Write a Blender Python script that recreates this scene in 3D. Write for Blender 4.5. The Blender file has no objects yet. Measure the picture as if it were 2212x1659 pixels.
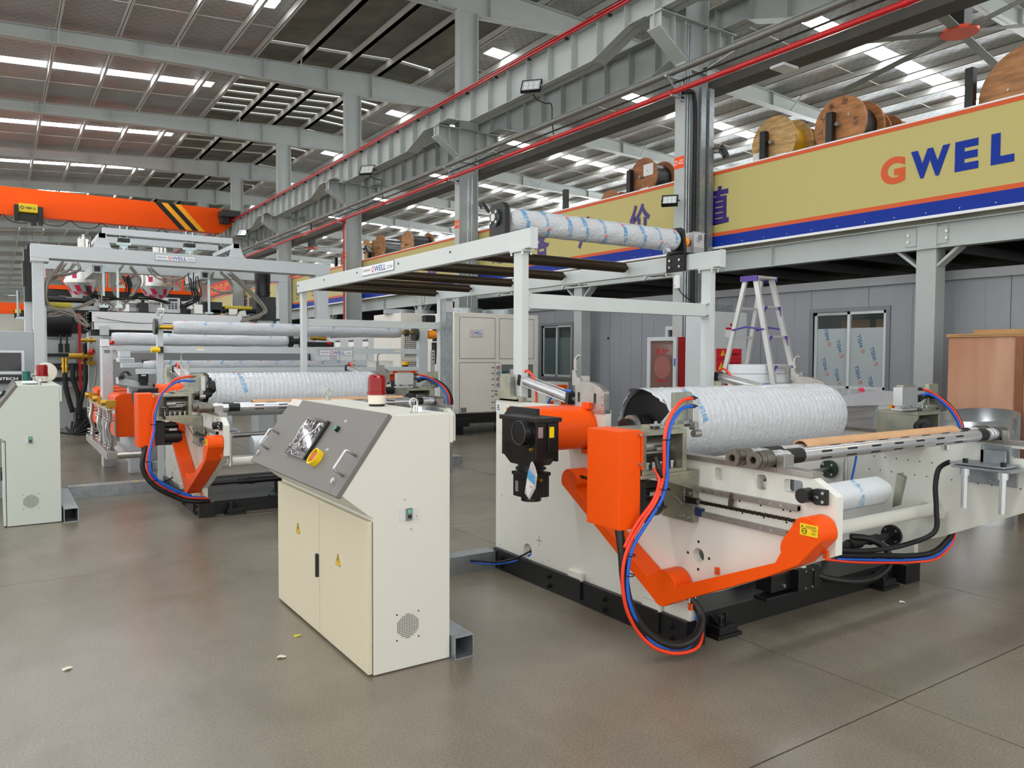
import bpy, math, random
from mathutils import Vector, Matrix
R = math.radians
rnd = random.Random(7)
sc = bpy.context.scene
col = sc.collection

# ---------------------------------------------------------------- camera
cam_d = bpy.data.cameras.new('camera'); cam = bpy.data.objects.new('camera', cam_d); col.objects.link(cam)
YAW, PITCH, ROLL, FPX = .591031, .0382365, .00464432, 1658.8
_f = Vector((math.sin(YAW)*math.cos(PITCH), math.cos(YAW)*math.cos(PITCH), -math.sin(PITCH)))
_r = Vector((math.cos(YAW), -math.sin(YAW), 0)); _u = _r.cross(_f)
_R = math.cos(ROLL)*_r + math.sin(ROLL)*_u; _U = -math.sin(ROLL)*_r + math.cos(ROLL)*_u
cam.matrix_world = Matrix(((_R.x, _U.x, -_f.x, 0), (_R.y, _U.y, -_f.y, 0), (_R.z, _U.z, -_f.z, 1.6), (0, 0, 0, 1)))
cam_d.sensor_width = 36; cam_d.lens = 36*FPX/2212; cam_d.clip_start = .05; cam_d.clip_end = 400
sc.camera = cam

# ---------------------------------------------------------------- world: bright overcast sky
w = bpy.data.worlds.new('world'); sc.world = w; w.use_nodes = True
bg = w.node_tree.nodes['Background']; bg.inputs[0].default_value = (.98, 1, .99, 1); bg.inputs[1].default_value = 1.4
sc.view_settings.view_transform = 'Standard'; sc.view_settings.look = 'None'; sc.view_settings.gamma = 1
sc.view_settings.use_curve_mapping = False
sc.view_settings.exposure = 0.5
sc.cycles.max_bounces = 7; sc.cycles.diffuse_bounces = 4; sc.cycles.glossy_bounces = 3; sc.cycles.transmission_bounces = 5
sc.cycles.transparent_max_bounces = 8
sc.cycles.sample_clamp_indirect = 6; sc.cycles.use_denoising = True
SKYLIGHT = 15.0

# ---------------------------------------------------------------- helpers
def lin(c):
    return tuple(((x/255)/12.92 if x/255 <= .04045 else ((x/255+.055)/1.055)**2.4) for x in c)
MATS = {}
def mat(name, rgb, rough=.5, metal=0, var=0, scale=3, bump=0, bscale=60, emit=0, alpha=1, trans=0, coat=0, spec=.5, rgb2=None, stretch=None, detail=4):
    if name in MATS: return MATS[name]
    m = bpy.data.materials.new(name); m.use_nodes = True; nt = m.node_tree; b = nt.nodes['Principled BSDF']
    c = lin(rgb)+(1,)
    b.inputs['Base Color'].default_value = c; b.inputs['Roughness'].default_value = rough; b.inputs['Metallic'].default_value = metal
    b.inputs['Alpha'].default_value = alpha; b.inputs['Transmission Weight'].default_value = trans; b.inputs['Coat Weight'].default_value = coat
    b.inputs['Specular IOR Level'].default_value = spec
    m.diffuse_color = c
    if emit: b.inputs['Emission Color'].default_value = c; b.inputs['Emission Strength'].default_value = emit
    if var or bump:
        tc = nt.nodes.new('ShaderNodeTexCoord'); mp = nt.nodes.new('ShaderNodeMapping'); nt.links.new(tc.outputs['Object'], mp.inputs[0])
        if stretch: mp.inputs['Scale'].default_value = stretch
    if var:
        n = nt.nodes.new('ShaderNodeTexNoise'); n.inputs['Scale'].default_value = scale; n.inputs['Detail'].default_value = detail
        nt.links.new(mp.outputs[0], n.inputs['Vector'])
        mx = nt.nodes.new('ShaderNodeMix'); mx.data_type = 'RGBA'
        c2 = lin(rgb2)+(1,) if rgb2 else tuple(x*(1-var) for x in c[:3])+(1,)
        rp = nt.nodes.new('ShaderNodeMapRange'); rp.inputs[1].default_value = .35; rp.inputs[2].default_value = .65
        nt.links.new(n.outputs['Fac'], rp.inputs[0]); nt.links.new(rp.outputs[0], mx.inputs['Factor'])
        mx.inputs['A'].default_value = c; mx.inputs['B'].default_value = c2
        nt.links.new(mx.outputs['Result'], b.inputs['Base Color'])
    if bump:
        n2 = nt.nodes.new('ShaderNodeTexNoise'); n2.inputs['Scale'].default_value = bscale; nt.links.new(mp.outputs[0], n2.inputs['Vector'])
        bp = nt.nodes.new('ShaderNodeBump'); bp.inputs['Strength'].default_value = bump; bp.inputs['Distance'].default_value = .01
        nt.links.new(n2.outputs['Fac'], bp.inputs['Height']); nt.links.new(bp.outputs[0], b.inputs['Normal'])
    MATS[name] = m; return m

def frame_of(d):
    d = Vector(d).normalized(); a = Vector((0, 0, 1)) if abs(d.z) < .9 else Vector((1, 0, 0))
    u = d.cross(a).normalized(); return u, d.cross(u).normalized(), d

SPLIT = set('''gearbox_bolt rail_screw screw slide_bolt flange_bolt bearing_bolt clamp_bolt lift_bolt post_bolt bracket_bolt tab_screw cover_screw cylinder_end_cap rail_clip cable_tie hose_fitting fixing_tab cover_tab bar_flange lock_bolt roller_journal bearing_disc hanging_rod orange_stripe hose_flange brass_union reel_bolt panel_screw channel_slot splice_bolt yellow_label warning_triangle hinge_cover step_brace gripping_lug wall_hole banner_rivet banner_lettering knee_brace lamp_lens orange_door crate_lid crate_skid floor_joist roof_lining roll_journal motor_neck pump_shaft valve_stem red_valve brass_fitting end_carriage red_mark warning_frame notice_mark window_surround sag_rod office_shell frame_bar white_edge yellow_sticker door_catch bearing_plate opening_frame cable_tray rail_bracket trolley chain_hoist portal_post stored_box overhead_rail bar_stand hook_part box_frame shaft_end splined_end chuck_spindle hoist_rope carriage_wheel film_edge yellow_shaft_guard roll_bearing hazard_stripe die_valve hopper_print handset_box stamped_print front_panel thin_cable chain_nut'''.split())
class MB:
    def __init__(s): s.v = []; s.f = []; s.sm = []; s.mi = []; s.m = 0
    def face(s, idx, smooth=False): s.f.append(idx); s.sm.append(smooth); s.mi.append(s.m)
    def quad(s, pts, smooth=False):
        n = len(s.v); s.v += [tuple(p) for p in pts]; s.face(list(range(n, n+len(pts))), smooth); return s
    def box(s, x0, x1, y0, y1, z0, z1):
        if x0 > x1: x0, x1 = x1, x0
        if y0 > y1: y0, y1 = y1, y0
        if z0 > z1: z0, z1 = z1, z0
        n = len(s.v)
        s.v += [(x0,y0,z0),(x1,y0,z0),(x1,y1,z0),(x0,y1,z0),(x0,y0,z1),(x1,y0,z1),(x1,y1,z1),(x0,y1,z1)]
        for q in ((0,3,2,1),(4,5,6,7),(0,1,5,4),(1,2,6,5),(2,3,7,6),(3,0,4,7)): s.face([n+i for i in q])
        return s
    def prism(s, poly, axis, a0, a1, smooth=False):
        """poly: 2D points; axis 0: (y,z), 1: (x,z), 2: (x,y)"""
        ar = sum(poly[i][0]*poly[(i+1)%len(poly)][1]-poly[(i+1)%len(poly)][0]*poly[i][1] for i in range(len(poly)))
        if (ar < 0) != (axis == 1): poly = poly[::-1]
        if a0 > a1: a0, a1 = a1, a0
        def P(p, a): return (a, p[0], p[1]) if axis == 0 else (p[0], a, p[1]) if axis == 1 else (p[0], p[1], a)
        n = len(s.v); k = len(poly)
        s.v += [P(p, a0) for p in poly]+[P(p, a1) for p in poly]
        s.face(list(range(n+k-1, n-1, -1))); s.face(list(range(n+k, n+2*k)))
        if smooth: n2 = len(s.v); s.v += [P(p, a0) for p in poly]+[P(p, a1) for p in poly]; n = n2
        for i in range(k): j = (i+1) % k; s.face([n+i, n+j, n+k+j, n+k+i], smooth)
        return s
    def cyl(s, p0, p1, r, seg=20, r1=None, cap=True, smooth=True):
        p0 = Vector(p0); p1 = Vector(p1); r1 = r if r1 is None else r1
        u, v, d = frame_of(p1-p0)
        def ring(p, rr): return [tuple(p+u*math.cos(2*math.pi*i/seg)*rr+v*math.sin(2*math.pi*i/seg)*rr) for i in range(seg)]
        n = len(s.v); s.v += ring(p0, r)+ring(p1, r1)
        for i in range(seg): j = (i+1) % seg; s.face([n+i, n+j, n+seg+j, n+seg+i], smooth)
        if cap:
            n = len(s.v); s.v += ring(p0, r)+ring(p1, r1)
            s.face(list(range(n+seg-1, n-1, -1))); s.face(list(range(n+seg, n+2*seg)))
        return s
    def pipe(s, p0, p1, ro, ri, seg=24):
        """hollow tube"""
        p0 = Vector(p0); p1 = Vector(p1); u, v, d = frame_of(p1-p0); n = len(s.v)
        def ring(p, rr): return [tuple(p+u*math.cos(2*math.pi*i/seg)*rr+v*math.sin(2*math.pi*i/seg)*rr) for i in range(seg)]
        s.v += ring(p0, ro)+ring(p1, ro)+ring(p0, ri)+ring(p1, ri)
        for i in range(seg):
            j = (i+1) % seg
            s.face([n+i, n+j, n+seg+j, n+seg+i], True); s.face([n+2*seg+j, n+2*seg+i, n+3*seg+i, n+3*seg+j], True)
        n = len(s.v); s.v += ring(p0, ro)+ring(p1, ro)+ring(p0, ri)+ring(p1, ri)
        for i in range(seg):
            j = (i+1) % seg
            s.face([n+j, n+i, n+2*seg+i, n+2*seg+j]); s.face([n+seg+i, n+seg+j, n+3*seg+j, n+3*seg+i])
        return s
    def tube(s, pts, r, seg=8, sub=6, closed=False, ribs=0):
        P = [Vector(p) for p in pts]
        if sub > 1:
            Q = []
            for i in range(len(P)-1):
                a = P[max(i-1, 0)]; b = P[i]; c = P[i+1]; d = P[min(i+2, len(P)-1)]
                for k in range(sub):
                    t = k/sub; Q.append(.5*((2*b)+(c-a)*t+(2*a-5*b+4*c-d)*t*t+(3*b-a-3*c+d)*t**3))
            Q.append(P[-1]); P = Q
        n0 = len(s.v); u = None
        for i, p in enumerate(P):
            d = (P[min(i+1, len(P)-1)]-P[max(i-1, 0)]).normalized()
            if u is None: u, v, _ = frame_of(d)
            else: u = (u-d*u.dot(d)).normalized(); v = d.cross(u)
            rr = r*(1+(.07 if (ribs and i % 2) else 0))
            s.v += [tuple(p+u*math.cos(2*math.pi*k/seg)*rr+v*math.sin(2*math.pi*k/seg)*rr) for k in range(seg)]
        for i in range(len(P)-1):
            for k in range(seg):
                j = (k+1) % seg; a = n0+i*seg; s.face([a+k, a+j, a+seg+j, a+seg+k], True)
        s.face([n0+k for k in range(seg)][::-1]); e = n0+(len(P)-1)*seg; s.face([e+k for k in range(seg)])
        return s
    def lathe(s, prof, c, axis=2, seg=24):
        """prof: (r, h) list around axis through c"""
        def P(r, a, h):
            q = [0, 0, 0]; o = [(1, 2), (2, 0), (0, 1)][axis]
            q[axis] = c[axis]+h; q[o[0]] = c[o[0]]+r*math.cos(a); q[o[1]] = c[o[1]]+r*math.sin(a); return tuple(q)
        for (r0, h0), (r1, h1) in zip(prof, prof[1:]):
            n = len(s.v); s.v += [P(r0, 2*math.pi*i/seg, h0) for i in range(seg)]+[P(r1, 2*math.pi*i/seg, h1) for i in range(seg)]
            for i in range(seg): j = (i+1) % seg; s.face([n+i, n+j, n+seg+j, n+seg+i], True)
        return s
    def torus(s, c, R0, r, axis=0, seg=20, ss=8):
        c = Vector(c); o = [(1, 2), (2, 0), (0, 1)][axis]; n0 = len(s.v)
        for i in range(seg):
            a = 2*math.pi*i/seg
            for k in range(ss):
                b = 2*math.pi*k/ss; q = [0, 0, 0]; q[o[0]] = (R0+r*math.cos(b))*math.cos(a); q[o[1]] = (R0+r*math.cos(b))*math.sin(a); q[axis] = r*math.sin(b)
                s.v.append(tuple(c+Vector(q)))
        for i in range(seg):
            for k in range(ss):
                a = n0+i*ss; b = n0+((i+1) % seg)*ss; j = (k+1) % ss; s.face([a+k, b+k, b+j, a+j], True)
        return s
    def islands(s):
        """groups of faces whose primitives touch: each becomes an object of its own"""
        par = list(range(len(s.v)))
        def fd(i):
            while par[i] != i: par[i] = par[par[i]]; i = par[i]
            return i
        for f in s.f:
            a = fd(f[0])
            for j in f[1:]: par[fd(j)] = a
        grp = {}
        for k, f in enumerate(s.f): grp.setdefault(fd(f[0]), []).append(k)
        G = []
        for fs in grp.values():
            vs = [s.v[i] for k in fs for i in s.f[k]]
            G.append([fs, [min(v[c] for v in vs)-.0015 for c in range(3)], [max(v[c] for v in vs)+.0015 for c in range(3)]])
        done = False
        while not done:
            done = True; out = []
            for g in G:
                for h in out:
                    if all(g[1][c] <= h[2][c] and h[1][c] <= g[2][c] for c in range(3)):
                        h[0] += g[0]; h[1] = [min(a, b) for a, b in zip(g[1], h[1])]; h[2] = [max(a, b) for a, b in zip(g[2], h[2])]; done = False; break
                else: out.append(g)
            G = out
        return [g[0] for g in G]
    def build(s, name, m, parent=None, bevel=0, **kw):
        if name in SPLIT and 'kind' not in kw and parent is not None:
            gs = s.islands()
            if 1 < len(gs) <= 120:
                for fs in gs:
                    q = MB(); mp = {}
                    for k in fs:
                        idx = []
                        for i in s.f[k]:
                            if i not in mp: mp[i] = len(q.v); q.v.append(s.v[i])
                            idx.append(mp[i])
                        q.face(idx, s.sm[k])
                    o = q._build(name, m, parent, bevel)
                return o
        return s._build(name, m, parent, bevel, **kw)
    def _build(s, name, m, parent=None, bevel=0, **kw):
        me = bpy.data.meshes.new(name); me.from_pydata(s.v, [], s.f)
        me.polygons.foreach_set('use_smooth', s.sm)
        ms = m if isinstance(m, (list, tuple)) else [m]
        for q in ms: me.materials.append(q)
        if len(ms) > 1: me.polygons.foreach_set('material_index', s.mi)
        o = bpy.data.objects.new(name, me); col.objects.link(o)
        if parent: o.parent = parent
        if bevel:
            b = o.modifiers.new('bevel', 'BEVEL'); b.width = bevel; b.segments = 2; b.limit_method = 'ANGLE'; b.angle_limit = R(50)
        for k, x in kw.items(): o[k] = x
        return o

def thing(name, label, cat, loc=(0, 0, 0), group=None):
    o = bpy.data.objects.new(name, None); col.objects.link(o); o.location = loc; o['label'] = label; o['category'] = cat
    o.empty_display_size = .1; PENDING.append(o)
    if group: o['group'] = group
    return o
PENDING = []
def tag(o, label, cat, group=None):
    o['label'] = label; o['category'] = cat
    if group: o['group'] = group
    return o
def struct(o): o['kind'] = 'structure'; return o
def copy_tree(o, parent=None):
    c = o.copy(); col.objects.link(c); c.parent = parent
    for ch in KIDS.get(o.name, []): copy_tree(ch, c)
    return c
KIDS = {}
def index_kids():
    KIDS.clear()
    for o in bpy.data.objects:
        if o.parent: KIDS.setdefault(o.parent.name, []).append(o)
def rebase_all():
    """parts are modelled in world coordinates; this moves each thing's origin to its base while its parts stay put"""
    index_kids()
    for root in PENDING:
        for o in KIDS.get(root.name, []): o.location = Vector(o.location)-root.location
    PENDING.clear()

TXT = {}
def text_geo(s, size=1, bold=0, spacing=1):
    key = (s, bold, spacing)
    if key not in TXT:
        cu = bpy.data.curves.new('t', 'FONT'); cu.body = s; cu.size = 1; cu.align_x = 'CENTER'; cu.align_y = 'CENTER'
        cu.resolution_u = 6 if bold >= .03 else 3; cu.offset = bold; cu.space_character = spacing; cu.fill_mode = 'FRONT'
        o = bpy.data.objects.new('t', cu); col.objects.link(o)
        bpy.context.view_layer.update()
        dg = bpy.context.evaluated_depsgraph_get(); me = bpy.data.meshes.new_from_object(o.evaluated_get(dg))
        vs = [v.co.copy() for v in me.vertices]; fs = [list(p.vertices) for p in me.polygons]
        if vs:
            x0 = min(v.x for v in vs); x1 = max(v.x for v in vs); y0 = min(v.y for v in vs); y1 = max(v.y for v in vs)
            vs = [Vector((v.x-(x0+x1)/2, v.y-(y0+y1)/2, 0)) for v in vs]
            dim = (x1-x0, y1-y0)
        else: dim = (1, 1)
        TXT[key] = (vs, fs, dim)
        bpy.data.objects.remove(o); bpy.data.curves.remove(cu); bpy.data.meshes.remove(me)
    return TXT[key]
def put_text(mb, s, c, right, up, w=None, h=None, bold=0, spacing=1, warp=None, rot=0):
    """adds flat lettering to mb, centred at c, fitted to width w and/or height h"""
    vs, fs, (W, H) = text_geo(s, 1, bold, spacing)
    sx = w/W if w else h/H; sy = h/H if h else sx
    c = Vector(c); right = Vector(right).normalized(); up = Vector(up).normalized(); n = len(mb.v); cr, sr = math.cos(rot), math.sin(rot)
    for v in vs:
        x, y = v.x*sx, v.y*sy; x, y = x*cr-y*sr, x*sr+y*cr
        mb.v.append(warp(x, y) if warp else tuple(c+right*x+up*y))
    for f in fs: mb.face([n+i for i in f])
    return mb

# ---------------------------------------------------------------- materials
M_WHITE = mat('machine_white_paint', (226, 225, 215), .38, var=.05, scale=2)
M_FRAME = mat('frame_grey_white_paint', (203, 208, 206), .38, var=.04)
M_CONS = mat('console_cream_paint', (212, 209, 198), .45, bump=.03, bscale=400)
M_CONS2 = mat('console_pale_green_paint', (196, 202, 192), .45)
M_ORANGE = mat('orange_paint', (240, 82, 0), .4, spec=.22)
M_BLACK = mat('black_paint', (16, 16, 17), .42)
M_BLACKR = mat('black_rubber', (12, 12, 13), .6)
M_DKGREY = mat('dark_grey_panel', (108, 104, 99), .5, bump=.15, bscale=500)
M_STEEL = mat('ground_steel', (176, 172, 168), .36, .8, var=.2, scale=12)
M_ZINC = mat('passivated_zinc', (176, 174, 152), .38, .8, var=.2, scale=9, rgb2=(150, 152, 140))
M_GALV = mat('galvanised_steel', (172, 178, 182), .42, .75, var=.22, scale=14)
M_CHROME = mat('chrome', (218, 219, 222), .27, .8)
M_RAIL = mat('rail_dark_steel', (150, 143, 136), .42, .4, var=.2)
M_BOLT = mat('bolt_steel', (185, 185, 180), .3, .9)
M_BROWN = mat('brown_anodised', (62, 51, 38), .28, .6)
M_RED = mat('red_paint', (190, 22, 24), .35)
M_REDH = mat('red_hose', (240, 62, 30), .35)
M_BLUEH = mat('blue_hose', (20, 96, 205), .35)
M_YEL = mat('yellow_plastic', (245, 205, 10), .35)
M_CARD = mat('cardboard', (205, 160, 118), .7, var=.12, scale=6)
M_ALU = mat('aluminium', (200, 200, 200), .35, .85)
M_PRINTB = mat('print_blue', (25, 60, 150), .5)
M_PRINTR = mat('print_red', (215, 40, 35), .5)
M_PRINTK = mat('print_black', (25, 25, 28), .5)
M_PRINTG = mat('print_grey', (120, 122, 125), .5)
M_PLATE = mat('white_sign_face', (232, 233, 234), .35)
M_FILMB = mat('film_print_blue', (60, 160, 215), .4)
M_FILMR = mat('film_print_red', (235, 80, 60), .4)
M_TRAY = mat('tray_dull_steel', (92, 88, 82), .6, .2, var=.15)
M_PIPE = mat('aged_pipe_steel', (128, 128, 122), .45, .5, var=.1)
M_BRASS = mat('brass', (200, 158, 60), .3, .85)
M_COL = mat('column_grey_paint', (176, 181, 178), .5, var=.06, scale=1.5)
M_GLASS = mat('window_glass', (90, 105, 105), .06, 0, alpha=.14, spec=.6)
M_WOOD = mat('reel_wood', (188, 142, 90), .65, var=.25, scale=3, stretch=(1, 1, 6))
M_PLY = mat('plywood', (196, 150, 122), .6, var=.2, scale=1.2, rgb2=(176, 122, 92), stretch=(3, 3, .5))

def film_material(name, base=(206, 208, 212), sx=1.0, st=.6):
    """stretch wrapped plastic film: crinkled, glossy, half clear over white"""
    m = bpy.data.materials.new(name); m.use_nodes = True; nt = m.node_tree; b = nt.nodes['Principled BSDF']
    N = nt.nodes.new; L = nt.links.new
    tc = N('ShaderNodeTexCoord'); mp = N('ShaderNodeMapping'); mp.inputs['Scale'].default_value = (sx, 1, 1); L(tc.outputs['Object'], mp.inputs[0])
    n = N('ShaderNodeTexNoise'); n.inputs['Scale'].default_value = 14; n.inputs['Detail'].default_value = 6; n.inputs['Roughness'].default_value = .65; L(mp.outputs[0], n.inputs['Vector'])
    v = N('ShaderNodeTexVoronoi'); v.inputs['Scale'].default_value = 26; v.feature = 'DISTANCE_TO_EDGE'; L(mp.outputs[0], v.inputs['Vector'])
    ad = N('ShaderNodeMath'); ad.operation = 'ADD'; L(n.outputs['Fac'], ad.inputs[0]); L(v.outputs['Distance'], ad.inputs[1])
    bp = N('ShaderNodeBump'); bp.inputs['Strength'].default_value = st; bp.inputs['Distance'].default_value = .014; L(ad.outputs[0], bp.inputs['Height']); L(bp.outputs[0], b.inputs['Normal'])
    rp = N('ShaderNodeValToRGB'); rp.color_ramp.elements[0].color = tuple(x*.86 for x in lin(base))+(1,); rp.color_ramp.elements[1].color = lin(base)+(1,)
    L(n.outputs['Fac'], rp.inputs[0]); L(rp.outputs[0], b.inputs['Base Color'])
    b.inputs['Roughness'].default_value = .28; b.inputs['Coat Weight'].default_value = .5; b.inputs['Coat Roughness'].default_value = .12
    MATS[name] = m; return m
M_FILM = film_material('wrapping_film')
M_FILMBIG = film_material('bubble_film', (214, 216, 220), 2.2, .65)
M_FOAM = mat('white_foam_sheet', (226, 230, 234), .55, bump=.2, bscale=30)

FILM_WORDS = ['GWELL', '金韦尔机械', 'GWELL 金韦尔']
def print_on_roll(parent, x0, x1, yc, zc, r, n, slant=.5, seed=1, h=.05, rows=3, name='film_print', tilt=1.35):
    """words printed on the wrapping film of a roll that lies along x, following its curve"""
    rg = random.Random(seed); mbs = [MB(), MB()]; L = x1-x0
    for k in range(n):
        cx = x0+(k+.5)*L/n+rg.uniform(-.03, .03)
        for q in range(rows):
            a0 = math.pi*(.62+.62*q/max(rows-1, 1))-.25*(k % 3)   # angle measured from +y, up, facing -y side
            x = cx+q*.06*slant
            if x < x0+.05 or x > x1-.05: continue
            def warp(u, v, x=x, a0=a0):
                a = a0-v/r; rr = r+.0025
                return (x+u, yc+rr*math.cos(a), zc+rr*math.sin(a))
            kind = (k+q) % 3
            if kind == 0:
                put_text(mbs[1], 'G', (0, 0, 0), (1, 0, 0), (0, 0, 1), h=h, bold=.02, rot=tilt, warp=warp)
                def w2(u, v, x=x, a0=a0): return warp(u+.9*h*math.cos(tilt)*2.3, v+.9*h*math.sin(tilt)*2.3)
                put_text(mbs[0], 'WELL', (0, 0, 0), (1, 0, 0), (0, 0, 1), h=h, bold=.02, rot=tilt, warp=w2)
            else: put_text(mbs[0 if kind == 1 else 0], '金韦尔机械', (0, 0, 0), (1, 0, 0), (0, 0, 1), h=h*.95, rot=tilt, warp=warp)
    mbs[0].build(name, M_FILMB, parent); mbs[1].build(name, M_FILMR, parent)

def gwell_sign(parent, c, right, up, w, h, url=True, out=(0, -1, 0), chinese=False):
    """white plate with a thin blue-grey border and the lettering of the photograph"""
    c = Vector(c); r = Vector(right).normalized(); u = Vector(up).normalized(); o = Vector(out).normalized()
    def slab(wd, ht, d0, d1, m, name, par):
        mb = MB(); n = []
        for d in (d0, d1):
            for a, b in ((-1, -1), (1, -1), (1, 1), (-1, 1)): mb.v.append(tuple(c+r*a*wd/2+u*b*ht/2+o*d))
        for q in ((0, 3, 2, 1), (4, 5, 6, 7), (0, 1, 5, 4), (1, 2, 6, 5), (2, 3, 7, 6), (3, 0, 4, 7)): mb.face(list(q))
        return mb.build(name, m, par)
    s = slab(w, h, 0, .004, M_PRINTG, 'sign_plate', parent)
    f = slab(w-.012, h-.012, .004, .0055, M_PLATE, 'sign_face', s if parent and not parent.parent else parent)
    mk, mr, mbl = MB(), MB(), MB(); c2 = c+o*.0065
    if url:
        put_text(mk, 'WWW.', c2-r*w*.33, r, u, w=w*.25, h=h*.28); put_text(mr, 'G', c2-r*w*.14, r, u, h=h*.58, bold=.012)
        put_text(mbl, 'WELL', c2+r*w*.09, r, u, w=w*.36, h=h*.56, bold=.012); put_text(mk, '.CN', c2+r*w*.37-u*h*.08, r, u, w=w*.16, h=h*.3)
    else:
        put_text(mr, 'G', c2-r*w*.33+u*h*.12, r, u, h=h*.42, bold=.02); put_text(mbl, 'WELL', c2+r*w*.1+u*h*.12, r, u, w=w*.6, h=h*.4, bold=.02)
        put_text(mk, '金韦尔机械', c2-u*h*.28, r, u, w=w*.82, h=h*.22)
    for mb, m in ((mk, M_PRINTK), (mr, M_PRINTR), (mbl, M_PRINTB)): mb.build('sign_lettering', m, parent if parent and parent.parent else s) if mb.f else None
    return s
# ================================================================ building
BAY = 7.2; Y0 = 9.23                       # portal frames stand every 7.2 m
BAYS = [-5.3, 1.97, 9.23, 16.62, 23.92, 31.1]+[38.3+BAY*k for k in range(15)]
XL, XR, YN, YF = -16.0, 30.0, -8.0, 38.3+14*BAY+2
XC = 9.43
def roof_z(x): return 10.25+.07*x if x < 11 else 11.02-.05*(x-11)

# floor: cast concrete slabs with saw-cut joints
def floor_material():
    m = bpy.data.materials.new('polished_concrete'); m.use_nodes = True; nt = m.node_tree; b = nt.nodes['Principled BSDF']; N = nt.nodes.new; L = nt.links.new
    g = N('ShaderNodeNewGeometry')
    def noise(s, d=5, r=.6, sc_=(1, 1, 1)):
        mp = N('ShaderNodeMapping'); mp.inputs['Scale'].default_value = sc_; L(g.outputs['Position'], mp.inputs[0])
        n = N('ShaderNodeTexNoise'); n.inputs['Scale'].default_value = s; n.inputs['Detail'].default_value = d; n.inputs['Roughness'].default_value = r; L(mp.outputs[0], n.inputs['Vector']); return n
    def ramp(n, p0, c0, p1, c1):
        r = N('ShaderNodeValToRGB'); r.color_ramp.elements[0].position = p0; r.color_ramp.elements[0].color = c0+(1,); r.color_ramp.elements[1].position = p1; r.color_ramp.elements[1].color = c1+(1,)
        L(n.outputs['Fac'], r.inputs[0]); return r
    def mix(f, a, b_, mode='MIX'):
        x = N('ShaderNodeMix'); x.data_type = 'RGBA'; x.blend_type = mode
        if isinstance(f, float): x.inputs['Factor'].default_value = f
        else: L(f, x.inputs['Factor'])
        for s, v in (('A', a), ('B', b_)):
            if isinstance(v, tuple): x.inputs[s].default_value = v+(1,)
            else: L(v, x.inputs[s])
        return x.outputs['Result']
    big = noise(.55, 5, .6); base = ramp(big, .3, lin((112, 103, 89)), .7, lin((128, 117, 101)))
    mid = noise(3.5, 6, .7); c = mix(.3, base.outputs[0], ramp(mid, .3, lin((100, 93, 80)), .7, lin((136, 124, 108))).outputs[0])
    fine = noise(95, 3, .75); c = mix(.3, c, ramp(fine, .35, lin((78, 74, 66)), .68, lin((160, 152, 138))).outputs[0])
    st = noise(1.7, 4, .55, (1, .5, 1)); c = mix(ramp(st, .5, (0, 0, 0), .75, (.4, .4, .4)).outputs[0], c, lin((84, 80, 68)))
    ru = noise(2.6, 6, .75, (1.6, .8, 1)); c = mix(ramp(ru, .64, (0, 0, 0), .78, (.4, .4, .4)).outputs[0], c, lin((104, 70, 48)))
    L(c, b.inputs['Base Color'])
    rr = N('ShaderNodeMapRange'); rr.inputs[1].default_value = .3; rr.inputs[2].default_value = .7; rr.inputs[3].default_value = .24; rr.inputs[4].default_value = .3
    b.inputs['Roughness'].default_value = .27
    b.inputs['Specular IOR Level'].default_value = .55
    bp = N('ShaderNodeBump'); bp.inputs['Strength'].default_value = .12; bp.inputs['Distance'].default_value = .003; L(fine.outputs['Fac'], bp.inputs['Height']); L(bp.outputs[0], b.inputs['Normal'])
    return m
M_FLOOR = floor_material()
fl = struct(MB().box(XL, XR, YN, YF, -.2, -.03).build('floor', mat('joint_dirt', (34, 28, 22), .9)))
XE = [XL, -8.5, -4.4, -.5, 3.47, 5.45, 9.42, 13.4, 17.4, XR]; YE = [YN]+[-6.78+4.345*k for k in range(1, 34)]+[YF]
YE = [y for y in YE if YN <= y <= YF]
gap = .004
for j in range(len(YE)-1):
    if YE[j] < 45:
        for i in range(len(XE)-1):
            MB().box(XE[i]+gap, XE[i+1]-gap, YE[j]+gap, YE[j+1]-gap, -.03, 0).build('concrete_slab', M_FLOOR, fl, bevel=.0012 if YE[j] < 12 else 0)
far = MB()
for j in range(len(YE)-1):
    if YE[j] >= 45:
        for i in range(len(XE)-1): far.box(XE[i]+gap, XE[i+1]-gap, YE[j]+gap, YE[j+1]-gap, -.03, 0)
far.build('concrete_slab', M_FLOOR, fl, kind='stuff')

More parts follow.
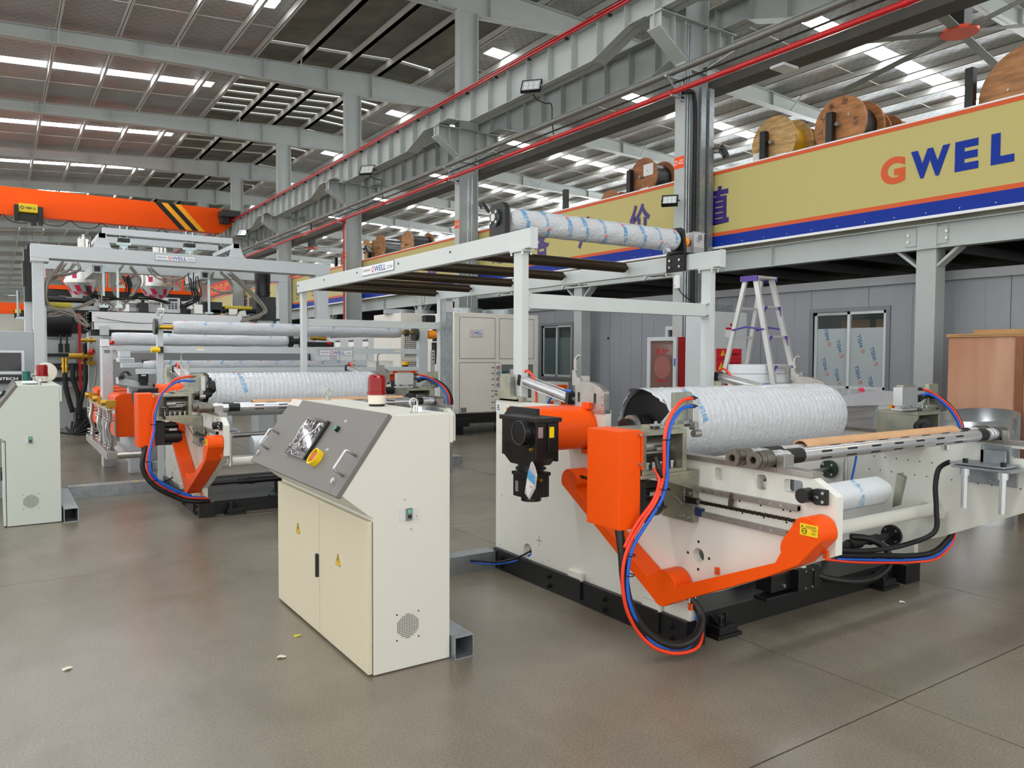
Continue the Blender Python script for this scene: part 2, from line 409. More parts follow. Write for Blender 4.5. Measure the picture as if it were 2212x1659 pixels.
# roof lining, purlins, skylights
def lining_material():
    m = bpy.data.materials.new('foil_roof_lining'); m.use_nodes = True; nt = m.node_tree; b = nt.nodes['Principled BSDF']; N = nt.nodes.new; L = nt.links.new
    g = N('ShaderNodeNewGeometry'); mp = N('ShaderNodeMapping'); mp.inputs['Rotation'].default_value = (0, 0, R(45)); L(g.outputs['Position'], mp.inputs[0])
    wv = []
    for ax in ('X', 'Y'):
        t = N('ShaderNodeTexWave'); t.bands_direction = ax; t.inputs['Scale'].default_value = 1.4; L(mp.outputs[0], t.inputs['Vector'])
        r = N('ShaderNodeMapRange'); r.inputs[1].default_value = 0; r.inputs[2].default_value = .03; L(t.outputs['Fac'], r.inputs[0]); wv.append(r)
    mn = N('ShaderNodeMath'); mn.operation = 'MINIMUM'; L(wv[0].outputs[0], mn.inputs[0]); L(wv[1].outputs[0], mn.inputs[1])
    n = N('ShaderNodeTexNoise'); n.inputs['Scale'].default_value = .8; n.inputs['Detail'].default_value = 4; L(g.outputs['Position'], n.inputs['Vector'])
    rp = N('ShaderNodeValToRGB'); rp.color_ramp.elements[0].position = .48; rp.color_ramp.elements[1].position = .75; rp.color_ramp.elements[0].color = lin((166, 170, 172))+(1,); rp.color_ramp.elements[1].color = lin((178, 164, 158))+(1,); L(n.outputs['Fac'], rp.inputs[0])
    mx = N('ShaderNodeMix'); mx.data_type = 'RGBA'; mx.inputs['A'].default_value = lin((132, 133, 132))+(1,); L(mn.outputs[0], mx.inputs['Factor']); L(rp.outputs[0], mx.inputs['B']); L(mx.outputs['Result'], b.inputs['Base Color'])
    b.inputs['Roughness'].default_value = .55; b.inputs['Metallic'].default_value = .1
    n2 = N('ShaderNodeTexNoise'); n2.inputs['Scale'].default_value = 2.5; n2.inputs['Detail'].default_value = 4; L(g.outputs['Position'], n2.inputs['Vector'])
    bp = N('ShaderNodeBump'); bp.inputs['Strength'].default_value = .5; bp.inputs['Distance'].default_value = .15; L(n2.outputs['Fac'], bp.inputs['Height']); L(bp.outputs[0], b.inputs['Normal'])
    return m
M_LIN = lining_material()
M_DARKROOF = mat('unlined_ribbed_sheet', (118, 118, 108), .7, var=.3, scale=1.5)
M_STEELP = mat('roof_steel_paint', (186, 184, 178), .55, var=.06, scale=1)
M_SKY = bpy.data.materials.new('skylight_sheet'); M_SKY.use_nodes = True
_b = M_SKY.node_tree.nodes['Principled BSDF']; _b.inputs['Base Color'].default_value = (.8, .83, .85, 1); _b.inputs['Roughness'].default_value = .5
_b.inputs['Emission Color'].default_value = (.93, .97, 1, 1); _b.inputs['Emission Strength'].default_value = SKYLIGHT

PX = [x for x in (-16+1.418*k for k in range(12))]+[1.5, 2.95, 4.42, 5.78, 6.62, 7.95, 9.3, 10.65, 12.12, 13.45, 14.9, 16.3, 17.8, 19.3, 20.8, 22.3, 23.8, 25.3, 26.8, 28.3, 29.8]
PX = sorted(x for x in PX if x < .9 or x > 1.4)
D0, D1 = 6.65, 12.1                        # the unlined strip under the ridge ventilator
def roof_patch(mb, x0, x1, y0, y1, th=.05):
    xs = [x0]+[x for x in (0, 11) if x0 < x < x1]+[x1]
    for a, b in zip(xs, xs[1:]):
        za, zb = roof_z(a), roof_z(b)
        mb.prism([(a, za), (b, zb), (b, zb+th), (a, za+th)], 1, y0, y1)
ce = bpy.data.objects.new('ceiling', None); col.objects.link(ce); ce['kind'] = 'structure'
EDGES = [YN]+BAYS+[YF]
for k in range(len(EDGES)-1):
    a, b = EDGES[k], EDGES[k+1]; mid = (a+b)/2+.08 if b-a > 5 else None
    m = MB()
    for x0, x1 in ((XL, D0), (D1, XR)):
        if mid:
            roof_patch(m, x0, x1, a, mid-.32); roof_patch(m, x0, x1, mid+.32, b)
            if x1 == D0: roof_patch(m, 6.25, D0, mid-.32, mid+.32)
            else: roof_patch(m, D1, 12.7, mid-.32, mid+.32)
        else: roof_patch(m, x0, x1, a, b)
    m.build('roof_lining', M_LIN, ce)
    # unlined strip: overlapping ribbed sheets, daylight between them where the ventilator louvres stand open
    m = MB(); n = 9 if k != 4 else 13; st = (b-a)/n
    for q in range(n):
        y = a+q*st; open_ = k == 5 and q >= 2 or k in (6, 7) and q in (1, 2, 4, 5, 7) or k == 4 and q == 11
        g2 = (.27 if k == 5 else .24) if open_ else .012 if q % 3 == 0 else 0
        roof_patch(m, D0, D1, y+g2, y+st*.5, .03); 
        za, zb = roof_z(D0)+.05, roof_z(D1)+.05
        roof_patch(m, D0, D1, y+st*.5, y+st, .10)
    if 2 <= k <= 6:
        SPLIT.add('ribbed_roof_sheet'); m.build('ribbed_roof_sheet', M_DARKROOF, ce)
    else: m.build('ribbed_roof_sheet', M_DARKROOF, ce, kind='stuff')
    if mid:
        rows = MB()
        for x0, x1 in zip(PX, PX[1:]):
            if D0-.5 < x0 < D1: continue
            if x1 > XR: continue
            x1 = min(x1, 6.25) if x0 < D0 else x1; x0 = max(x0, 12.7) if x1 > 12.7 and x0 < 12.7 else x0
            q = MB() if 2 <= k <= 8 else rows
            q.prism([(x0+.08, roof_z(x0)+.02), (x1-.08, roof_z(x1)+.02), (x1-.08, roof_z(x1)+.04), (x0+.08, roof_z(x0)+.04)], 1, mid-.3, mid+.3)
            if q is not rows: q.build('skylight_panel', M_SKY, ce)
        fr = MB()
        for xx in [p for p in PX if p < D0 or p > 12.7]: fr.prism([(xx-.085, roof_z(xx-.085)+.015), (xx+.085, roof_z(xx+.085)+.015), (xx+.085, roof_z(xx+.085)+.05), (xx-.085, roof_z(xx-.085)+.05)], 1, mid-.32, mid+.32)
        for yy in (mid-.33, mid+.29): roof_patch(fr, XL, 6.3, yy, yy+.04); roof_patch(fr, 12.7, XR, yy, yy+.04)
        fr.build('skylight_frame', M_LIN, ce)
        if rows.f: rows.build('skylight_panel', M_SKY, ce, kind='stuff')
for x in PX:
    z = roof_z(x); q = MB(); dz = D0 < x < D1
    hw = .065 if dz else .035
    q.box(x-hw, x-hw+.012 if not dz else x+hw, YN, YF, z-.22, z); q.box(x-hw, x+hw, YN, YF, z-.22, z-.205); q.box(x-hw, x+hw, YN, YF, z-.012, z)
    q.build('purlin', M_STEELP, ce)
# sag rods tying the purlins
m = MB()
for k in range(2, 10):
    yy = BAYS[k]+BAY/2+1.3
    for xa, xb in ((XL, D0), (D1, XR)): m.cyl((xa, yy, roof_z(xa)-.14), (xb, yy, roof_z(xb)-.14), .012, 6)
m.build('sag_rod', M_STEELP, ce)

# portal frames: rafters and columns on line D
bot = [(-16, 8.75), (.2, 9.71), (5, 9.90), (9.1, 9.97), (10.2, 9.97), (13.5, 10.24), (17, 10.02), (20, 9.86), (24, 9.76), (30, 9.6)]
def rafter_mesh():
    m = MB(); top = [(x, roof_z(x)-.22) for x, _ in bot]
    m.prism(bot+top[::-1], 1, -.012, .012)
    for line, s in ((bot, 1), (top, -1)):
        for (xa, za), (xb, zb) in zip(line, line[1:]):
            m.prism([(xa, za), (xb, zb), (xb, zb+.016*s), (xa, za+.016*s)], 1, -.13, .13)
    for x in (-12, -7.5, -3.5, 1.3, 3.5, 6.9, 8.9, 10.4, 13.5, 17.2, 21.4, 25.5):     # web stiffeners
        zb = bz(x); m.box(x-.01, x+.01, -.12, .12, zb, roof_z(x)-.22)
    for x in (1.5, 4.4, 7.9, 13.4, 16.3, 19.3, 22.3):                   # fly braces to the purlins
        zb = bz(x); m.cyl((x, -.1, zb+.02), (x, -.55, roof_z(x)-.2), .022, 5)
    return m
def bz(x):
    for (xa, za), (xb, zb) in zip(bot, bot[1:]):
        if xa <= x <= xb: return za+(zb-za)*(x-xa)/(xb-xa)
raf0 = rafter_mesh().build('roof_rafter', M_COL); raf0['kind'] = 'structure'; raf0.location = (0, BAYS[0], 0)
for y in BAYS[1:]:
    r = raf0.copy(); col.objects.link(r); r.location = (0, y, 0)

def column_mesh():
    m = MB()
    m.box(XC, XC+.02, -.22, 0, 0, 9.98); m.box(XC+.52, XC+.54, -.22, 0, 0, 9.98); m.box(XC+.02, XC+.52, -.12, -.105, 0, 9.98)
    for z in (6.3, 7.1): m.box(XC+.02, XC+.52, -.21, -.01, z, z+.014)
    return m
def corbel_mesh():
    m = MB()
    for s in (-1, 1):
        x0 = XC+.02 if s < 0 else XC+.52; x1 = XC-.62 if s < 0 else XC+1.16
        m.box(x0, x1, -.28, .06, 7.06, 7.08)                      # top plate
        if s < 0: m.prism([(x0, 6.42), (x1, 6.84), (x1, 7.06), (x0, 7.06)], 1, -.12, -.1)
        else: m.prism([(x0, 6.42), (x1, 6.84), (x1, 7.06), (x0, 7.06)], 1, -.12, -.1)
        m.prism([(x0, 6.40), (x1, 6.82), (x1, 6.84), (x0, 6.42)], 1, -.25, .03)
        for t in (.08, .55): xx = x1+(x0-x1)*t; m.box(xx-.008, xx+.008, -.24, .02, 6.84-.42*t, 7.06)
    return m
c0 = column_mesh().build('steel_column', M_COL); c0['kind'] = 'structure'
k0 = corbel_mesh().build('crane_corbel', M_COL, c0)
c0.location = (0, BAYS[0], 0)
index_kids()
COLS = [c0]
for y in BAYS[1:]: c = copy_tree(c0); c.location = (0, y, 0); COLS.append(c)

# crane runway girders, fish-bellied, both sides of the columns
def girder(xc, name):
    m = MB(); s = .25
    pts = []
    for y in BAYS:
        pts += [(y-1.55-.1, 6.80), (y-.62-.1, 7.10), (y+.62-.1, 7.10), (y+1.55-.1, 6.80)]
    top = 7.5
    poly = [(YN, 6.80)]+[p for p in pts if YN < p[0] < YF]+[(YF, 6.80), (YF, top), (YN, top)]
    for (ya, za), (yb, zb) in zip(poly[:-2], poly[1:-2]):
        m.prism([(ya, za), (yb, zb), (yb, top), (ya, top)], 0, xc-.007, xc+.007)
        m.prism([(ya, za), (yb, zb), (yb, zb+.014), (ya, za+.014)], 0, xc-.16, xc+.16)
    m.box(xc-.2, xc+.2, YN, YF, top, top+.016)
    y = YN+.6
    while y < 70:
        def gz(y):
            for (ya, za), (yb, zb) in zip(poly[:-2], poly[1:-2]):
                if ya <= y <= yb: return za+(zb-za)*(y-ya)/(yb-ya)
            return 6.8
        m.box(xc-.13, xc+.13, y-.006, y+.006, gz(y), top); y += .72
    m.box(xc-.035, xc+.035, YN, YF, top+.016, top+.09)
    o = m.build(name, M_COL); o['kind'] = 'structure'; return o
girder(9.0, 'crane_runway_girder'); girder(10.42, 'crane_runway_girder')
m = MB(); m.box(8.80, 8.84, YN, YF, 7.465, 7.545)
cr = m.build('conductor_rail', M_RED); tag(cr, 'long bright red conductor rail on top of the crane runway girder', 'rail')
m = MB(); y = 3.0
while y < 40: m.box(8.78, 8.86, y-.02, y+.02, 7.40, 7.44); y += 1.2
m.build('rail_clip', M_BLACK, cr)

# pipe runs and cable tray carried by the columns
pt = MB(); pt.cyl((9.12, YN, 6.16), (9.12, YF-60, 6.16), .055, 12)
o = pt.build('galvanised_pipe', M_PIPE); tag(o, 'thick galvanised pipe running along the columns above the red pipe', 'pipe')
pt = MB(); pt.cyl((9.26, YN, 6.22), (9.26, YF-60, 6.22), .03, 8); o = pt.build('conduit', M_PIPE); tag(o, 'thin steel conduit beside the thick galvanised pipe', 'pipe')
pt = MB(); pt.cyl((9.22, YN, 6.02), (9.22, YF-60, 6.02), .016, 6); o = pt.build('cable', M_BLACKR); tag(o, 'thin dark cable strung between galvanised pipe and red pipe', 'cable')
pt = MB(); pt.cyl((9.2, YN, 5.87), (9.2, YF-60, 5.87), .042, 12)
for yv in (5.2, 9.1, 12.4, 16.6, 20.3, 24, 28): pt.cyl((9.2, yv-.05, 5.87), (9.2, yv+.05, 5.87), .05, 12)
o = pt.build('fire_pipe', M_RED); tag(o, 'red fire water pipe running along the columns under the grey pipes', 'pipe')
pt = MB(); pt.cyl((9.42, 23.72, 5.87), (9.2, 23.72, 5.87), .03, 8); pt.tube([(9.3, 23.72, 5.87), (9.36, 23.72, 5.8), (9.36, 23.72, 5.5), (9.36, 23.72, 1.2)], .03, 8, 3)
o = pt.build('drop_pipe', M_RED); tag(o, 'thin red drop pipe descending beside a far column', 'pipe')
tr = MB(); tr.box(10.03, 10.38, YN, YF-60, 6.05, 6.055); tr.box(10.03, 10.035, YN, YF-60, 6.055, 6.2); tr.box(10.375, 10.38, YN, YF-60, 6.055, 6.2)
yv = YN+1
tr2 = MB()
ct = tr.build('cable_tray', M_TRAY); tag(ct, 'wide cable tray running behind the red fire pipe', 'cable tray')
for y in BAYS[1:8]:
    b_ = MB(); b_.box(9.02, 9.43, y-.2, y-.16, 6.08, 6.12); b_.box(9.36, 9.43, y-.2, y-.16, 5.75, 6.1); b_.prism([(9.05, 6.08), (9.09, 6.08), (9.43, 5.8), (9.43, 5.75)], 1, y-.19, y-.17)
    b_.box(9.15, 9.43, y-.2, y-.16, 5.80, 5.83)
    bb = b_.build('pipe_bracket', M_GALV); tag(bb, 'steel pipe bracket on the %s' % ('column out of frame at right', 'nearest column in view', 'middle column in view', 'first far column, with the red drop pipe', 'second far column', 'third far column', 'fourth far column')[BAYS.index(y)-1], 'bracket', 'pipe brackets on the columns')

# walls
wall_m = mat('far_wall_sheet', (198, 196, 184), .7, var=.08, scale=.7)
def ribbed_wall(name, x0, x1, y0, y1, z1, step=.3):
    m = MB(); m.box(x0, x1, y0, y1, 0, z1)
    if abs(x1-x0) > abs(y1-y0):
        x = x0
        while x < x1: m.box(x, x+.06, y0-.03, y0, 0, z1); x += step
    else:
        y = y0
        while y < y1: m.box(x0-.03, x0, y, y+.06, 0, z1); y += step
    return struct(m.build(name, wall_m))
ribbed_wall('wall_back', XL, XR, YF, YF+.1, 10.3, .6)
ribbed_wall('wall_right', XR, XR+.1, YN, YF, 9.6, .6)
# strip windows high in the right wall and its sheeting rails
m = MB()
for y in BAYS[:12]: m.box(XR-.06, XR-.04, y+.8, y+BAY-.8, 7.2, 8.4)
struct(m.build('window_1', M_SKY))
for z in (3.5, 5.4, 6.6, 8.7): struct(MB().box(XR-.18, XR-.04, YN, YF, z, z+.12).build('trim_1', M_STEELP))
# ================================================================ winder (built once in world coordinates, then copied)
def plate_x(side): return (3.12, 3.17) if side == 0 else (5.40, 5.45)
W = thing('sheet_winder', 'nearer white winding machine with orange guards and black base, right of the tall console', 'machine', (3.12, 4.86, 0))

def cut_prism(outline, holes, x0, x1):
    """plate in the yz plane with real holes; holes are point lists"""
    from mathutils.geometry import tessellate_polygon
    loops = [[Vector((p[0], p[1], 0)) for p in outline]]+[[Vector((p[0], p[1], 0)) for p in h] for h in holes]
    tris = tessellate_polygon(loops); flat = [p for l in loops for p in l]
    mb = MB()
    for x, flip in ((x0, True), (x1, False)):
        n = len(mb.v); mb.v += [(x, p.x, p.y) for p in flat]
        for t in tris:
            a, b, c = (flat[i] for i in t); ccw = (b-a).cross(c-a).z > 0
            t = list(t) if ccw != flip else list(t)[::-1]
            mb.face([n+i for i in t])
    for l in loops:
        k = len(l)
        for i in range(k):
            a, b = l[i], l[(i+1) % k]; mb.quad([(x0, a.x, a.y), (x0, b.x, b.y), (x1, b.x, b.y), (x1, a.x, a.y)])
    return mb
def circ(y, z, r, n=20): return [(y+r*math.cos(2*math.pi*i/n), z+r*math.sin(2*math.pi*i/n)) for i in range(n)]
def rrect(y0, y1, z0, z1, r=.015):
    o = []
    for cy, cz, a in ((y1-r, z1-r, 0), (y0+r, z1-r, 90), (y0+r, z0+r, 180), (y1-r, z0+r, 270)):
        for k in range(4): t = R(a+k*30); o.append((cy+r*math.cos(t), cz+r*math.sin(t)))
    return o
OUT = [(4.86, 1.26), (3.615, 1.26), (3.615, 1.10), (3.60, 1.065), (3.57, 1.05), (2.34, 1.035), (2.148, 1.035), (2.03, .965), (2.03, .70), (2.705, .361), (2.86, .30), (2.90, .285), (2.90, .145), (4.86, .145)]
HOL = [rrect(2.68, 2.735, .95, 1.03 - .015), rrect(2.41, 2.465, .94, 1.015), rrect(2.205, 2.31, .95, 1.015), rrect(2.95, 3.01, .95, 1.015), circ(4.44, .205, .05), circ(4.30, .304, .014, 10), circ(2.84, .524, .04)]
for side in (0, 1):
    x0, x1 = plate_x(side)
    p = cut_prism(OUT, HOL, x0, x1).build('side_plate', M_WHITE, W, bevel=.002)
    # ground steel rail on the plate's top edge, with the upright stop that keeps the shafts from rolling off
    m = MB(); m.box(x0-.012, x1+.012, 2.34, 3.56, 1.037, 1.062); m.build('top_rail', M_RAIL, p)
    m = MB(); m.prism([(2.345, 1.037), (2.345, 1.125), (2.30, 1.125), (2.30, 1.066), (2.148, 1.062), (2.148, 1.037)], 0, x0-.012, x1+.012); m.build('shaft_stop', M_STEEL, p, bevel=.002)
    # arched bracket with two slots
    a = [(3.905, 1.262), (3.905, 1.425)]+[(3.905-.045-.19*math.sin(R(t))*1.25, 1.36+.073*math.cos(R(t))) for t in range(0, 91, 10)]+[(3.622, 1.262)]
    s = cut_prism(a, [rrect(3.855, 3.88, 1.295, 1.36, .008), rrect(3.695, 3.72, 1.295, 1.36, .008)], x0-.005, x1-.01)
    sb = s.build('arched_bracket', M_STEEL, W, bevel=.0015)
    m = MB(); m.box(x0-.01, x1-.005, 3.615, 3.91, 1.235, 1.262); m.build('bracket_base', M_STEEL, sb)
    m = MB()
    for yv in (3.64, 3.64): 
        for zz in (1.29, 1.34): m.cyl((x0-.008, yv, zz), (x0-.004, yv, zz), .006, 8)
    m.build('screw', M_BOLT, sb)
    # swinging hook arm
    m = MB(); xs = x0+.005
    m.prism([(3.95, 1.40), (3.955, 1.50), (3.925, 1.505), (3.905, 1.46), (3.875, 1.45), (3.875, 1.405)], 0, xs, xs+.02)
    hk = [(3.93, 1.49), (3.945, 1.53), (3.935, 1.575), (3.90, 1.605), (3.865, 1.60), (3.87, 1.592), (3.90, 1.59), (3.917, 1.57), (3.92, 1.535), (3.905, 1.50)]
    m.prism(hk, 0, xs+.004, xs+.016); m.box(xs+.02, xs+.075, 3.86, 3.885, 1.40, 1.465); m.cyl((xs+.03, 3.93, 1.44), (xs+.07, 3.87, 1.44), .012, 10)
    m.build('hook_arm', M_STEEL, W, bevel=.001)
    # pneumatic cylinder on its bracket
    m = MB(); m.prism([(4.88, 1.262), (4.50, 1.262), (4.50, 1.295), (4.655, 1.30), (4.665, 1.32), (4.665, 1.44), (4.69, 1.46), (4.77, 1.46), (4.80, 1.43), (4.80, 1.35), (4.88, 1.345)], 0, x0-.01, x0+.03)
    cb = m.build('cylinder_bracket', M_ZINC, W, bevel=.002)
    m = MB()
    for yy in (4.84, 4.86, 4.83): pass
    for yy, zz in ((4.86, 1.30), (4.84, 1.30), (4.86, 1.325), (4.84, 1.325), (4.56, 1.28)): m.cyl((x0-.012, yy, zz), (x0-.009, yy, zz), .006, 8)
    m.build('screw', M_BLACK, cb)
    xc = x0+.085 if side == 0 else x0-.09
    A, Bp = Vector((xc, 4.63, 1.415)), Vector((xc, 4.06, 1.31)); d = (Bp-A).normalized(); up = Vector((1, 0, 0)).cross(d)
    m = MB(); m.cyl(A+d*.02, Bp-d*.02, .033, 20); m.cyl((xc, 4.70, 1.415), (x0+.03, 4.70, 1.415), .014, 10); m.cyl(Bp, Bp+d*.06, .012, 10)
    for sx in (-1, 1):
        for sz in (-1, 1): o_ = Vector((1, 0, 0))*sx*.032+up*sz*.032; m.cyl(A+o_, Bp+o_, .004, 6)
    cy = m.build('pneumatic_cylinder', M_ALU, W)
    m = MB()
    for q in (A, Bp):
        u = Vector((1, 0, 0)); hs = .04; c8 = []
        for e in (-.018, .018):
            for sx, sz in ((-1, -1), (1, -1), (1, 1), (-1, 1)): c8.append(tuple(q+d*e+u*sx*hs+up*sz*hs))
        n = len(m.v); m.v += c8
        for f in ((0, 3, 2, 1), (4, 5, 6, 7), (0, 1, 5, 4), (1, 2, 6, 5), (2, 3, 7, 6), (3, 0, 4, 7)): m.face([n+i for i in f])
        m.cyl(q+up*-.05, q+up*-.03, .008, 8)
    m.build('cylinder_end_cap', M_BLACK, cy, bevel=.003)
    m = MB(); m.cyl(Bp+d*.05, Bp+d*.075, .018, 12); m.build('piston_nut', mat('green_nut', (40, 70, 55), .5), cy)
    m = MB(); m.tube([A+up*-.045+Vector((0, 0, .0)), A+Vector((.0, -.05, .07)), A+Vector((0, -.12, .03)), A+Vector((0, -.16, -.06)), A+Vector((0, -.17, -.17))], .009, 8); m.build('red_air_hose', M_REDH, W)
    m = MB(); m.tube([Bp+up*-.045, Bp+Vector((0, .06, .05)), Bp+Vector((0, .15, .03)), Bp+Vector((0, .24, -.02)), Bp+Vector((0, .27, -.07))], .008, 8); m.build('blue_air_hose', M_BLUEH, W)

# black base frame
m = MB(); m.box(3.085, 3.115, 2.89, 4.84, 0, .15); m.box(3.115, 3.235, 2.885, 2.93, 0, .145); m.box(3.175, 3.235, 2.93, 4.84, 0, .143)
b0 = m.build('base_beam', M_BLACK, W, bevel=.003)
for yy in (2.99, 3.56, 4.13, 4.71):
    for zz in (.035, .10):
        q = MB(); q.cyl((3.078, yy, zz), (3.085, yy, zz), .017, 14); q.cyl((3.058, yy, zz), (3.079, yy, zz), .011, 6, smooth=False); q.build('base_bolt', M_BLACK, b0)
for ya, yb in ((3.79, 3.95), (3.09, 3.25)):
    q = MB(); q.box(3.10, 3.12, ya, yb, .15, .19); q.box(3.085, 3.12, ya, ya+.012, .15, .20); q.build('locating_tab', M_WHITE, W)
    q = MB(); q.box(3.07, 3.086, ya-.006, ya+.012, .03, .148); q.build('weld_strip', M_BLACK, b0)
m = MB(); m.box(3.235, 5.28, 2.98, 3.03, 0, .135); m.box(3.235, 5.28, 4.5, 4.62, 0, .135); m.box(3.235, 5.28, 3.03, 4.5, .10, .128)
m.build('cross_beam', M_BLACK, W)
m = MB(); m.box(3.24, 5.28, 2.984, 2.989, .128, .136); m.build('beam_edge', mat('grey_beam_edge', (80, 80, 84), .4), W)  # thin lighter grey strip along the beam's top front edge
m = MB(); m.box(5.27, 5.45, 2.88, 4.84, 0, .135); m.build('base_beam', M_BLACK, W, bevel=.003)
for fx in (3.33, 4.98):
    q = MB(); q.box(fx, fx+.2, 2.875, 2.965, 0, .02); q.box(fx+.02, fx+.17, 2.885, 2.985, .02, .065)
    q.prism([(2.985, .065), (2.985, .12), (2.90, .065)], 0, fx+.045, fx+.055); q.cyl((fx+.065, 2.915, .05), (fx+.065, 2.915, .115), .008, 8); q.cyl((fx+.065, 2.915, .065), (fx+.065, 2.915, .08), .015, 6, smooth=False)
    q.cyl((fx+.13, 2.935, .05), (fx+.13, 2.935, .125), .008, 8); q.cyl((fx+.065, 2.915, .105), (fx+.065, 2.915, .12), .014, 6, smooth=False); q.cyl((fx+.13, 2.935, .11), (fx+.13, 2.935, .125), .014, 6, smooth=False)
    q.build('levelling_foot', M_BLACK, W, bevel=.002)
# gearbox on the base
m = MB(); m.box(3.78, 4.28, 2.90, 3.0, .135, .155); m.box(4.05, 4.26, 2.88, 3.08, .155, .29); m.box(3.86, 4.05, 2.93, 3.05, .165, .27); m.box(4.04, 4.10, 2.87, 2.88, .16, .285); m.box(4.2, 4.25, 2.87, 2.88, .16, .285)
g = m.build('base_gearbox', M_BLACK, W, bevel=.004)
m = MB(); m.cyl((3.965, 2.93, .2), (3.965, 2.915, .2), .012, 6)
for xx, zz in ((4.115, .17), (4.185, .17), (4.115, .275), (4.185, .275)): m.cyl((xx, 2.88, zz), (xx, 2.872, zz), .008, 8)
m.build('gearbox_bolt', M_BOLT, g)

# linear rails, chain
for za, zb, yb in ((.872, .9, 2.215), (.742, .77, 2.27)):
    m = MB(); m.box(3.095, 3.12, yb, 2.95, za, zb); m.box(3.09, 3.12, yb-.0, yb+.06, za+.002, zb-.002)
    rl = m.build('linear_rail', M_RAIL, W, bevel=.002)
    m = MB(); y = yb+.09
    while y < 2.9: m.cyl((3.0935, y, (za+zb)/2), (3.096, y, (za+zb)/2), .007, 10); y += .06
    m.build('rail_screw', M_BOLT, rl)
def chain(mb, a, b):
    a, b = Vector(a), Vector(b); L = (b-a).length; n = int(L/.016); d = (b-a).normalized()
    for i in range(n):
        c = a+d*(i+.5)*L/n; s = .007 if i % 2 else .0045
        for sx in (-s, s): mb.cyl(c+Vector((sx-.001, 0, 0)), c+Vector((sx+.001, 0, 0)), .009, 8)
        mb.cyl(c+Vector((-.008, 0, 0)), c+Vector((.008, 0, 0)), .004, 6)
m = MB(); chain(m, (3.075, 2.76, .826), (3.075, 2.20, .832)); chain(m, (3.02, 3.78, .845), (3.02, 3.55, .83)); m.build('drive_chain', mat('oiled_chain', (66, 56, 46), .4, .8), W, kind='stuff')
m = MB(); m.box(3.055, 3.085, 2.80, 2.90, .812, .842); m.cyl((3.07, 2.80, .827), (3.07, 2.74, .827), .010, 10); m.build('chain_anchor', M_BLACK, W, bevel=.002)
m = MB(); m.cyl((3.07, 2.805, .827), (3.07, 2.785, .827), .014, 6, smooth=False); m.cyl((3.05, 2.885, .827), (3.056, 2.885, .827), .009, 8); m.build('chain_nut', M_BOLT, W)
m = MB(); m.tube([(3.10, 2.60, .90), (3.095, 2.605, .86), (3.085, 2.60, .83)], .014, 6, 3); m.build('metal_shavings', mat('steel_swarf', (120, 105, 90), .6, .7, var=.5, scale=90, bump=1, bscale=300), W, kind='stuff')

# orange V-shaped chain guard on the plate
gx0, gx1 = 2.985, 3.115
def arc(cy, cz, r, a0, a1, n=10): return [(cy+r*math.cos(R(a0+(a1-a0)*i/n)), cz+r*math.sin(R(a0+(a1-a0)*i/n))) for i in range(n+1)]
m = MB()
GP = arc(3.80, .803, .078, -22, 112, 14)+[(3.745, .862), (3.715, .835), (3.708, .80), (3.735, .765), (3.60, .668), (3.09, .372)]
GP += arc(2.965, .345, .09, 38, 168, 14)+[(2.868, .372), (2.25, .640)]
GP += arc(2.152, .718, .072, -18, 42, 8)+arc(2.093, .803, .077, 52, 196, 16)+[(2.13, .655), (2.30, .56), (2.90, .272)]+arc(2.985, .302, .07, 228, 318, 10)
m.prism(GP, 0, gx0, gx1)
vg = m.build('chain_guard', M_ORANGE, W, bevel=.003)
for yy, zz in ((3.70, .795), (2.88, .235), (2.70, .475), (2.07, .70)):
    q = MB(); q.box(3.10, 3.115, yy-.010, yy+.010, zz-.018, zz+.018); q.build('fixing_tab', M_ORANGE, vg)
    q = MB(); q.cyl((3.094, yy, zz), (3.10, yy, zz), .006, 8); q.build('tab_screw', M_BOLT, vg)
m = MB(); m.box(2.981, 2.984, 2.02+.008, 2.118, .80, .852); dl = m.build('danger_label', M_YEL, vg)
m = MB(); c = (2.9802, 2.0725, .0); ye = Vector((0, -1, 0)); ze = Vector((0, 0, 1))
put_text(m, 'DANGER', (2.9802, 2.062, .842), ye, ze, w=.05, h=.009)
put_text(m, '严禁触摸', (2.9802, 2.048, .827), ye, ze, w=.03, h=.006, bold=.03); put_text(m, '运转中请勿打开\n注意安全', (2.9802, 2.048, .813), ye, ze, w=.03, h=.010)
m.torus((2.980, 2.095, .819), .012, .0015, 0, 20, 5); m.box(2.9795, 2.981, 2.085, 2.105, .818, .8205)
m.prism([(2.109, .838), (2.101, .838), (2.105, .847)], 0, 2.979, 2.981); m.box(2.9798, 2.981, 2.03, 2.116, .8345, .8355)
m.build('danger_print', M_PRINTK, vg)

# black stop bracket near the front of the plate
m = MB(); m.prism([(2.065, .925), (2.065, .995), (2.12, .995), (2.15, .985), (2.165, .965), (2.15, .935), (2.12, .92)], 0, 3.095, 3.115); m.cyl((3.06, 2.17, .957), (3.12, 2.17, .957), .034, 18)
sb = m.build('stop_bracket', M_BLACK, W, bevel=.002)
m = MB()
for zz in (.94, .98): m.cyl((3.086, 2.08, zz), (3.096, 2.08, zz), .008, 6, smooth=False)
m.cyl((3.088, 2.105, .957), (3.096, 2.125, .957), .006, 8); m.build('bracket_bolt', M_BOLT, sb)
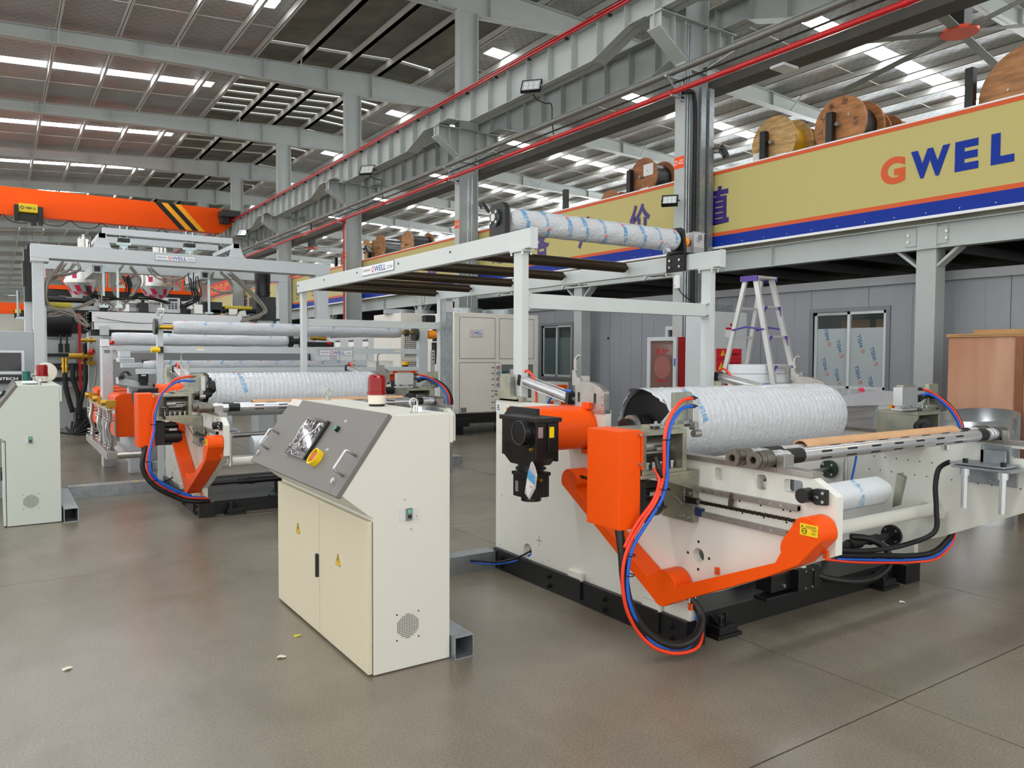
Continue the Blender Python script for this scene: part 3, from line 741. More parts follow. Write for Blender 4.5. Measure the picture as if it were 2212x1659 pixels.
# small tapped holes in the plates
m = MB(); rg = random.Random(3)
for yy in (2.55, 2.42, 2.29, 2.25): m.cyl((3.118, yy, .805), (3.1195, yy, .805), .005, 8); m.cyl((3.118, yy+.02, .862), (3.1195, yy+.02, .862), .005, 8)
for yy, zz in ((4.80, .17), (4.80, 1.02), (4.78, .55), (4.26, .145+.02), (4.19, .19), (4.325, .304), (4.275, .304), (4.30, .329), (4.30, .279)): m.cyl((3.1185, yy, zz), (3.1195, yy, zz), .004, 8)
for k in range(4): a = R(90*k); m.cyl((3.1185, 2.84+.075*math.cos(a), .524+.075*math.sin(a)), (3.1195, 2.84+.075*math.cos(a), .524+.075*math.sin(a)), .008, 8)
for r_, (ya, za) in enumerate(((3.30, .86), (3.25, .76))):
    for i in range(13): yy = ya-i*.085; m.cyl((5.398, yy, za-.0*i), (5.3995, yy, za), .005, 6)
m.build('tapped_hole', M_BLACK, W, kind='stuff')

# motor side: black mounting plate, gearbox, motor, orange belt cover
m = MB(); m.prism([(3.985, .985), (3.985, 1.215), (3.90, 1.285), (3.62, 1.285), (3.62, .985)], 0, 2.60, 2.625); mp = m.build('motor_plate', M_BLACK, W, bevel=.002)
m = MB(); m.prism([(3.98, 1.295), (3.62, 1.285), (3.55, 1.272), (3.45, 1.24), (3.36, 1.19), (3.345, 1.14), (3.36, 1.09), (3.42, 1.04), (3.55, 1.0), (3.98, 1.0)], 0, 2.70, 2.71)
def dcap(c_y, c_z, r): return [(c_y-r*math.sin(R(t)), c_z+r*math.cos(R(t))) for t in range(0, 181, 12)]
m = MB(); poly = [(3.98, 1.272)]+dcap(3.815, 1.137, .133)+[(3.98, 1.004)]
m.prism(poly, 0, 2.63, 3.118, smooth=True)
cv = m.build('belt_cover', M_ORANGE, W)
SHIFT_B = [mp]; SKIP_B = [cv]
q = MB(); q.box(3.085, 3.118, 3.73, 3.80, 1.26, 1.30); q.box(3.085, 3.118, 3.73, 3.80, .975, 1.005); q.build('cover_tab', M_ORANGE, cv)
m = MB(); m.box(2.455, 2.61, 3.42, 3.75, 1.02, 1.235); m.prism([(3.75, 1.02), (3.68, .975), (3.48, .975), (3.42, 1.03)], 0, 2.46, 2.60); m.box(2.44, 2.62, 3.40, 3.77, 1.225, 1.25)
m.cyl((2.46, 3.515, 1.165), (2.405, 3.515, 1.165), .07, 32); m.cyl((2.46, 3.515, 1.165), (2.445, 3.515, 1.165), .085, 32); m.box(2.60, 2.62, 3.43, 3.78, 1.0, 1.24)
for i in range(4): m.box(2.452, 2.458, 3.72-.02*i, 3.725-.02*i, 1.03, 1.10)
m.box(2.53, 2.60, 3.405, 3.42, 1.06, 1.22); m.cyl((2.535, 3.58, .985), (2.535, 3.58, .93), .075, 24); m.cyl((2.535, 3.58, .955), (2.535, 3.58, .945), .088, 24)
gb = m.build('gearbox', M_BLACK, W, bevel=.006); SHIFT_B.append(gb)
m = MB(); m.torus((2.403, 3.515, 1.165), .066, .002, 0, 32, 6); m.build('cover_ring', mat('ring_grey', (90, 90, 90), .4), gb)
m = MB(); m.box(2.468, 2.50, 3.415, 3.4195, 1.14, 1.20); m.build('rating_plate', M_ALU, gb)
m = MB(); m.box(2.535, 2.565, 3.40, 3.4045, 1.14, 1.20); m.build('yellow_label', M_YEL, gb)
m = MB()
for yy, zz in ((3.92, 1.17), (3.92, 1.04)): m.cyl((2.58, yy, zz), (2.60, yy, zz), .015, 6, smooth=False); m.cyl((2.592, yy, zz), (2.60, yy, zz), .02, 14)
m.build('gearbox_bolt', M_BOLT, gb)
m = MB(); m.cyl((2.44, 3.455, 1.075), (2.46, 3.455, 1.075), .010, 6, smooth=False); m.build('oil_plug', M_BRASS, gb)
m = MB(); m.box(2.465, 2.60, 3.50, 3.645, .80, .915)
for i in range(7): m.box(2.460, 2.605, 3.496+.024*i, 3.502+.024*i, .79, .92)
for i in range(6): m.box(2.460+.026*i, 2.466+.026*i, 3.495, 3.65, .79, .92)
m.cyl((2.535, 3.575, .80), (2.535, 3.575, .765), .058, 24); m.box(2.455, 2.612, 3.49, 3.66, .912, .932)
mo = m.build('drive_motor', M_BLACK, W, bevel=.003); SHIFT_B.append(mo)
m = MB(); m.box(2.455, 2.459, 3.595, 3.62, .82, .88); m.build('rating_plate', M_ALU, mo)
m = MB(); m.cyl((2.53, 3.47, .895), (2.53, 3.495, .895), .01, 8); m.build('cable_gland', M_BRASS, mo)
# instruction sheet in a clear bag tied to the gearbox
tagt = MB(); bx = 2.43
tagt.prism([(3.435, 1.005), (3.465, .93), (3.490, .83), (3.445, .80), (3.390, .87), (3.375, .945), (3.395, .985), (3.420, 1.015)], 0, bx, bx+.004); tg = tagt.build('instruction_bag', mat('clear_bag', (225, 220, 222), .15, alpha=.75, coat=.6), W); SKIP_B.append(tg)
tagt = MB(); tagt.prism([(3.450, .965), (3.475, .865), (3.455, .81), (3.405, .87), (3.390, .93)], 0, bx-.003, bx); tagt.build('instruction_sheet', mat('paper', (235, 232, 230), .6), tg)
tagt = MB(); tagt.prism([(3.447, .968), (3.460, .92), (3.395, .89), (3.387, .935)], 0, bx-.005, bx-.003); tagt.build('blue_band', mat('blue_paper', (90, 165, 215), .6), tg)
tagt = MB(); put_text(tagt, '合格证', (bx-.0055, 3.42, .875), (0, -1, 0), (0, .2, 1), w=.03, h=.012); tagt.build('sheet_print', M_PRINTR, tg)
m = MB(); put_text(m, 'B', (3.1165, 4.825, 1.205), (0, -1, 0), (0, 0, 1), h=.045, bold=.01); lab = MB(); lab.box(3.117, 3.1195, 4.795, 4.857, 1.17, 1.24); lb = lab.build('letter_plate', M_PLATE, W); m.build('letter', M_PRINTK, lb)

# sliding unwind clamp head: shared shape for the near and far side
def clamp_head(x0, s, parent):
    """box frame with the chuck; x0 is the plate face, s = -1 builds outward to -x, +1 inward for the far side"""
    X = lambda d: x0+s*d
    def bx(mb, a, b, y0, y1, z0, z1): mb.box(X(a), X(b), y0, y1, z0, z1)
    m = MB(); bx(m, .10, .415, 2.84, 3.14, 1.19, 1.213); bx(m, .10, .415, 2.84, 3.14, .99, 1.01); bx(m, .10, .13, 2.84, 3.14, 1.01, 1.19); bx(m, .39, .415, 2.84, 3.14, 1.01, 1.19); bx(m, .13, .39, 3.11, 3.14, 1.01, 1.19)
    hd = m.build('clamp_box', M_ZINC, parent, bevel=.002)
    m = MB(); bx(m, .01, .43, 2.835, 3.15, .972, .99); m.prism([(X(.01), .985), (X(.01), .875), (X(.33), .972)], 1, 2.838, 2.852); m.build('clamp_shelf', M_ZINC, hd, bevel=.002)
    m = MB(); bx(m, .005, .045, 2.84, 3.075, .705, .972); sl = m.build('slide_plate', M_ZINC, hd, bevel=.002)
    m = MB()
    for yy in (2.87, 2.92, 3.05):
        for zz in (.73, .80, .86): m.cyl((X(.045), yy, zz), (X(.055), yy, zz), .009, 10)
    m.build('slide_bolt', M_BOLT, sl)
    m = MB(); bx(m, -.01+.01, .03, 2.80, 2.84, .745, .785); m.build('rail_carriage', mat('carriage_blue', (28, 46, 92), .4), sl)
    m = MB(); m.cyl((X(.13), 3.02, 1.11), (X(.30), 3.02, 1.11), .06, 24); m.cyl((X(.16), 2.95, 1.085), (X(.36), 2.95, 1.085), .009, 10); m.cyl((X(.34), 2.95, 1.085), (X(.355), 2.95, 1.085), .018, 6, smooth=False); m.cyl((X(.14), 2.96, 1.10), (X(.22), 2.96, 1.10), .022, 12)
    m.build('chuck_spindle', M_STEEL, hd)
    m = MB()
    for i in range(5): m.cyl((X(.15+.045*i), 2.9, 1.01), (X(.15+.045*i), 2.9, 1.035), .011+.003*(i % 2), 10); m.cyl((X(.15+.045*i), 2.9, 1.035), (X(.15+.045*i), 2.9, 1.045), .016, 10)
    m.build('clamp_bolt', M_BOLT, hd)
    # lock arm on top
    m = MB(); bx(m, -.03, .10, 2.93, 2.96, 1.215, 1.40); m.prism([(X(.10), 1.235), (X(.19), 1.235), (X(.02), 1.39), (X(-.0), 1.36)], 1, 2.935, 2.95); bx(m, .0, .28, 2.90, 3.0, 1.213, 1.232)
    m.build('lock_arm', M_ZINC, hd, bevel=.002)
    m = MB()
    for i in range(4): m.cyl((X(.13+.03*i), 2.93+.02*(i % 2), 1.232), (X(.13+.03*i), 2.93+.02*(i % 2), 1.25), .009, 8)
    bx(m, .02, .06, 2.90, 2.93, 1.22, 1.25); bx(m, .24, .28, 2.90, 2.93, 1.215, 1.24); m.build('lock_bolt', M_GALV, hd)
    return hd
h0 = clamp_head(3.12, -1, W)
m = MB(); m.box(3.115, 3.155, 2.885, 2.93, 1.235, 1.375); vb = m.build('valve_block', M_ALU, W, bevel=.002)
m = MB()
for zz in (1.335, 1.378): m.cyl((3.0, 2.80, zz), (3.03, 2.80, zz), .011, 10); m.cyl((3.03, 2.80, zz), (3.05, 2.80, zz), .005, 8)
m.build('hose_fitting', M_BLACK, vb)
m = MB(); m.box(3.10, 3.13, 2.86, 2.9, 1.20, 1.245); m.cyl((3.10, 2.87, 1.18), (3.15, 2.87, 1.18), .02, 12); m.build('guide_bearing', M_STEEL, W)
# tall orange cover with its bevelled corner
m = MB(); m.box(2.555, 2.695, 2.845, 3.10, .725, 1.222); m.box(2.695, 2.705, 2.835, 2.85, 1.02, 1.215)
oc = m.build('drive_cover', M_ORANGE, W, bevel=.004)
m = MB()
for zz in (1.20, 1.05): m.cyl((2.685, 2.845, zz), (2.685, 2.833, zz), .009, 8)
m.build('cover_screw', M_BOLT, oc)
# black gearmotor behind the cover
m = MB(); m.box(2.70, 2.79, 2.90, 3.08, .73, .95); m.cyl((2.79, 2.98, .80), (2.93, 2.98, .80), .062, 22); m.cyl((2.78, 2.98, .87), (2.92, 2.98, .87), .045, 20); m.box(2.76, 2.90, 2.92, 3.05, .905, .935); m.cyl((2.93, 2.98, .8), (2.95, 2.98, .8), .05, 20); m.box(2.79, 2.86, 2.93, 3.04, .725, .75); m.cyl((2.70, 3.12, .86), (2.66, 3.12, .86), .04, 16)
gm = m.build('clamp_gearmotor', M_BLACK, W, bevel=.004)
m = MB(); m.box(2.83, 2.90, 2.916, 2.919, .862, .882); m.build('rating_plate', M_ALU, gm)
# hex key hanging on the slide plate
m = MB(); m.tube([(3.045, 2.875, .93), (3.045, 2.88, .80)], .004, 6, 1); m.tube([(3.045, 2.88, .80), (3.0, 3.05, .93)], .004, 6, 1); m.build('hanging_key', M_RAIL, W)

# hoses from the clamp head down to the base
def hose(name, pts, r, m_, ribs=0, sub=8): return MB().tube(pts, r, 10 if r > .015 else 8, sub, ribs=ribs).build(name, m_, W)
SKIP_B.append(hose('red_air_hose', [(3.03, 2.80, 1.378), (2.94, 2.79, 1.37), (2.86, 2.77, 1.335), (2.80, 2.76, 1.27), (2.765, 2.75, 1.18), (2.765, 2.75, 1.06), (2.765, 2.76, .97), (2.73, 2.77, .87), (2.66, 2.80, .76), (2.60, 2.83, .64), (2.575, 2.84, .50), (2.60, 2.84, .34), (2.68, 2.84, .20), (2.78, 2.82, .10), (2.92, 2.80, .045), (3.08, 2.80, .045), (3.17, 2.85, .12), (3.19, 2.9, .22)], .0095, M_REDH))
SKIP_B.append(hose('red_air_hose', [(2.745, 2.80, 1.03), (2.752, 2.77, .97), (2.72, 2.78, .87), (2.64, 2.81, .76), (2.585, 2.84, .64)], .0095, M_REDH))
SKIP_B.append(hose('blue_air_hose', [(3.03, 2.80, 1.335), (2.95, 2.79, 1.332), (2.88, 2.77, 1.31), (2.82, 2.76, 1.25), (2.785, 2.745, 1.17), (2.78, 2.745, 1.06), (2.78, 2.745, .97), (2.755, 2.76, .87), (2.69, 2.79, .76), (2.625, 2.82, .64), (2.60, 2.83, .50), (2.615, 2.83, .36), (2.70, 2.83, .21), (2.82, 2.82, .10), (3.02, 2.82, .05), (3.15, 2.87, .09), (3.18, 2.92, .22)], .0095, M_BLUEH))
SKIP_B.append(hose('corrugated_hose', [(2.60, 2.90, .74), (2.60, 2.87, .60), (2.605, 2.86, .48), (2.63, 2.85, .35), (2.70, 2.84, .22), (2.82, 2.83, .12), (2.96, 2.82, .075), (3.09, 2.82, .10), (3.17, 2.86, .18), (3.14, 2.92, .27)], .023, mat('black_corrugated', (20, 20, 20), .45), 1, 22))
for p in ((2.77, 2.745, .93), (2.775, 2.745, 1.18), (2.76, 2.76, .84), (2.615, 2.83, .60), (2.61, 2.83, .50)): SKIP_B.append(MB().torus(p, .026, .003, 2, 14, 5).build('cable_tie', M_BLACK, W))
m = MB(); m.cyl((2.745, 2.79, 1.09), (2.75, 2.77, 1.03), .013, 8); m.cyl((2.79, 2.77, 1.10), (2.787, 2.75, 1.03), .013, 8); m.cyl((2.745, 2.77, 1.03), (2.77, 2.76, .985), .012, 8); m.build('hose_fitting', M_BLACK, W)
hose('black_cable', [(3.155, 4.44, .20), (3.08, 4.50, .15), (3.0, 4.62, .10), (2.94, 4.74, .085), (2.86, 4.80, .09)], .007, M_BLACKR)
hose('blue_cable', [(3.155, 4.43, .18), (3.09, 4.52, .12), (3.0, 4.64, .08), (2.92, 4.76, .07), (2.86, 4.80, .08)], .006, M_BLUEH)

# contact roll wrapped in bubble film, with ragged film edge over the dark core end
RY, RZ, RR = 3.50, 1.163, .232
m = MB(); rg = random.Random(5); SEG = 72; xs = []; x = 3.30
def rollpt(x, a, rr): return (x, RY+rr*math.cos(a), RZ+rr*math.sin(a))
nx = 110; n0 = len(m.v)
for i in range(nx+1):
    for k in range(SEG):
        a = 2*math.pi*k/SEG; x = 3.31+(5.15-3.31)*i/nx
        if i == 0: x += .05*math.sin(3*a)+.025*math.sin(7*a+1)+rg.uniform(-.015, .015)
        if i == 1: x = max(x, 3.31)+.03*math.sin(3*a)
        ph = (i*1.0+k/SEG*6) % 3.0; bump_ = .0035*math.sin(ph/3*2*math.pi)
        rr = RR+bump_+rg.uniform(-.0012, .0012)-(.012 if i == nx else 0)
        m.v.append(rollpt(x, a, rr))
for i in range(nx):
    for k in range(SEG): j = (k+1) % SEG; a = n0+i*SEG; m.face([a+k, a+j, a+SEG+j, a+SEG+k], True)
m.face([n0+nx*SEG+k for k in range(SEG)])
wr = m.build('wrapped_contact_roll', M_FILMBIG, W)
m = MB(); m.cyl((3.36, RY, RZ), (5.12, RY, RZ), RR-.014, 48); m.build('roll_body', mat('dark_roll_end', (14, 14, 15), .5), wr)
m = MB(); m.cyl((3.17, RY, RZ), (3.36, RY, RZ), .05, 20); m.cyl((3.26, RY, RZ), (3.34, RY, RZ), .075, 24); m.cyl((5.12, RY, RZ), (5.42, RY, RZ), .045, 20); m.build('roll_journal', M_BLACK, wr)
m = MB(); m.cyl((3.22, RY, RZ), (3.25, RY, RZ), .07, 24); m.build('journal_collar', M_STEEL, wr)
mb = MB(); mr = MB()
def warpR(u, v, x=3.62, a0=2.45): a = a0-v/RR; return (x+u, RY+(RR+.005)*math.cos(a), RZ+(RR+.005)*math.sin(a))
put_text(mb, '金韦尔机械', (0, 0, 0), (1, 0, 0), (0, 0, 1), h=.05, rot=-1.4, warp=warpR); mb.build('film_print', M_FILMB, wr)
put_text(mr, 'GWELL', (0, 0, 0), (1, 0, 0), (0, 0, 1), h=.035, rot=-1.4, bold=.02, warp=lambda u, v: warpR(u-.01, v+.2)); mr.build('film_print', M_FILMR, wr)

# lower foam wrapped roll, cross tube, drive shaft, small shaft with flanges
m = MB()
prof = [(0, .07), (.0, .10)]
pts = []
for k in range(28):
    a = 2*math.pi*k/28; r_ = .105+.012*math.cos(2*a+.6)+.006*math.sin(5*a); pts.append((3.02+r_*math.cos(a), .66+r_*math.sin(a)))
m.prism(pts, 0, 3.62, 5.10, smooth=True); lr = m.build('foam_wrapped_roll', M_FOAM, W)
for q in (.0, .55):
    mm = MB()
    def wp(u, v, x=4.20+q, a0=2.75): a = a0-v/.118; return (x+u, 3.02+.121*math.cos(a), .66+.121*math.sin(a))
    put_text(mm, '金韦尔机械', (0, 0, 0), (1, 0, 0), (0, 0, 1), h=.04, rot=-1.45, warp=wp); mm.build('film_print', M_FILMB, lr)
m = MB(); m.cyl((3.17, 2.62, .655), (5.36, 2.62, .655), .042, 28); m.cyl((3.17, 2.62, .655), (3.19, 2.62, .655), .08, 20); m.cyl((5.38, 2.62, .58), (5.40, 2.62, .58), .001, 4)
# the tube meets the far plate at the white flange
m = MB(); A = Vector((3.17, 2.76, .545)); Bq = Vector((5.385, 2.76, .545))
m.cyl(A, Bq, .043, 28); m.cyl(Bq-Vector((.02, 0, 0)), Bq+Vector((.014, 0, 0)), .085, 8, smooth=False)
ct_ = m.build('cross_tube', M_WHITE, W)
m = MB()
for k in range(4): a = R(45+90*k); c = Vector((5.36, 2.76+.066*math.cos(a), .545+.066*math.sin(a))); m.cyl(c, c-Vector((.014, 0, 0)), .012, 10)
m.build('flange_bolt', M_WHITE, ct_)
m = MB(); m.cyl((3.17, 3.06, .30), (3.60, 3.06, .30), .02, 12); m.cyl((3.5, 3.06, .30), (4.9, 3.06, .30), .03, 18); m.cyl((4.85, 3.06, .30), (4.98, 3.06, .30), .037, 18); m.cyl((4.98, 3.06, .30), (5.38, 3.06, .30), .024, 14); m.cyl((5.10, 3.06, .30), (5.2, 3.06, .30), .034, 14); m.cyl((5.375, 3.06, .30), (5.398, 3.06, .30), .075, 28); m.cyl((3.6, 3.06, .30), (3.66, 3.06, .30), .036, 14)
ds = m.build('drive_shaft', M_BLACK, W)
m = MB()
for k in range(4): a = R(45+90*k); c = Vector((5.375, 3.06+.055*math.cos(a), .30+.055*math.sin(a))); m.cyl(c, c-Vector((.006, 0, 0)), .008, 10)
m.build('flange_bolt', M_BOLT, ds)
m = MB(); m.cyl((3.17, 3.57, .72), (5.0, 3.57, .72), .028, 18); m.cyl((5.0, 3.57, .72), (5.38, 3.57, .72), .015, 12); m.box(5.02, 5.06, 3.50, 3.60, .45, .74); gs = m.build('guide_shaft', M_STEEL, W)
m = MB(); m.cyl((5.36, 3.57, .72), (5.398, 3.57, .72), .068, 24); gf = m.build('bearing_flange', mat('bearing_green', (38, 56, 46), .45), W)
m = MB()
for k in range(4): a = R(45+90*k); c = Vector((5.36, 3.57+.052*math.cos(a), .72+.052*math.sin(a))); m.cyl(c, c-Vector((.008, 0, 0)), .009, 8)
m.build('flange_bolt', M_BOLT, gf)
m = MB(); m.cyl((5.30, 3.38, .80), (5.30, 3.38, .64), .018, 14); m.cyl((5.30, 3.38, .86), (5.30, 3.38, .80), .01, 8); m.build('small_cylinder', M_ALU, W)
hose('blue_air_hose', [(5.32, 3.30, .90), (5.31, 3.32, .75), (5.30, 3.34, .63)], .008, M_BLUEH)
m = MB(); m.prism([(2.87, .80), (2.82, .78), (2.86, .58), (2.90, .56)], 0, 5.10, 5.14); m.build('roll_bearing_plate', M_ZINC, W)
m = MB(); m.prism([(3.9, .13), (5.0, .13), (4.9, .26), (4.0, .30)], 1, 3.30, 3.31); m.box(4.3, 4.75, 3.2, 3.3, .13, .24); m.build('hose_bracket', M_GALV, W)

# far side clamp head and shaft lifting bracket
h1 = clamp_head(5.70, -1, W)
m = MB(); m.box(5.195, 5.40, 2.90, 2.965, 1.255, 1.385); m.box(5.19, 5.39, 2.895, 2.975, 1.222, 1.238); m.box(5.21, 5.24, 2.92, 2.96, 1.238, 1.256); m.box(5.30, 5.34, 2.92, 2.99, 1.238, 1.256); ab = m.build('clamp_actuator', M_ALU, W, bevel=.002)
m = MB(); m.box(5.22, 5.37, 2.905, 2.955, 1.385, 1.40); m.build('actuator_cap', M_ZINC, ab)
m = MB()
for zz in (1.37, 1.32): m.cyl((5.40, 2.905, zz), (5.445, 2.90, zz), .012, 10)
m.build('hose_fitting', M_BLACK, ab)
m = MB(); m.cyl((5.35, 2.86, 1.115), (5.30, 2.80, 1.115), .055, 26); m.cyl((5.32, 2.84, 1.115), (5.29, 2.78, 1.115), .03, 20); m.build('chuck_ring', M_BLACK, W)
hose('red_air_hose', [(5.44, 2.90, 1.37), (5.55, 2.90, 1.35), (5.66, 2.88, 1.30), (5.76, 2.84, 1.22), (5.80, 2.80, 1.12), (5.80, 2.78, 1.02)], .010, M_REDH)
hose('blue_air_hose', [(5.44, 2.90, 1.32), (5.52, 2.90, 1.335), (5.62, 2.88, 1.30), (5.72, 2.84, 1.22), (5.77, 2.80, 1.12), (5.78, 2.78, 1.02)], .010, M_BLUEH)
hose('black_hose', [(5.46, 2.93, 1.29), (5.56, 2.92, 1.32), (5.68, 2.90, 1.30), (5.79, 2.86, 1.22), (5.84, 2.82, 1.11), (5.84, 2.80, 1.02)], .018, M_BLACKR)
m = MB(); m.box(5.385, 5.40, 2.245, 2.55, .765, .885); lb_ = m.build('lift_back_plate', M_GALV, W, bevel=.002)
m = MB()
for yy in (2.28, 2.40, 2.53):
    for zz in (.79, .86): m.cyl((5.376, yy, zz), (5.386, yy, zz), .009, 10)
m.build('lift_bolt', M_BOLT, lb_)
m = MB(); m.box(5.13, 5.39, 2.17, 2.53, .885, .90); m.box(5.15, 5.37, 2.22, 2.55, .905, .918); m.prism([(2.36, .885), (2.30, .885), (2.33, .80)], 0, 5.30, 5.385)
m.box(5.30, 5.315, 2.28, 2.43, .918, 1.0); m.box(5.36, 5.375, 2.28, 2.43, .918, 1.03); m.box(5.30, 5.37, 2.41, 2.43, .918, 1.03); m.build('lift_shelf', M_GALV, W, bevel=.002)
for yy in (2.46, 2.235):
    q = MB(); q.cyl((5.17, yy, .885), (5.17, yy, .84), .03, 18); q.cyl((5.17, yy, .84), (5.17, yy, .625), .02, 16); ro = q.build('guide_rod', M_CHROME, W)
    q = MB(); q.cyl((5.17, yy, .918), (5.17, yy, .945), .018, 6, smooth=False); q.build('rod_bolt', M_BLACK, ro)
hose('black_hose', [(5.25, 2.60, .90), (5.16, 2.62, .86), (5.12, 2.62, .75), (5.10, 2.60, .60), (5.08, 2.60, .45), (4.95, 2.72, .36), (4.75, 2.82, .33), (4.55, 2.9, .34), (4.4, 3.0, .36)], .016, M_BLACKR)
hose('black_hose', [(4.35, 3.0, .33), (4.6, 2.9, .30), (4.9, 2.84, .27), (5.15, 2.80, .24), (5.30, 2.72, .26), (5.42, 2.68, .34), (5.45, 2.66, .40)], .018, M_BLACKR)
hose('red_air_hose', [(4.35, 2.98, .30), (4.6, 2.88, .26), (4.9, 2.82, .225), (5.15, 2.78, .20), (5.32, 2.70, .22), (5.44, 2.66, .32), (5.46, 2.65, .42)], .009, M_REDH)
hose('blue_air_hose', [(4.5, 2.92, .285), (4.9, 2.83, .24), (5.15, 2.79, .215), (5.33, 2.71, .235), (5.45, 2.66, .34)], .009, M_BLUEH)
hose('corrugated_hose', [(4.26, 2.98, .23), (4.42, 2.92, .17), (4.65, 2.86, .13), (4.85, 2.84, .14), (4.98, 2.84, .20), (4.99, 2.87, .29), (4.90, 2.93, .36), (4.78, 3.0, .38)], .022, mat('black_corrugated', (20, 20, 20), .45), 1, 22)

m = MB(); m.box(3.175, 3.19, 2.245, 2.55, .765, .885); m.box(3.18, 3.32, 2.24, 2.53, .875, .89); m.box(3.20, 3.30, 2.26, 2.52, .895, .908); m.box(3.19, 3.26, 2.30, 2.42, .908, 1.03); m.build('lift_shelf', M_GALV, W, bevel=.002)
for yy in (2.49, 2.28): q = MB(); q.cyl((3.235, yy, .875), (3.235, yy, .84), .028, 16); q.cyl((3.235, yy, .84), (3.235, yy, .575), .018, 16); q.build('guide_rod', M_CHROME, W)

# air shafts resting on the rails, with their cardboard core
def air_shaft(y, z, x0, x1, label, group=None):
    t = thing('air_shaft', label, 'shaft', (x0, y, z-.04), group)
    r = .0375
    m = MB(); m.cyl((x0+.36, y, z), (x1-.36, y, z), r, 32); s = m.build('shaft_tube', M_CHROME, t)
    m = MB()
    n = 7
    for row, a in enumerate((R(158), R(100), R(212))):
        for i in range(n):
            xa = x0+.46+(x1-x0-.95)*(i+.5*(row % 2)+.1)/n; 
            for dx in (0,):
                m.cyl((xa+.012, y+(r-.003)*math.cos(a), z+(r-.003)*math.sin(a)), (xa+.095, y+(r-.003)*math.cos(a), z+(r-.003)*math.sin(a)), .0062, 8)
    m.build('gripping_lug', M_BLACK, s)
    for xa, sg in ((x0, 1), (x1, -1)):
        X = lambda d: xa+sg*d
        m = MB(); m.cyl((X(.26), y, z), (X(.36), y, z), r+.001, 28); m.build('black_collar', M_BLACK, t)
        m = MB(); m.cyl((X(.12), y, z), (X(.26), y, z), .033, 28); m.cyl((X(.14), y, z), (X(.17), y, z), .038, 28); m.cyl((X(.195), y, z), (X(.21), y, z), .038, 28); m.build('shaft_end', M_CHROME, t)
        m = MB()
        m.pipe((X(0), y, z), (X(.12), y, z), .040, .022, 28); m.cyl((X(.02), y, z), (X(.03), y, z), .0425, 28, cap=False); m.cyl((X(.06), y, z), (X(.12), y, z), .043, 28)
        for k in range(12):
            a = R(30*k); c = Vector((0, y+.0195*math.cos(a), z+.0195*math.sin(a))); m.cyl((X(.002), c.y, c.z), (X(.05), c.y, c.z), .0045, 6)
        m.cyl((X(.045), y, z), (X(.05), y, z), .022, 16)
        m.build('splined_end', mat('dull_steel', (128, 122, 114), .45, .8, var=.2, scale=20), t)
    return t
s1 = air_shaft(2.385, 1.102, 2.985, 5.50, 'front chrome air shaft with toothed ends on the nearer winder')
s2 = air_shaft(2.485, 1.103, 2.955, 5.48, 'rear chrome air shaft behind the front one on the nearer winder')
s3 = thing('cardboard_core', 'long brown cardboard tube threaded over the rear shaft of the nearer winder', 'tube', (3.6, 2.487, 1.055))
m = MB(); m.pipe((3.49, 2.487, 1.108), (5.05, 2.487, 1.108), .054, .047, 36); m.build('tube_wall', M_CARD, s3)
# ================================================================ gantry over the winders
G = thing('roller_gantry', 'white gantry with dark brown rollers and a wrapped roller on top of the nearer winder', 'gantry', (3.2, 4.62, 1.26))
for x0, x1 in ((3.17, 3.23), (5.16, 5.22)):
    m = MB(); m.box(x0, x1, 4.50, 9.62, 2.365, 2.505); bm = m.build('long_beam', M_FRAME, G, bevel=.004)
    m = MB(); m.box(x0-.002, x1+.002, 4.492, 4.50, 2.36, 2.51); m.build('beam_end_cap', M_FRAME, bm)
    m = MB(); m.box(x0, x1, 4.60, 4.71, 1.275, 2.345); m.box(x0-.02, x1+.02, 4.57, 4.74, 2.345, 2.363); po = m.build('front_post', M_FRAME, G, bevel=.004)
    m = MB()
    for yy in (4.585, 4.725):
        for xx in (x0-.008, x1+.008): m.cyl((xx, yy, 2.325), (xx, yy, 2.345), .010, 8)
    m.build('post_bolt', M_BOLT, po)
    m = MB(); m.box(x0-.06 if x0 < 4 else x0-.02, x1+.08 if x0 < 4 else x1+.21, 4.55, 4.80, 1.262, 1.277); m.build('post_foot', M_WHITE, G, bevel=.002)
for xx in (3.3, 5.0):
    pass
m = MB(); m.box(3.245, 5.145, 4.625, 4.685, 1.94, 2.05); xb = m.build('cross_bar', M_FRAME, G, bevel=.004)
m = MB(); m.box(3.23, 3.247, 4.61, 4.70, 1.925, 2.065); m.box(5.143, 5.16, 4.61, 4.70, 1.925, 2.065); m.build('bar_flange', M_FRAME, xb)
m = MB()
for xx in (3.25, 5.138):
    for zz in (1.945, 2.045): m.cyl((xx, 4.617, zz), (xx, 4.603, zz), .009, 8)
m.build('flange_bolt', M_BOLT, xb)
for x0, x1 in ((3.20, 3.26), (5.16, 5.22)):
    m = MB(); m.box(x0, x1, 9.50, 9.60, 0.0 if x0 > 4 else .14, 2.365); m.build('rear_post', M_FRAME, G, bevel=.004)
m = MB(); m.box(3.27, 5.16, 9.52, 9.58, 1.95, 2.045); xb = m.build('cross_bar', M_FRAME, G, bevel=.004)
m = MB(); m.box(3.26, 3.275, 9.51, 9.59, 1.935, 2.06); m.box(5.145, 5.16, 9.51, 9.59, 1.935, 2.06); m.build('bar_flange', M_FRAME, xb)
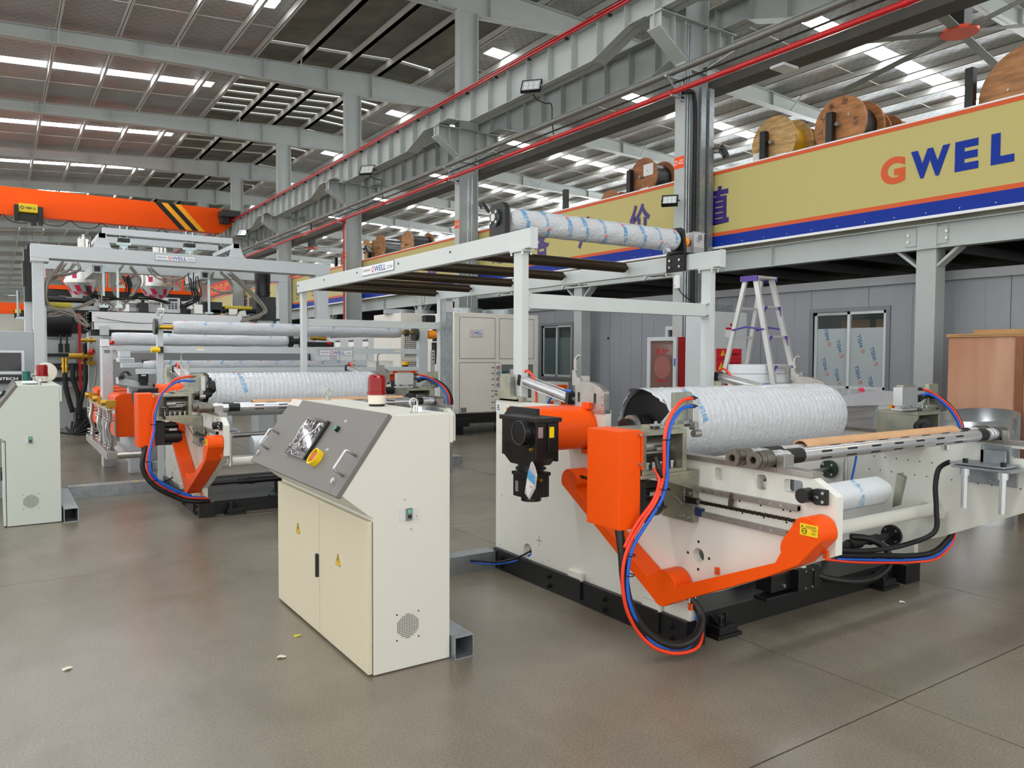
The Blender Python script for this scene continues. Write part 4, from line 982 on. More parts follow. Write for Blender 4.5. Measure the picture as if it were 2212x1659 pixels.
for i, yy in enumerate((5.66, 6.66, 7.66, 8.64, 9.56)):
    m = MB(); m.cyl((3.27, yy, 2.455), (5.11, yy, 2.455), .0495, 32); ro = m.build('idler_roller', M_BROWN, G)
    m = MB(); m.cyl((3.235, yy, 2.455), (3.27, yy, 2.455), .015, 12); m.cyl((5.11, yy, 2.455), (5.155, yy, 2.455), .015, 12); m.build('roller_journal', M_BLACK, ro)
    m = MB(); m.cyl((3.165, yy, 2.455), (3.171, yy, 2.455), .010, 12); m.build('journal_hole', M_BLACK, ro)
for yy in (5.35, 6.62, 7.9):
    m = MB(); m.box(5.10, 5.24, yy-.25, yy+.02, 2.345, 2.352); m.prism([(yy-.02, 2.345), (yy+.02, 2.345), (yy+.02, 2.30)], 0, 5.10, 5.115); m.cyl((5.12, yy-.25, 2.33), (5.12, yy-.25, 2.35), .008, 8)
    m.build('cable_arm', M_ALU, G)
gwell_sign(G, (3.1685, 7.135, 2.452), (0, -1, 0), (0, 0, 1), .77, .10, out=(-1, 0, 0))
# wrapped top roller in black bearing plates, with its worm gear motor
m = MB(); ty, tz, tr_ = 4.985, 2.635, .098; rg = random.Random(9); SEG = 40; nx = 60; n0 = len(m.v)
for i in range(nx+1):
    for k in range(SEG):
        a = 2*math.pi*k/SEG; e = .012 if i in (0, nx) else 0
        rr = tr_-e+.002*math.sin(i*.9+k*.5)+rg.uniform(-.001, .001)
        m.v.append((3.28+(5.10-3.28)*i/nx, ty+rr*math.cos(a), tz+rr*math.sin(a)))
for i in range(nx):
    for k in range(SEG): j = (k+1) % SEG; a = n0+i*SEG; m.face([a+k, a+j, a+SEG+j, a+SEG+k], True)
m.face([n0+k for k in range(SEG)][::-1]); m.face([n0+nx*SEG+k for k in range(SEG)])
m.prism([(4.92, 2.55), (4.90, 2.515), (4.93, 2.53), (4.95, 2.50), (4.96, 2.55)], 0, 4.93, 4.98)
tr = m.build('wrapped_top_roller', M_FILM, G)
print_on_roll(tr, 3.30, 5.08, ty, tz, tr_+.001, 9, seed=4, h=.03, rows=3, tilt=-1.4)
m = MB(); m.prism([(4.86, 2.505), (4.86, 2.71), (4.90, 2.752), (5.05, 2.752), (5.08, 2.71), (5.08, 2.505)], 0, 3.19, 3.235); bp_ = m.build('bearing_plate', mat('blackened_steel', (38, 36, 36), .45, .4), G, bevel=.003)
m = MB(); m.cyl((3.175, 4.985, 2.645), (3.19, 4.985, 2.645), .066, 24); m.build('bearing_housing', mat('bearing_green', (38, 56, 46), .45), bp_)
m = MB(); m.cyl((3.16, 4.985, 2.645), (3.176, 4.985, 2.645), .030, 16)
for k in range(4): a = R(45+90*k); m.cyl((3.162, 4.985+.053*math.cos(a), 2.645+.053*math.sin(a)), (3.176, 4.985+.053*math.cos(a), 2.645+.053*math.sin(a)), .012, 10)
m.build('bearing_bolt', M_BOLT, bp_)
m = MB(); m.prism([(4.88, 2.36), (4.88, 2.55), (4.90, 2.72), (4.94, 2.75), (5.06, 2.75), (5.10, 2.70), (5.10, 2.36)], 0, 5.12, 5.155); m.box(5.12, 5.30, 4.86, 5.06, 2.507, 2.522); bp2 = m.build('bearing_plate', mat('blackened_steel', (38, 36, 36), .45, .4), G, bevel=.003)
m = MB()
for yy in (4.93, 5.05):
    for zz in (2.40, 2.46): m.cyl((5.108, yy, zz), (5.121, yy, zz), .012, 10)
m.build('bearing_bolt', M_BOLT, bp2)
m = MB(); m.cyl((5.155, 4.97, 2.63), (5.24, 4.97, 2.63), .045, 24); mt = m.build('roller_motor', mat('amber_orange', (250, 150, 25), .4), G)
m = MB(); m.cyl((5.24, 4.97, 2.63), (5.30, 4.97, 2.63), .032, 20); m.build('motor_neck', M_BLACK, mt)
m = MB(); m.box(5.27, 5.40, 4.90, 5.04, 2.53, 2.72)
for i in range(5): m.box(5.265, 5.40, 4.893, 4.90, 2.53+.012*i, 2.536+.012*i)
for yy in (4.905, 5.035):
    for zz in (2.535, 2.715): m.cyl((5.26, yy, zz), (5.41, yy, zz), .008, 8)
m.cyl((5.335, 4.90, 2.67), (5.335, 4.89, 2.67), .04, 20); gbx = m.build('worm_gearbox', mat('cast_silver', (196, 197, 198), .4, .5), G, bevel=.002)
m = MB(); m.cyl((5.335, 4.889, 2.67), (5.335, 4.886, 2.67), .028, 20); m.build('gearbox_seal', M_PRINTG, gbx)

gp = thing('galvanised_post', 'tall galvanised square post standing behind the far end of the farther winder', 'post', (5.2, 9.36, 0))
m = MB(); m.box(5.14, 5.25, 9.30, 9.42, 0, 2.37); m.build('post_tube', M_GALV, gp); m = MB(); m.box(5.14, 5.25, 9.298, 9.30, 2.18, 2.33); m.build('bright_band', M_CHROME, gp)
m = MB(); m.box(5.22, 5.66, 9.72, 10.45, 0, .11); tag(m.build('cable_duct', M_GALV), 'short galvanised floor duct beyond the tall galvanised post', 'cable duct')

# ================================================================ operator consoles
def console(loc, label, paint, full=True):
    t = thing('control_console', label, 'control console', (1.5, 3.49, 0))
    m = MB()
    y0, y1 = 3.49, 4.95; prof = [(1.525, 0), (1.955, 0), (1.955, 1.13), (1.975, 1.14), (1.975, 1.275), (1.955, 1.295), (1.62, 1.295), (1.355, .925), (1.525, .79)]
    m.prism([(1.525, .005), (1.955, .005), (1.955, 1.295), (1.615, 1.295), (1.352, .925), (1.50, .805), (1.525, .79)], 1, y0, y1); body = m.build('cabinet_body', paint, t, bevel=.004)
    m = MB(); m.box(1.955, 1.975, y0+.002, y1-.002, 1.14, 1.285); m.build('rear_hood', paint, body, bevel=.003)
    for ya, yb in ((y0+.004, 4.176), (4.182, y1-.004)):
        m = MB(); m.box(1.497, 1.52, ya, yb, .012, .775); d = m.build('door', mat('door_shaded_cream', (208, 198, 172), .45) if full else paint, t, bevel=.004)  # dimmer, warmer light on this face is put into the door colour
        c = (ya+yb)/2 if ya > 4 else (ya+yb)/2+.04; zc_ = .545 if ya > 4 else .50
        c = 4.54 if ya > 4 else 3.885
        m = MB(); m.prism([(c-.034, zc_-.03), (c+.034, zc_-.03), (c, zc_+.035)], 0, 1.494, 1.497); wl = m.build('voltage_label', M_YEL, d)
        m = MB(); m.prism([(c+.003, zc_+.018), (c-.006, zc_-.0), (c-.001, zc_), (c-.004, zc_-.018), (c+.008, zc_+.006), (c+.002, zc_+.006)], 0, 1.4925, 1.494)
        for a, b in (((c-.032, zc_-.0285), (c+.032, zc_-.0285)), ((c+.032, zc_-.0285), (c, zc_+.033)), ((c, zc_+.033), (c-.032, zc_-.0285))): m.cyl((1.494, a[0], a[1]), (1.494, b[0], b[1]), .0014, 5)
        m.build('voltage_print', M_PRINTK, d)
    m = MB(); m.cyl((1.494, 4.20, .335), (1.494, 4.20, .465), .014, 14); m.build('door_handle', M_BLACK, t)
    # sloping panel lid
    nrm = Vector((-.38, 0, .27)).normalized(); sl = Vector((.27, 0, .38)).normalized(); p0 = Vector((1.33, 0, .92))
    def PT(y, s, d=0): q = p0+sl*s+nrm*d; return (q.x, y, q.z)
    def slab(ya, yb, s0, s1, d0, d1, name, mm, par, bev=0):
        b = MB()
        b.v += [PT(ya, s0, d0), PT(yb, s0, d0), PT(yb, s1, d0), PT(ya, s1, d0), PT(ya, s0, d1), PT(yb, s0, d1), PT(yb, s1, d1), PT(ya, s1, d1)]
        for q in ((0,1,2,3),(7,6,5,4),(4,5,1,0),(5,6,2,1),(6,7,3,2),(7,4,0,3)): b.face(list(q))
        return b.build(name, mm, par, bevel=bev)
    lid = slab(3.485, 4.965, -.002, .475, -.028, .0, 'panel_lid', M_DKGREY, t, .005)
    slab(4.105, 4.43, .115, .365, 0, .022, 'touch_screen', mat('screen_black', (28, 27, 30), .12, coat=.5), lid, .004)
    slab(4.12, 4.415, .15, .35, .022, .0235, 'screen_glass', mat('screen_glass', (58, 56, 58), .05, coat=1, bump=.6, bscale=9), lid)
    b = MB(); rg = random.Random(8)
    pts = [PT(4.14+.04*i*.9, .34-.028*i+.01*math.sin(i*2.2), .0245) for i in range(7)]; b.tube(pts, .0025, 5, 4)
    b.tube([PT(4.20+.03*i, .13+.012*math.sin(i*1.7), .0245) for i in range(7)], .002, 5, 4); b.tube([PT(4.41-.01*math.sin(i), .16+.028*i, .0245) for i in range(7)], .002, 5, 4)
    b.build('film_crease', mat('clear_crease', (235, 235, 240), .1, coat=1), lid, kind='stuff')
    b = MB(); b.cyl(PT(3.947, .333, 0), PT(3.947, .333, .018), .0165, 20); b.build('button_bezel', M_BLACK, lid)
    b = MB(); b.cyl(PT(3.947, .333, .018), PT(3.947, .333, .021), .012, 20); b.build('green_button', mat('button_green', (20, 150, 110), .4), lid)
    b = MB(); b.pipe(PT(3.965, .145, 0), PT(3.965, .145, .035), .048, .041, 28); b.build('stop_guard', M_YEL, lid)
    b = MB(); b.cyl(PT(3.965, .145, 0), PT(3.965, .145, .025), .018, 20); b.cyl(PT(3.965, .145, .02), PT(3.965, .145, .03), .026, 20); b.build('stop_button', M_RED, lid)
    for ya, yb in ((4.785, 5.0-.06), (3.545, 3.70)):
        ya, yb = (4.80, 4.80) if ya > 4 else (3.56, 3.70)
        if ya == 4.80: pts = [PT(4.79, .225, 0), PT(4.80, .228, .03), PT(4.90, .228, .04), PT(4.925, .225, .03), ]
    for yc in (4.86, 3.62):
        yc = 4.79 if yc > 4 else 3.545; pts = [PT(yc, .105, 0), PT(yc, .105, .052), PT(yc, .113, .062), PT(yc, .212, .062), PT(yc, .22, .052), PT(yc, .22, 0)]
        b = MB(); b.tube(pts, .007, 8, 1); b.build('lid_handle', M_ALU, lid)
    for yc in (4.90, 3.605): b = MB(); b.cyl(PT(yc, .065, 0), PT(yc, .065, .012), .014, 16); b.cyl(PT(yc, .065, .012), PT(yc, .065, .016), .008, 12); b.build('lid_lock', M_CHROME, lid)
    b = MB(); put_text(b, '准备', PT(3.925, .39, .0008), (0, -1, 0), sl, w=.036, h=.016); put_text(b, '急停', PT(3.925, .21, .0008), (0, -1, 0), sl, w=.036, h=.016); b.build('button_legend', M_PLATE, lid)
    if full: slab(4.765, 4.955, .425, .473, 0, .0015, 'paper_sticker', mat('sticker', (205, 196, 186), .7), lid)
    # red beacon
    bx_, by_, bz_ = 1.845, 4.17, 1.297
    b = MB(); b.cyl((bx_, by_, bz_), (bx_, by_, bz_+.012), .046, 28); b.build('beacon_foot', M_BLACK, t)
    b = MB(); b.lathe([(0, .012), (.050, .012), (.052, .062), (.054, .065), (0, .065)], (bx_, by_, bz_), 2, 32); b.build('beacon_base', mat('beacon_cream', (226, 216, 200), .5), t)
    b = MB(); b.lathe([(.0, .065), (.056, .065), (.056, .082), (.052, .084), (.0515, .165), (.044, .178), (.03, .183), (0, .184)], (bx_, by_, bz_), 2, 36)
    b.build('beacon_lens', mat('red_lens', (140, 1, 4), .22, coat=.2, spec=.3), t)
    for yy in (4.85, 3.60): b = MB(); b.torus((1.80, yy, 1.297+.05), .022, .0065, 1 if yy < 4 else 1, 20, 8); b.cyl((1.80, yy, 1.296), (1.80, yy, 1.322), .012, 12); b.cyl((1.80, yy, 1.296), (1.80, yy, 1.302), .02, 14); b.build('eye_bolt', M_BOLT, t)
    if full:
        b = MB(); rg = random.Random(2)
        for k in range(3): 
            a = R(200+40*k); b.box(1.79+.01*k, 1.815+.01*k, 3.585-.006*k, 3.588-.006*k, 1.30, 1.335-.004*k)
        b.torus((1.805, 3.59, 1.345), .014, .0012, 0, 16, 5); b.build('key_ring', M_CHROME, t)
    # breaker window, vent holes, screws on the end face
    b = MB(); b.box(1.662, 1.772, 3.4875, 3.490, .762, .823); bk = b.build('breaker_window', mat('pale_label', (205, 206, 204), .4), t)
    b = MB(); b.box(1.70, 1.732, 3.478, 3.4876, .762, .823); b.build('breaker_body', M_PRINTG, bk)
    b = MB(); b.box(1.708, 1.724, 3.470, 3.478, .775, .79); b.build('breaker_toggle', M_BLACK, bk); b = MB(); b.box(1.708, 1.724, 3.476, 3.478, .80, .815); b.build('breaker_tag', mat('mint', (90, 200, 150), .4), bk)
    b = MB(); b.box(1.757, 1.762, 3.4865, 3.4875, .775, .78); b.build('red_dot', M_RED, bk)
    b = MB()
    for i in range(13):
        for k in range(14):
            xx, zz = 1.654+.0095*i, .162+.0092*k
            if (i-6)**2+(k-6.5)**2 < 45: b.cyl((xx, 3.489, zz), (xx, 3.4915, zz), .0026, 6)
    for xx in (1.65, 1.772):
        for zz in (.157, .288): b.cyl((xx, 3.489, zz), (xx, 3.4915, zz), .004, 8)
    for v in b.v: pass
    o = b.build('vent_hole', M_BLACK, t, kind='stuff'); o.location.y = -.0022
    b = MB(); b.cyl((1.695, 3.486, .868), (1.695, 3.49, .868), .005, 10); b.cyl((1.73, 3.486, .715), (1.73, 3.49, .715), .005, 10); b.build('panel_screw', M_BOLT, t)
    return t
console((0, 0, 0), 'tall cream control console with dark sloping panel in the foreground, red beacon on top', M_CONS)
CON2 = console((0, 0, 0), 'pale green control console at the left edge, white plate and red beacon on top', M_CONS2, False)

def square_duct(x0, x1, y0, y1, h, label, axis=1):
    m = MB(); t = .006
    m.box(x0, x1, y0, y1, 0, t); m.box(x0, x1, y0, y1, h-t, h)
    if axis == 1: m.box(x0, x0+t, y0, y1, t, h-t); m.box(x1-t, x1, y0, y1, t, h-t)
    else: m.box(x0, x1, y0, y0+t, t, h-t); m.box(x0, x1, y1-t, y1, t, h-t)
    return tag(m.build('cable_duct', M_GALV), label, 'cable duct')
square_duct(1.962, 2.078, 3.45, 4.78, .12, 'galvanised square cable duct with open end behind the foreground console')
square_duct(1.97, 3.08, 4.80, 4.93, .13, 'galvanised floor duct running from the foreground console to the nearer winder', 0)
square_duct(.50, .62, 8.30, 9.58, .13, 'galvanised square cable duct with open end beside the left console')
d_ = square_duct(.62, 1.59, 9.60, 9.76, .13, 'galvanised floor duct with yellow stickers running from the left console to the farther winder', 0)
m = MB()
for xx in (.72, 1.25): m.box(xx, xx+.09, 9.63, 9.66, .13, .1315)
m.build('yellow_sticker', M_YEL, d_)
# litter on the floor
for (x, y, s, c, lab) in ((1.39, 4.24, .03, (190, 190, 40), 'crumpled yellow green scrap on the floor beside the foreground console'), (1.22, 3.98, .035, (222, 206, 186), 'small beige paper scrap on the floor left of the foreground console'), (.27, 4.42, .03, (215, 205, 185), 'small pale scrap lying alone on the floor at far left'), (4.86, 2.93-.25, .03, (210, 210, 215), 'white speck of plastic on the floor before the nearer winder')):
    m = MB(); rg = random.Random(int(x*100))
    pts = [(x+s*math.cos(a)*(.5+rg.random()*.5), y+s*.7*math.sin(a)*(.6+rg.random()*.5)) for a in [k*math.pi/4 for k in range(8)]]
    n = len(m.v); m.v.append((x, y, .008)); m.v += [(p[0], p[1], .001+rg.random()*.01) for p in pts]
    for k in range(8): m.face([n, n+1+k, n+1+(k+1) % 8])
    m.v += [(x, y, .0005)]+[(p[0]*1.0, p[1], .0003) for p in pts]
    tag(m.build('floor_scrap', mat('scrap_'+str(c[0])+str(c[1]), c, .7)), lab, 'scrap')
# ================================================================ extrusion line in the background, left
M_SILV = mat('stainless', (190, 188, 184), .25, .9)
M_CABLE = mat('beige_sheathed_cable', (150, 144, 134), .55)
M_WGREY = mat('light_machine_grey', (196, 201, 203), .4)
def beam(m, x0, x1, y0, y1, z0, z1): m.box(x0, x1, y0, y1, z0, z1)

# haul-off frame with two wrapped rollers
H = thing('haul_off_frame', 'pale grey frame carrying a long wrapped roller behind the farther winder', 'machine', (1.7, 10.5, 0))
for x0, x1, zt in ((1.68, 1.75, 2.04), (5.34, 5.49, 1.98)):
    m = MB(); m.box(x0, x1, 10.5, 10.6, 0, zt); m.build('frame_post', M_WGREY, H, bevel=.004)
m = MB(); m.box(1.75, 5.34, 10.51, 10.57, 1.60, 1.68); fb = m.build('upper_bar', M_WGREY, H, bevel=.003)
m = MB(); m.box(1.75, 5.34, 10.53, 10.57, 1.35, 1.41); m.build('lower_bar', M_WGREY, H)
for xx in (2.15, 4.95):
    m = MB(); m.box(xx, xx+.09, 10.505, 10.51, 1.63, 1.665); yl = m.build('warning_sticker', M_PLATE, H); m = MB(); m.box(xx, xx+.09, 10.503, 10.505, 1.655, 1.665); m.build('yellow_strip', M_YEL, yl)
gwell_sign(H, (4.02, 10.50, 1.615), (1, 0, 0), (0, 0, 1), .5, .085)
def wrapped(name, x0, x1, y, z, r, par, n, seed, h=.03, rows=2, tilt=1.1, pr=True):
    mb = MB(); rg = random.Random(seed); SEG = 32; nx = 40; n0 = len(mb.v)
    for i in range(nx+1):
        for k in range(SEG):
            a = 2*math.pi*k/SEG; rr = r-(.01 if i in (0, nx) else 0)+.0018*math.sin(i*.9+k*.6)+rg.uniform(-.0008, .0008)
            mb.v.append((x0+(x1-x0)*i/nx, y+rr*math.cos(a), z+rr*math.sin(a)))
    for i in range(nx):
        for k in range(SEG): j = (k+1) % SEG; a = n0+i*SEG; mb.face([a+k, a+j, a+SEG+j, a+SEG+k], True)
    mb.face([n0+k for k in range(SEG)][::-1]); mb.face([n0+nx*SEG+k for k in range(SEG)])
    o = mb.build(name, M_FILM, par)
    if pr: print_on_roll(o, x0, x1, y, z, r+.001, n, seed=seed, h=h, rows=rows, tilt=tilt)
    return o
wr1 = wrapped('wrapped_roller', 1.86, 5.02, 10.50, 1.925, .086, H, 11, 11, .045, 1, .9)
m = MB(); m.cyl((1.70, 10.50, 1.925), (1.90, 10.50, 1.925), .03, 14); m.cyl((5.02, 10.50, 1.925), (5.34, 10.50, 1.925), .025, 14); m.build('roller_journal', M_BRASS, wr1)
m = MB(); m.cyl((1.64, 10.50, 1.93), (1.68, 10.50, 1.93), .10, 24); m.cyl((5.24, 10.50, 1.90), (5.30, 10.50, 1.90), .10, 24); m.cyl((5.10, 10.50, 1.92), (5.16, 10.5, 1.92), .05, 16); m.build('bearing_disc', mat('bearing_dark', (44, 52, 50), .45), H)
m = MB(); m.torus((1.72, 10.5, 2.10), .035, .009, 1, 20, 8); m.cyl((1.72, 10.5, 2.03), (1.72, 10.5, 2.065), .012, 8); m.build('eye_bolt', M_BOLT, H)
m = MB(); m.cyl((5.50, 10.52, 1.90), (5.62, 10.52, 1.90), .065, 20); m.build('roller_motor', mat('amber_orange', (250, 150, 25), .4), H)
m = MB(); m.box(5.45, 5.62, 10.5, 10.62, 2.02, 2.2)
for i in range(6): m.box(5.44, 5.63, 10.49, 10.63, 2.03+.027*i, 2.038+.027*i)
m.box(5.62, 5.70, 10.5, 10.6, 1.80, 2.0); m.prism([(5.5, 1.75), (5.5, 1.45), (5.53, 1.45), (5.54, 1.70), (5.70, 1.74), (5.70, 1.78), (5.5, 1.78)], 1, 10.3, 10.4); m.build('gearmotor', M_BLACK, H, bevel=.004)
wrapped('wrapped_roller', 1.55, 4.72, 10.7, 1.45, .055, H, 14, 12, .04, 1, .8)
m = MB(); m.box(1.45, 4.75, 10.62, 10.66, 1.335, 1.40); m.build('roller_cradle', M_WGREY, H)
m = MB(); m.box(4.55, 4.95, 10.6, 10.9, 1.30, 1.50); m.build('end_plate', M_WHITE, H)
m = MB(); m.box(5.40, 5.45, 10.2, 10.24, .8, 1.66)
sc_ = m.build('slotted_channel', M_ALU, H); m = MB()
for i, zz in enumerate((1.62, 1.57, 1.52, 1.46, 1.10)): m.box(5.415, 5.435, 10.197, 10.201, zz-.012, zz+.012 if i < 3 else zz)
m.build('channel_slot', M_BLACK, sc_)
m = MB(); m.cyl((1.60, 10.45, 1.64), (1.70, 10.45, 1.64), .035, 16); m.build('yellow_stop_button', M_YEL, H); m = MB(); m.box(1.685, 1.74, 10.43, 10.5, 1.60, 1.68); m.build('button_box', M_BLACK, H)

# orange cover row, brass elbows, braided hoses and manifold on the left of the calender
K = thing('calender', 'three roll calender with orange covers and wrapped rolls behind the haul-off frame', 'machine', (1.6, 12.0, 0))
m = MB(); m.box(1.58, 1.68, 11.5, 14.2, .0, .13); m.box(1.58, 1.68, 11.5, 11.6, .13, .5); m.box(1.68, 4.4, 11.5, 11.58, 0, .1); m.box(1.62, 1.72, 11.55, 14.2, .9, 1.0)
m.box(1.68, 1.76, 11.5, 14.2, 0, .9); m.box(4.3, 4.42, 11.5, 14.2, 0, 1.62)
m.build('calender_frame', M_WGREY, K, bevel=.004)
m = MB(); m.box(1.21, 1.35, 12.0, 12.25, 0, 1.69); cf = m.build('film_wrapped_column', M_FILM, K, bevel=.01)
m = MB(); m.box(1.20, 1.30, 11.98, 12.1, 1.69, 1.79); m.build('column_cap', M_PLATE, cf); m = MB(); m.box(1.24, 1.31, 11.99, 12.0, 1.6, 1.64); m.build('name_plate', M_PRINTG, cf)
for i, yy in enumerate((13.3, 12.2, 11.15)):
    m = MB(); m.prism([(1.27, 1.0), (1.27, 1.02), (1.33, 1.06), (1.62, 1.07), (1.62, .50), (1.27, .50)], 1, yy, yy+.75); oc_ = m.build('roll_cover', M_ORANGE, K, bevel=.006)
    m = MB(); m.box(1.262, 1.27, yy-.01, yy+.76, .80, .86); m.build('cover_strip', M_ALU, oc_)
    m = MB(); m.box(1.15, 1.27, yy-.12, yy-.03, .90, .99); m.cyl((1.19, yy-.075, .84), (1.19, yy-.075, .92), .035, 14); m.cyl((1.1, yy-.075, .96), (1.16, yy-.075, .96), .04, 8); br = m.build('brass_elbow', M_BRASS, K, bevel=.004)
    m = MB(); m.tube([(1.19, yy-.075, .86), (1.19, yy-.075, .75), (1.17, yy-.075, .62), (1.20, yy-.075, .48), (1.19, yy-.075, .36)], .028, 10, 14, ribs=1); m.build('braided_hose', M_SILV, K)
    m = MB()
    for zz in (.72, .76, .40, .44): m.cyl((1.19, yy-.075, zz), (1.19, yy-.075, zz+.014), .065, 16)
    m.cyl((1.26, yy-.075, .40), (1.26, yy-.075, .74), .012, 8); m.build('hose_flange', M_SILV, K)
m = MB(); m.box(1.12, 1.24, 10.75, 13.4, .26, .36); m.cyl((1.24, 10.82, .30), (1.60, 10.82, .30), .045, 16); m.box(1.15, 1.22, 10.9, 13.2, .86, .885); m.build('water_manifold', M_SILV, K, bevel=.003)
wrapped('wrapped_roll', 1.45, 4.12, 13.0, 1.815, .095, K, 5, 21, .04, 1, 1.3)
wrapped('wrapped_roll', 1.5, 4.1, 12.9, 1.63, .08, K, 5, 22, .04, 1, 1.3, False)
m = MB(); m.cyl((4.14, 13, 1.81), (4.20, 13, 1.81), .10, 20); m.cyl((4.20, 13, 1.81), (4.38, 13, 1.81), .05, 16); m.cyl((4.34, 13, 1.81), (4.42, 13, 1.81), .11, 20); m.box(4.42, 4.9, 12.9, 13.2, 1.72, 1.80); jb = m.build('roll_bearing', M_BLACK, K)
m = MB(); m.cyl((4.5, 12.95, 1.88), (4.78, 12.95, 1.86), .035, 12); m.cyl((4.55, 12.95, 1.88), (4.60, 12.95, 1.88), .05, 12); m.build('brass_union', M_BRASS, K)
m = MB(); m.cyl((4.80, 12.9, 1.78), (4.82, 12.86, 1.78), .03, 12); m.cyl((1.42, 12.9, 1.75), (1.45, 12.87, 1.75), .03, 12); m.build('red_valve', M_RED, K)
m = MB(); m.box(1.35, 5.1, 12.4, 12.6, 1.64, 1.70); m.box(1.4, 4.3, 12.45, 12.5, 1.50, 1.62); m.box(4.3, 4.7, 12.4, 12.6, 1.0, 1.64); m.build('calender_beam', M_WGREY, K)
m = MB(); m.prism([(12.3, 1.60), (12.7, 1.60), (12.6, 1.45), (12.35, 1.45)], 0, 1.5, 4.25); m.build('cover_trough', mat('mid_grey_sheet', (140, 143, 145), .45), K)
# scanner arm
S = thing('thickness_scanner', 'grey thickness scanner with lettered box standing left of the haul-off frame', 'scanner', (1.4, 11.2, 0))
m = MB(); m.box(1.36, 1.90, 11.2, 11.36, 1.40, 1.47); m.prism([(1.30, 1.19), (1.90, 1.06), (1.90, 1.14), (1.30, 1.28)], 1, 11.1, 11.3); m.box(1.44, 1.58, 11.2, 11.4, 0, 1.14); m.box(1.60, 1.7, 11.2, 11.4, 0, 1.1); m.build('scanner_arm', M_WGREY, S, bevel=.01)
m = MB(); m.box(1.35, 1.48, 11.3, 11.5, 1.54, 1.62); m.box(1.33, 1.52, 11.25, 11.5, 1.475, 1.535); hd_ = m.build('scanner_head', M_WGREY, S, bevel=.008)
m = MB(); put_text(m, 'SCANTECH', (1.425, 11.247, 1.505), (1, 0, 0), (0, 0, 1), w=.15, h=.02, bold=.02); m.build('head_lettering', M_PRINTG, hd_)
m = MB(); m.box(1.52, 1.64, 10.95, 11.05, 1.22, 1.33); m.box(1.54, 1.63, 10.92, 11.05, 1.18, 1.25); m.box(1.30, 1.36, 11.0, 11.1, 1.26, 1.31); m.cyl((1.58, 11.05, 1.49), (1.68, 11.05, 1.49), .025, 10); bx2 = m.build('handset_box', M_BLACK, S, bevel=.006)
m = MB(); m.box(1.555, 1.61, 10.944, 10.95, 1.30, 1.318); m.build('handset_window', M_PLATE, bx2)
for i in range(4): m = MB(); x = 1.35+.012*i; m.tube([(x, 11.1, 1.27), (x-.02, 11.1, 1.32+.01*i), (x+.04, 11.1, 1.35), (x+.08, 11.15, 1.30)], .004, 6, 4); m.build('thin_cable', M_BLACKR, S)

# portal frame and overhead rails of the die
P1 = thing('portal_frame', 'tall pale grey portal with lettered plate spanning the extruder line at left', 'portal', (.5, 14.5, 0))
m = MB(); m.box(.50, .66, 14.55, 14.8, 0, 3.10); m.build('portal_post', M_WGREY, P1, bevel=.006)
m = MB(); m.box(5.22, 5.42, 14.55, 14.8, 0, 3.06); m.build('portal_post', M_WGREY, P1, bevel=.006)
m = MB(); m.box(.48, 5.44, 14.5, 14.85, 3.12, 3.34); m.box(.48, .73, 14.5, 14.85, 3.06, 3.12); m.box(5.15, 5.44, 14.5, 14.85, 3.02, 3.12); m.build('portal_beam', M_WGREY, P1, bevel=.006)
gwell_sign(P1, (2.63, 14.497, 3.255), (1, 0, 0), (0, 0, 1), .66, .10)
for xx in (1.50, 3.68):
    m = MB(); m.prism([(xx-.13, 3.34), (xx+.13, 3.34), (xx+.13, 3.37), (xx+.05, 3.60), (xx-.05, 3.60), (xx-.13, 3.37)], 1, 14.55, 14.60); m.box(xx-.05, xx+.05, 14.55, 16.2, 3.52, 3.60); m.box(xx-.15, xx+.15, 14.5, 14.85, 3.34, 3.36); m.build('rail_bracket', M_WGREY, P1)
P2 = thing('portal_frame', 'second pale portal standing behind the lettered portal of the extruder line', 'portal', (.8, 17, 0))
m = MB(); m.box(.62, 5.4, 17.0, 17.2, 3.18, 3.38); m.box(.62, .8, 17, 17.2, 0, 3.18); m.box(5.2, 5.4, 17, 17.2, 0, 3.18); m.build('portal_beam', M_WGREY, P2, bevel=.006)
O = thing('overhead_rails', 'pair of pale steel rails on brackets above the lettered portal', 'rail', (1.65, 16, 3.6))
for yy, za in ((15.9, 3.77), (17.1, 3.77)):
    m = MB(); m.box(1.65, 3.95, yy, yy+.14, za, za+.12); m.build('overhead_rail', M_WGREY, O, bevel=.003)
for xx in (2.0, 3.15):
    m = MB()
    for dx in (-.06, .06): m.cyl((xx+dx, 15.97, 3.5), (xx+dx, 15.97, 3.95), .012, 8)
    m.box(xx-.12, xx+.12, 15.93, 16.0, 3.60, 3.64); m.prism([(xx-.08, 3.60), (xx+.08, 3.60), (xx+.02, 3.52), (xx+.02, 3.38), (xx-.02, 3.38), (xx-.02, 3.52)], 1, 15.95, 15.98); m.build('rail_hanger', mat('pale_zinc', (196, 214, 214), .35, .4), O)
    m = MB(); m.box(xx-.1, xx+.1, 15.9, 16.05, 3.66, 3.72); m.build('trolley', M_BLACK, O)
m = MB(); m.box(1.45, 1.62, 15.8, 16.0, 3.45, 3.70); m.box(3.85, 4.05, 15.8, 16.0, 3.55, 3.72); m.build('chain_hoist', M_BLACK, O, bevel=.01)

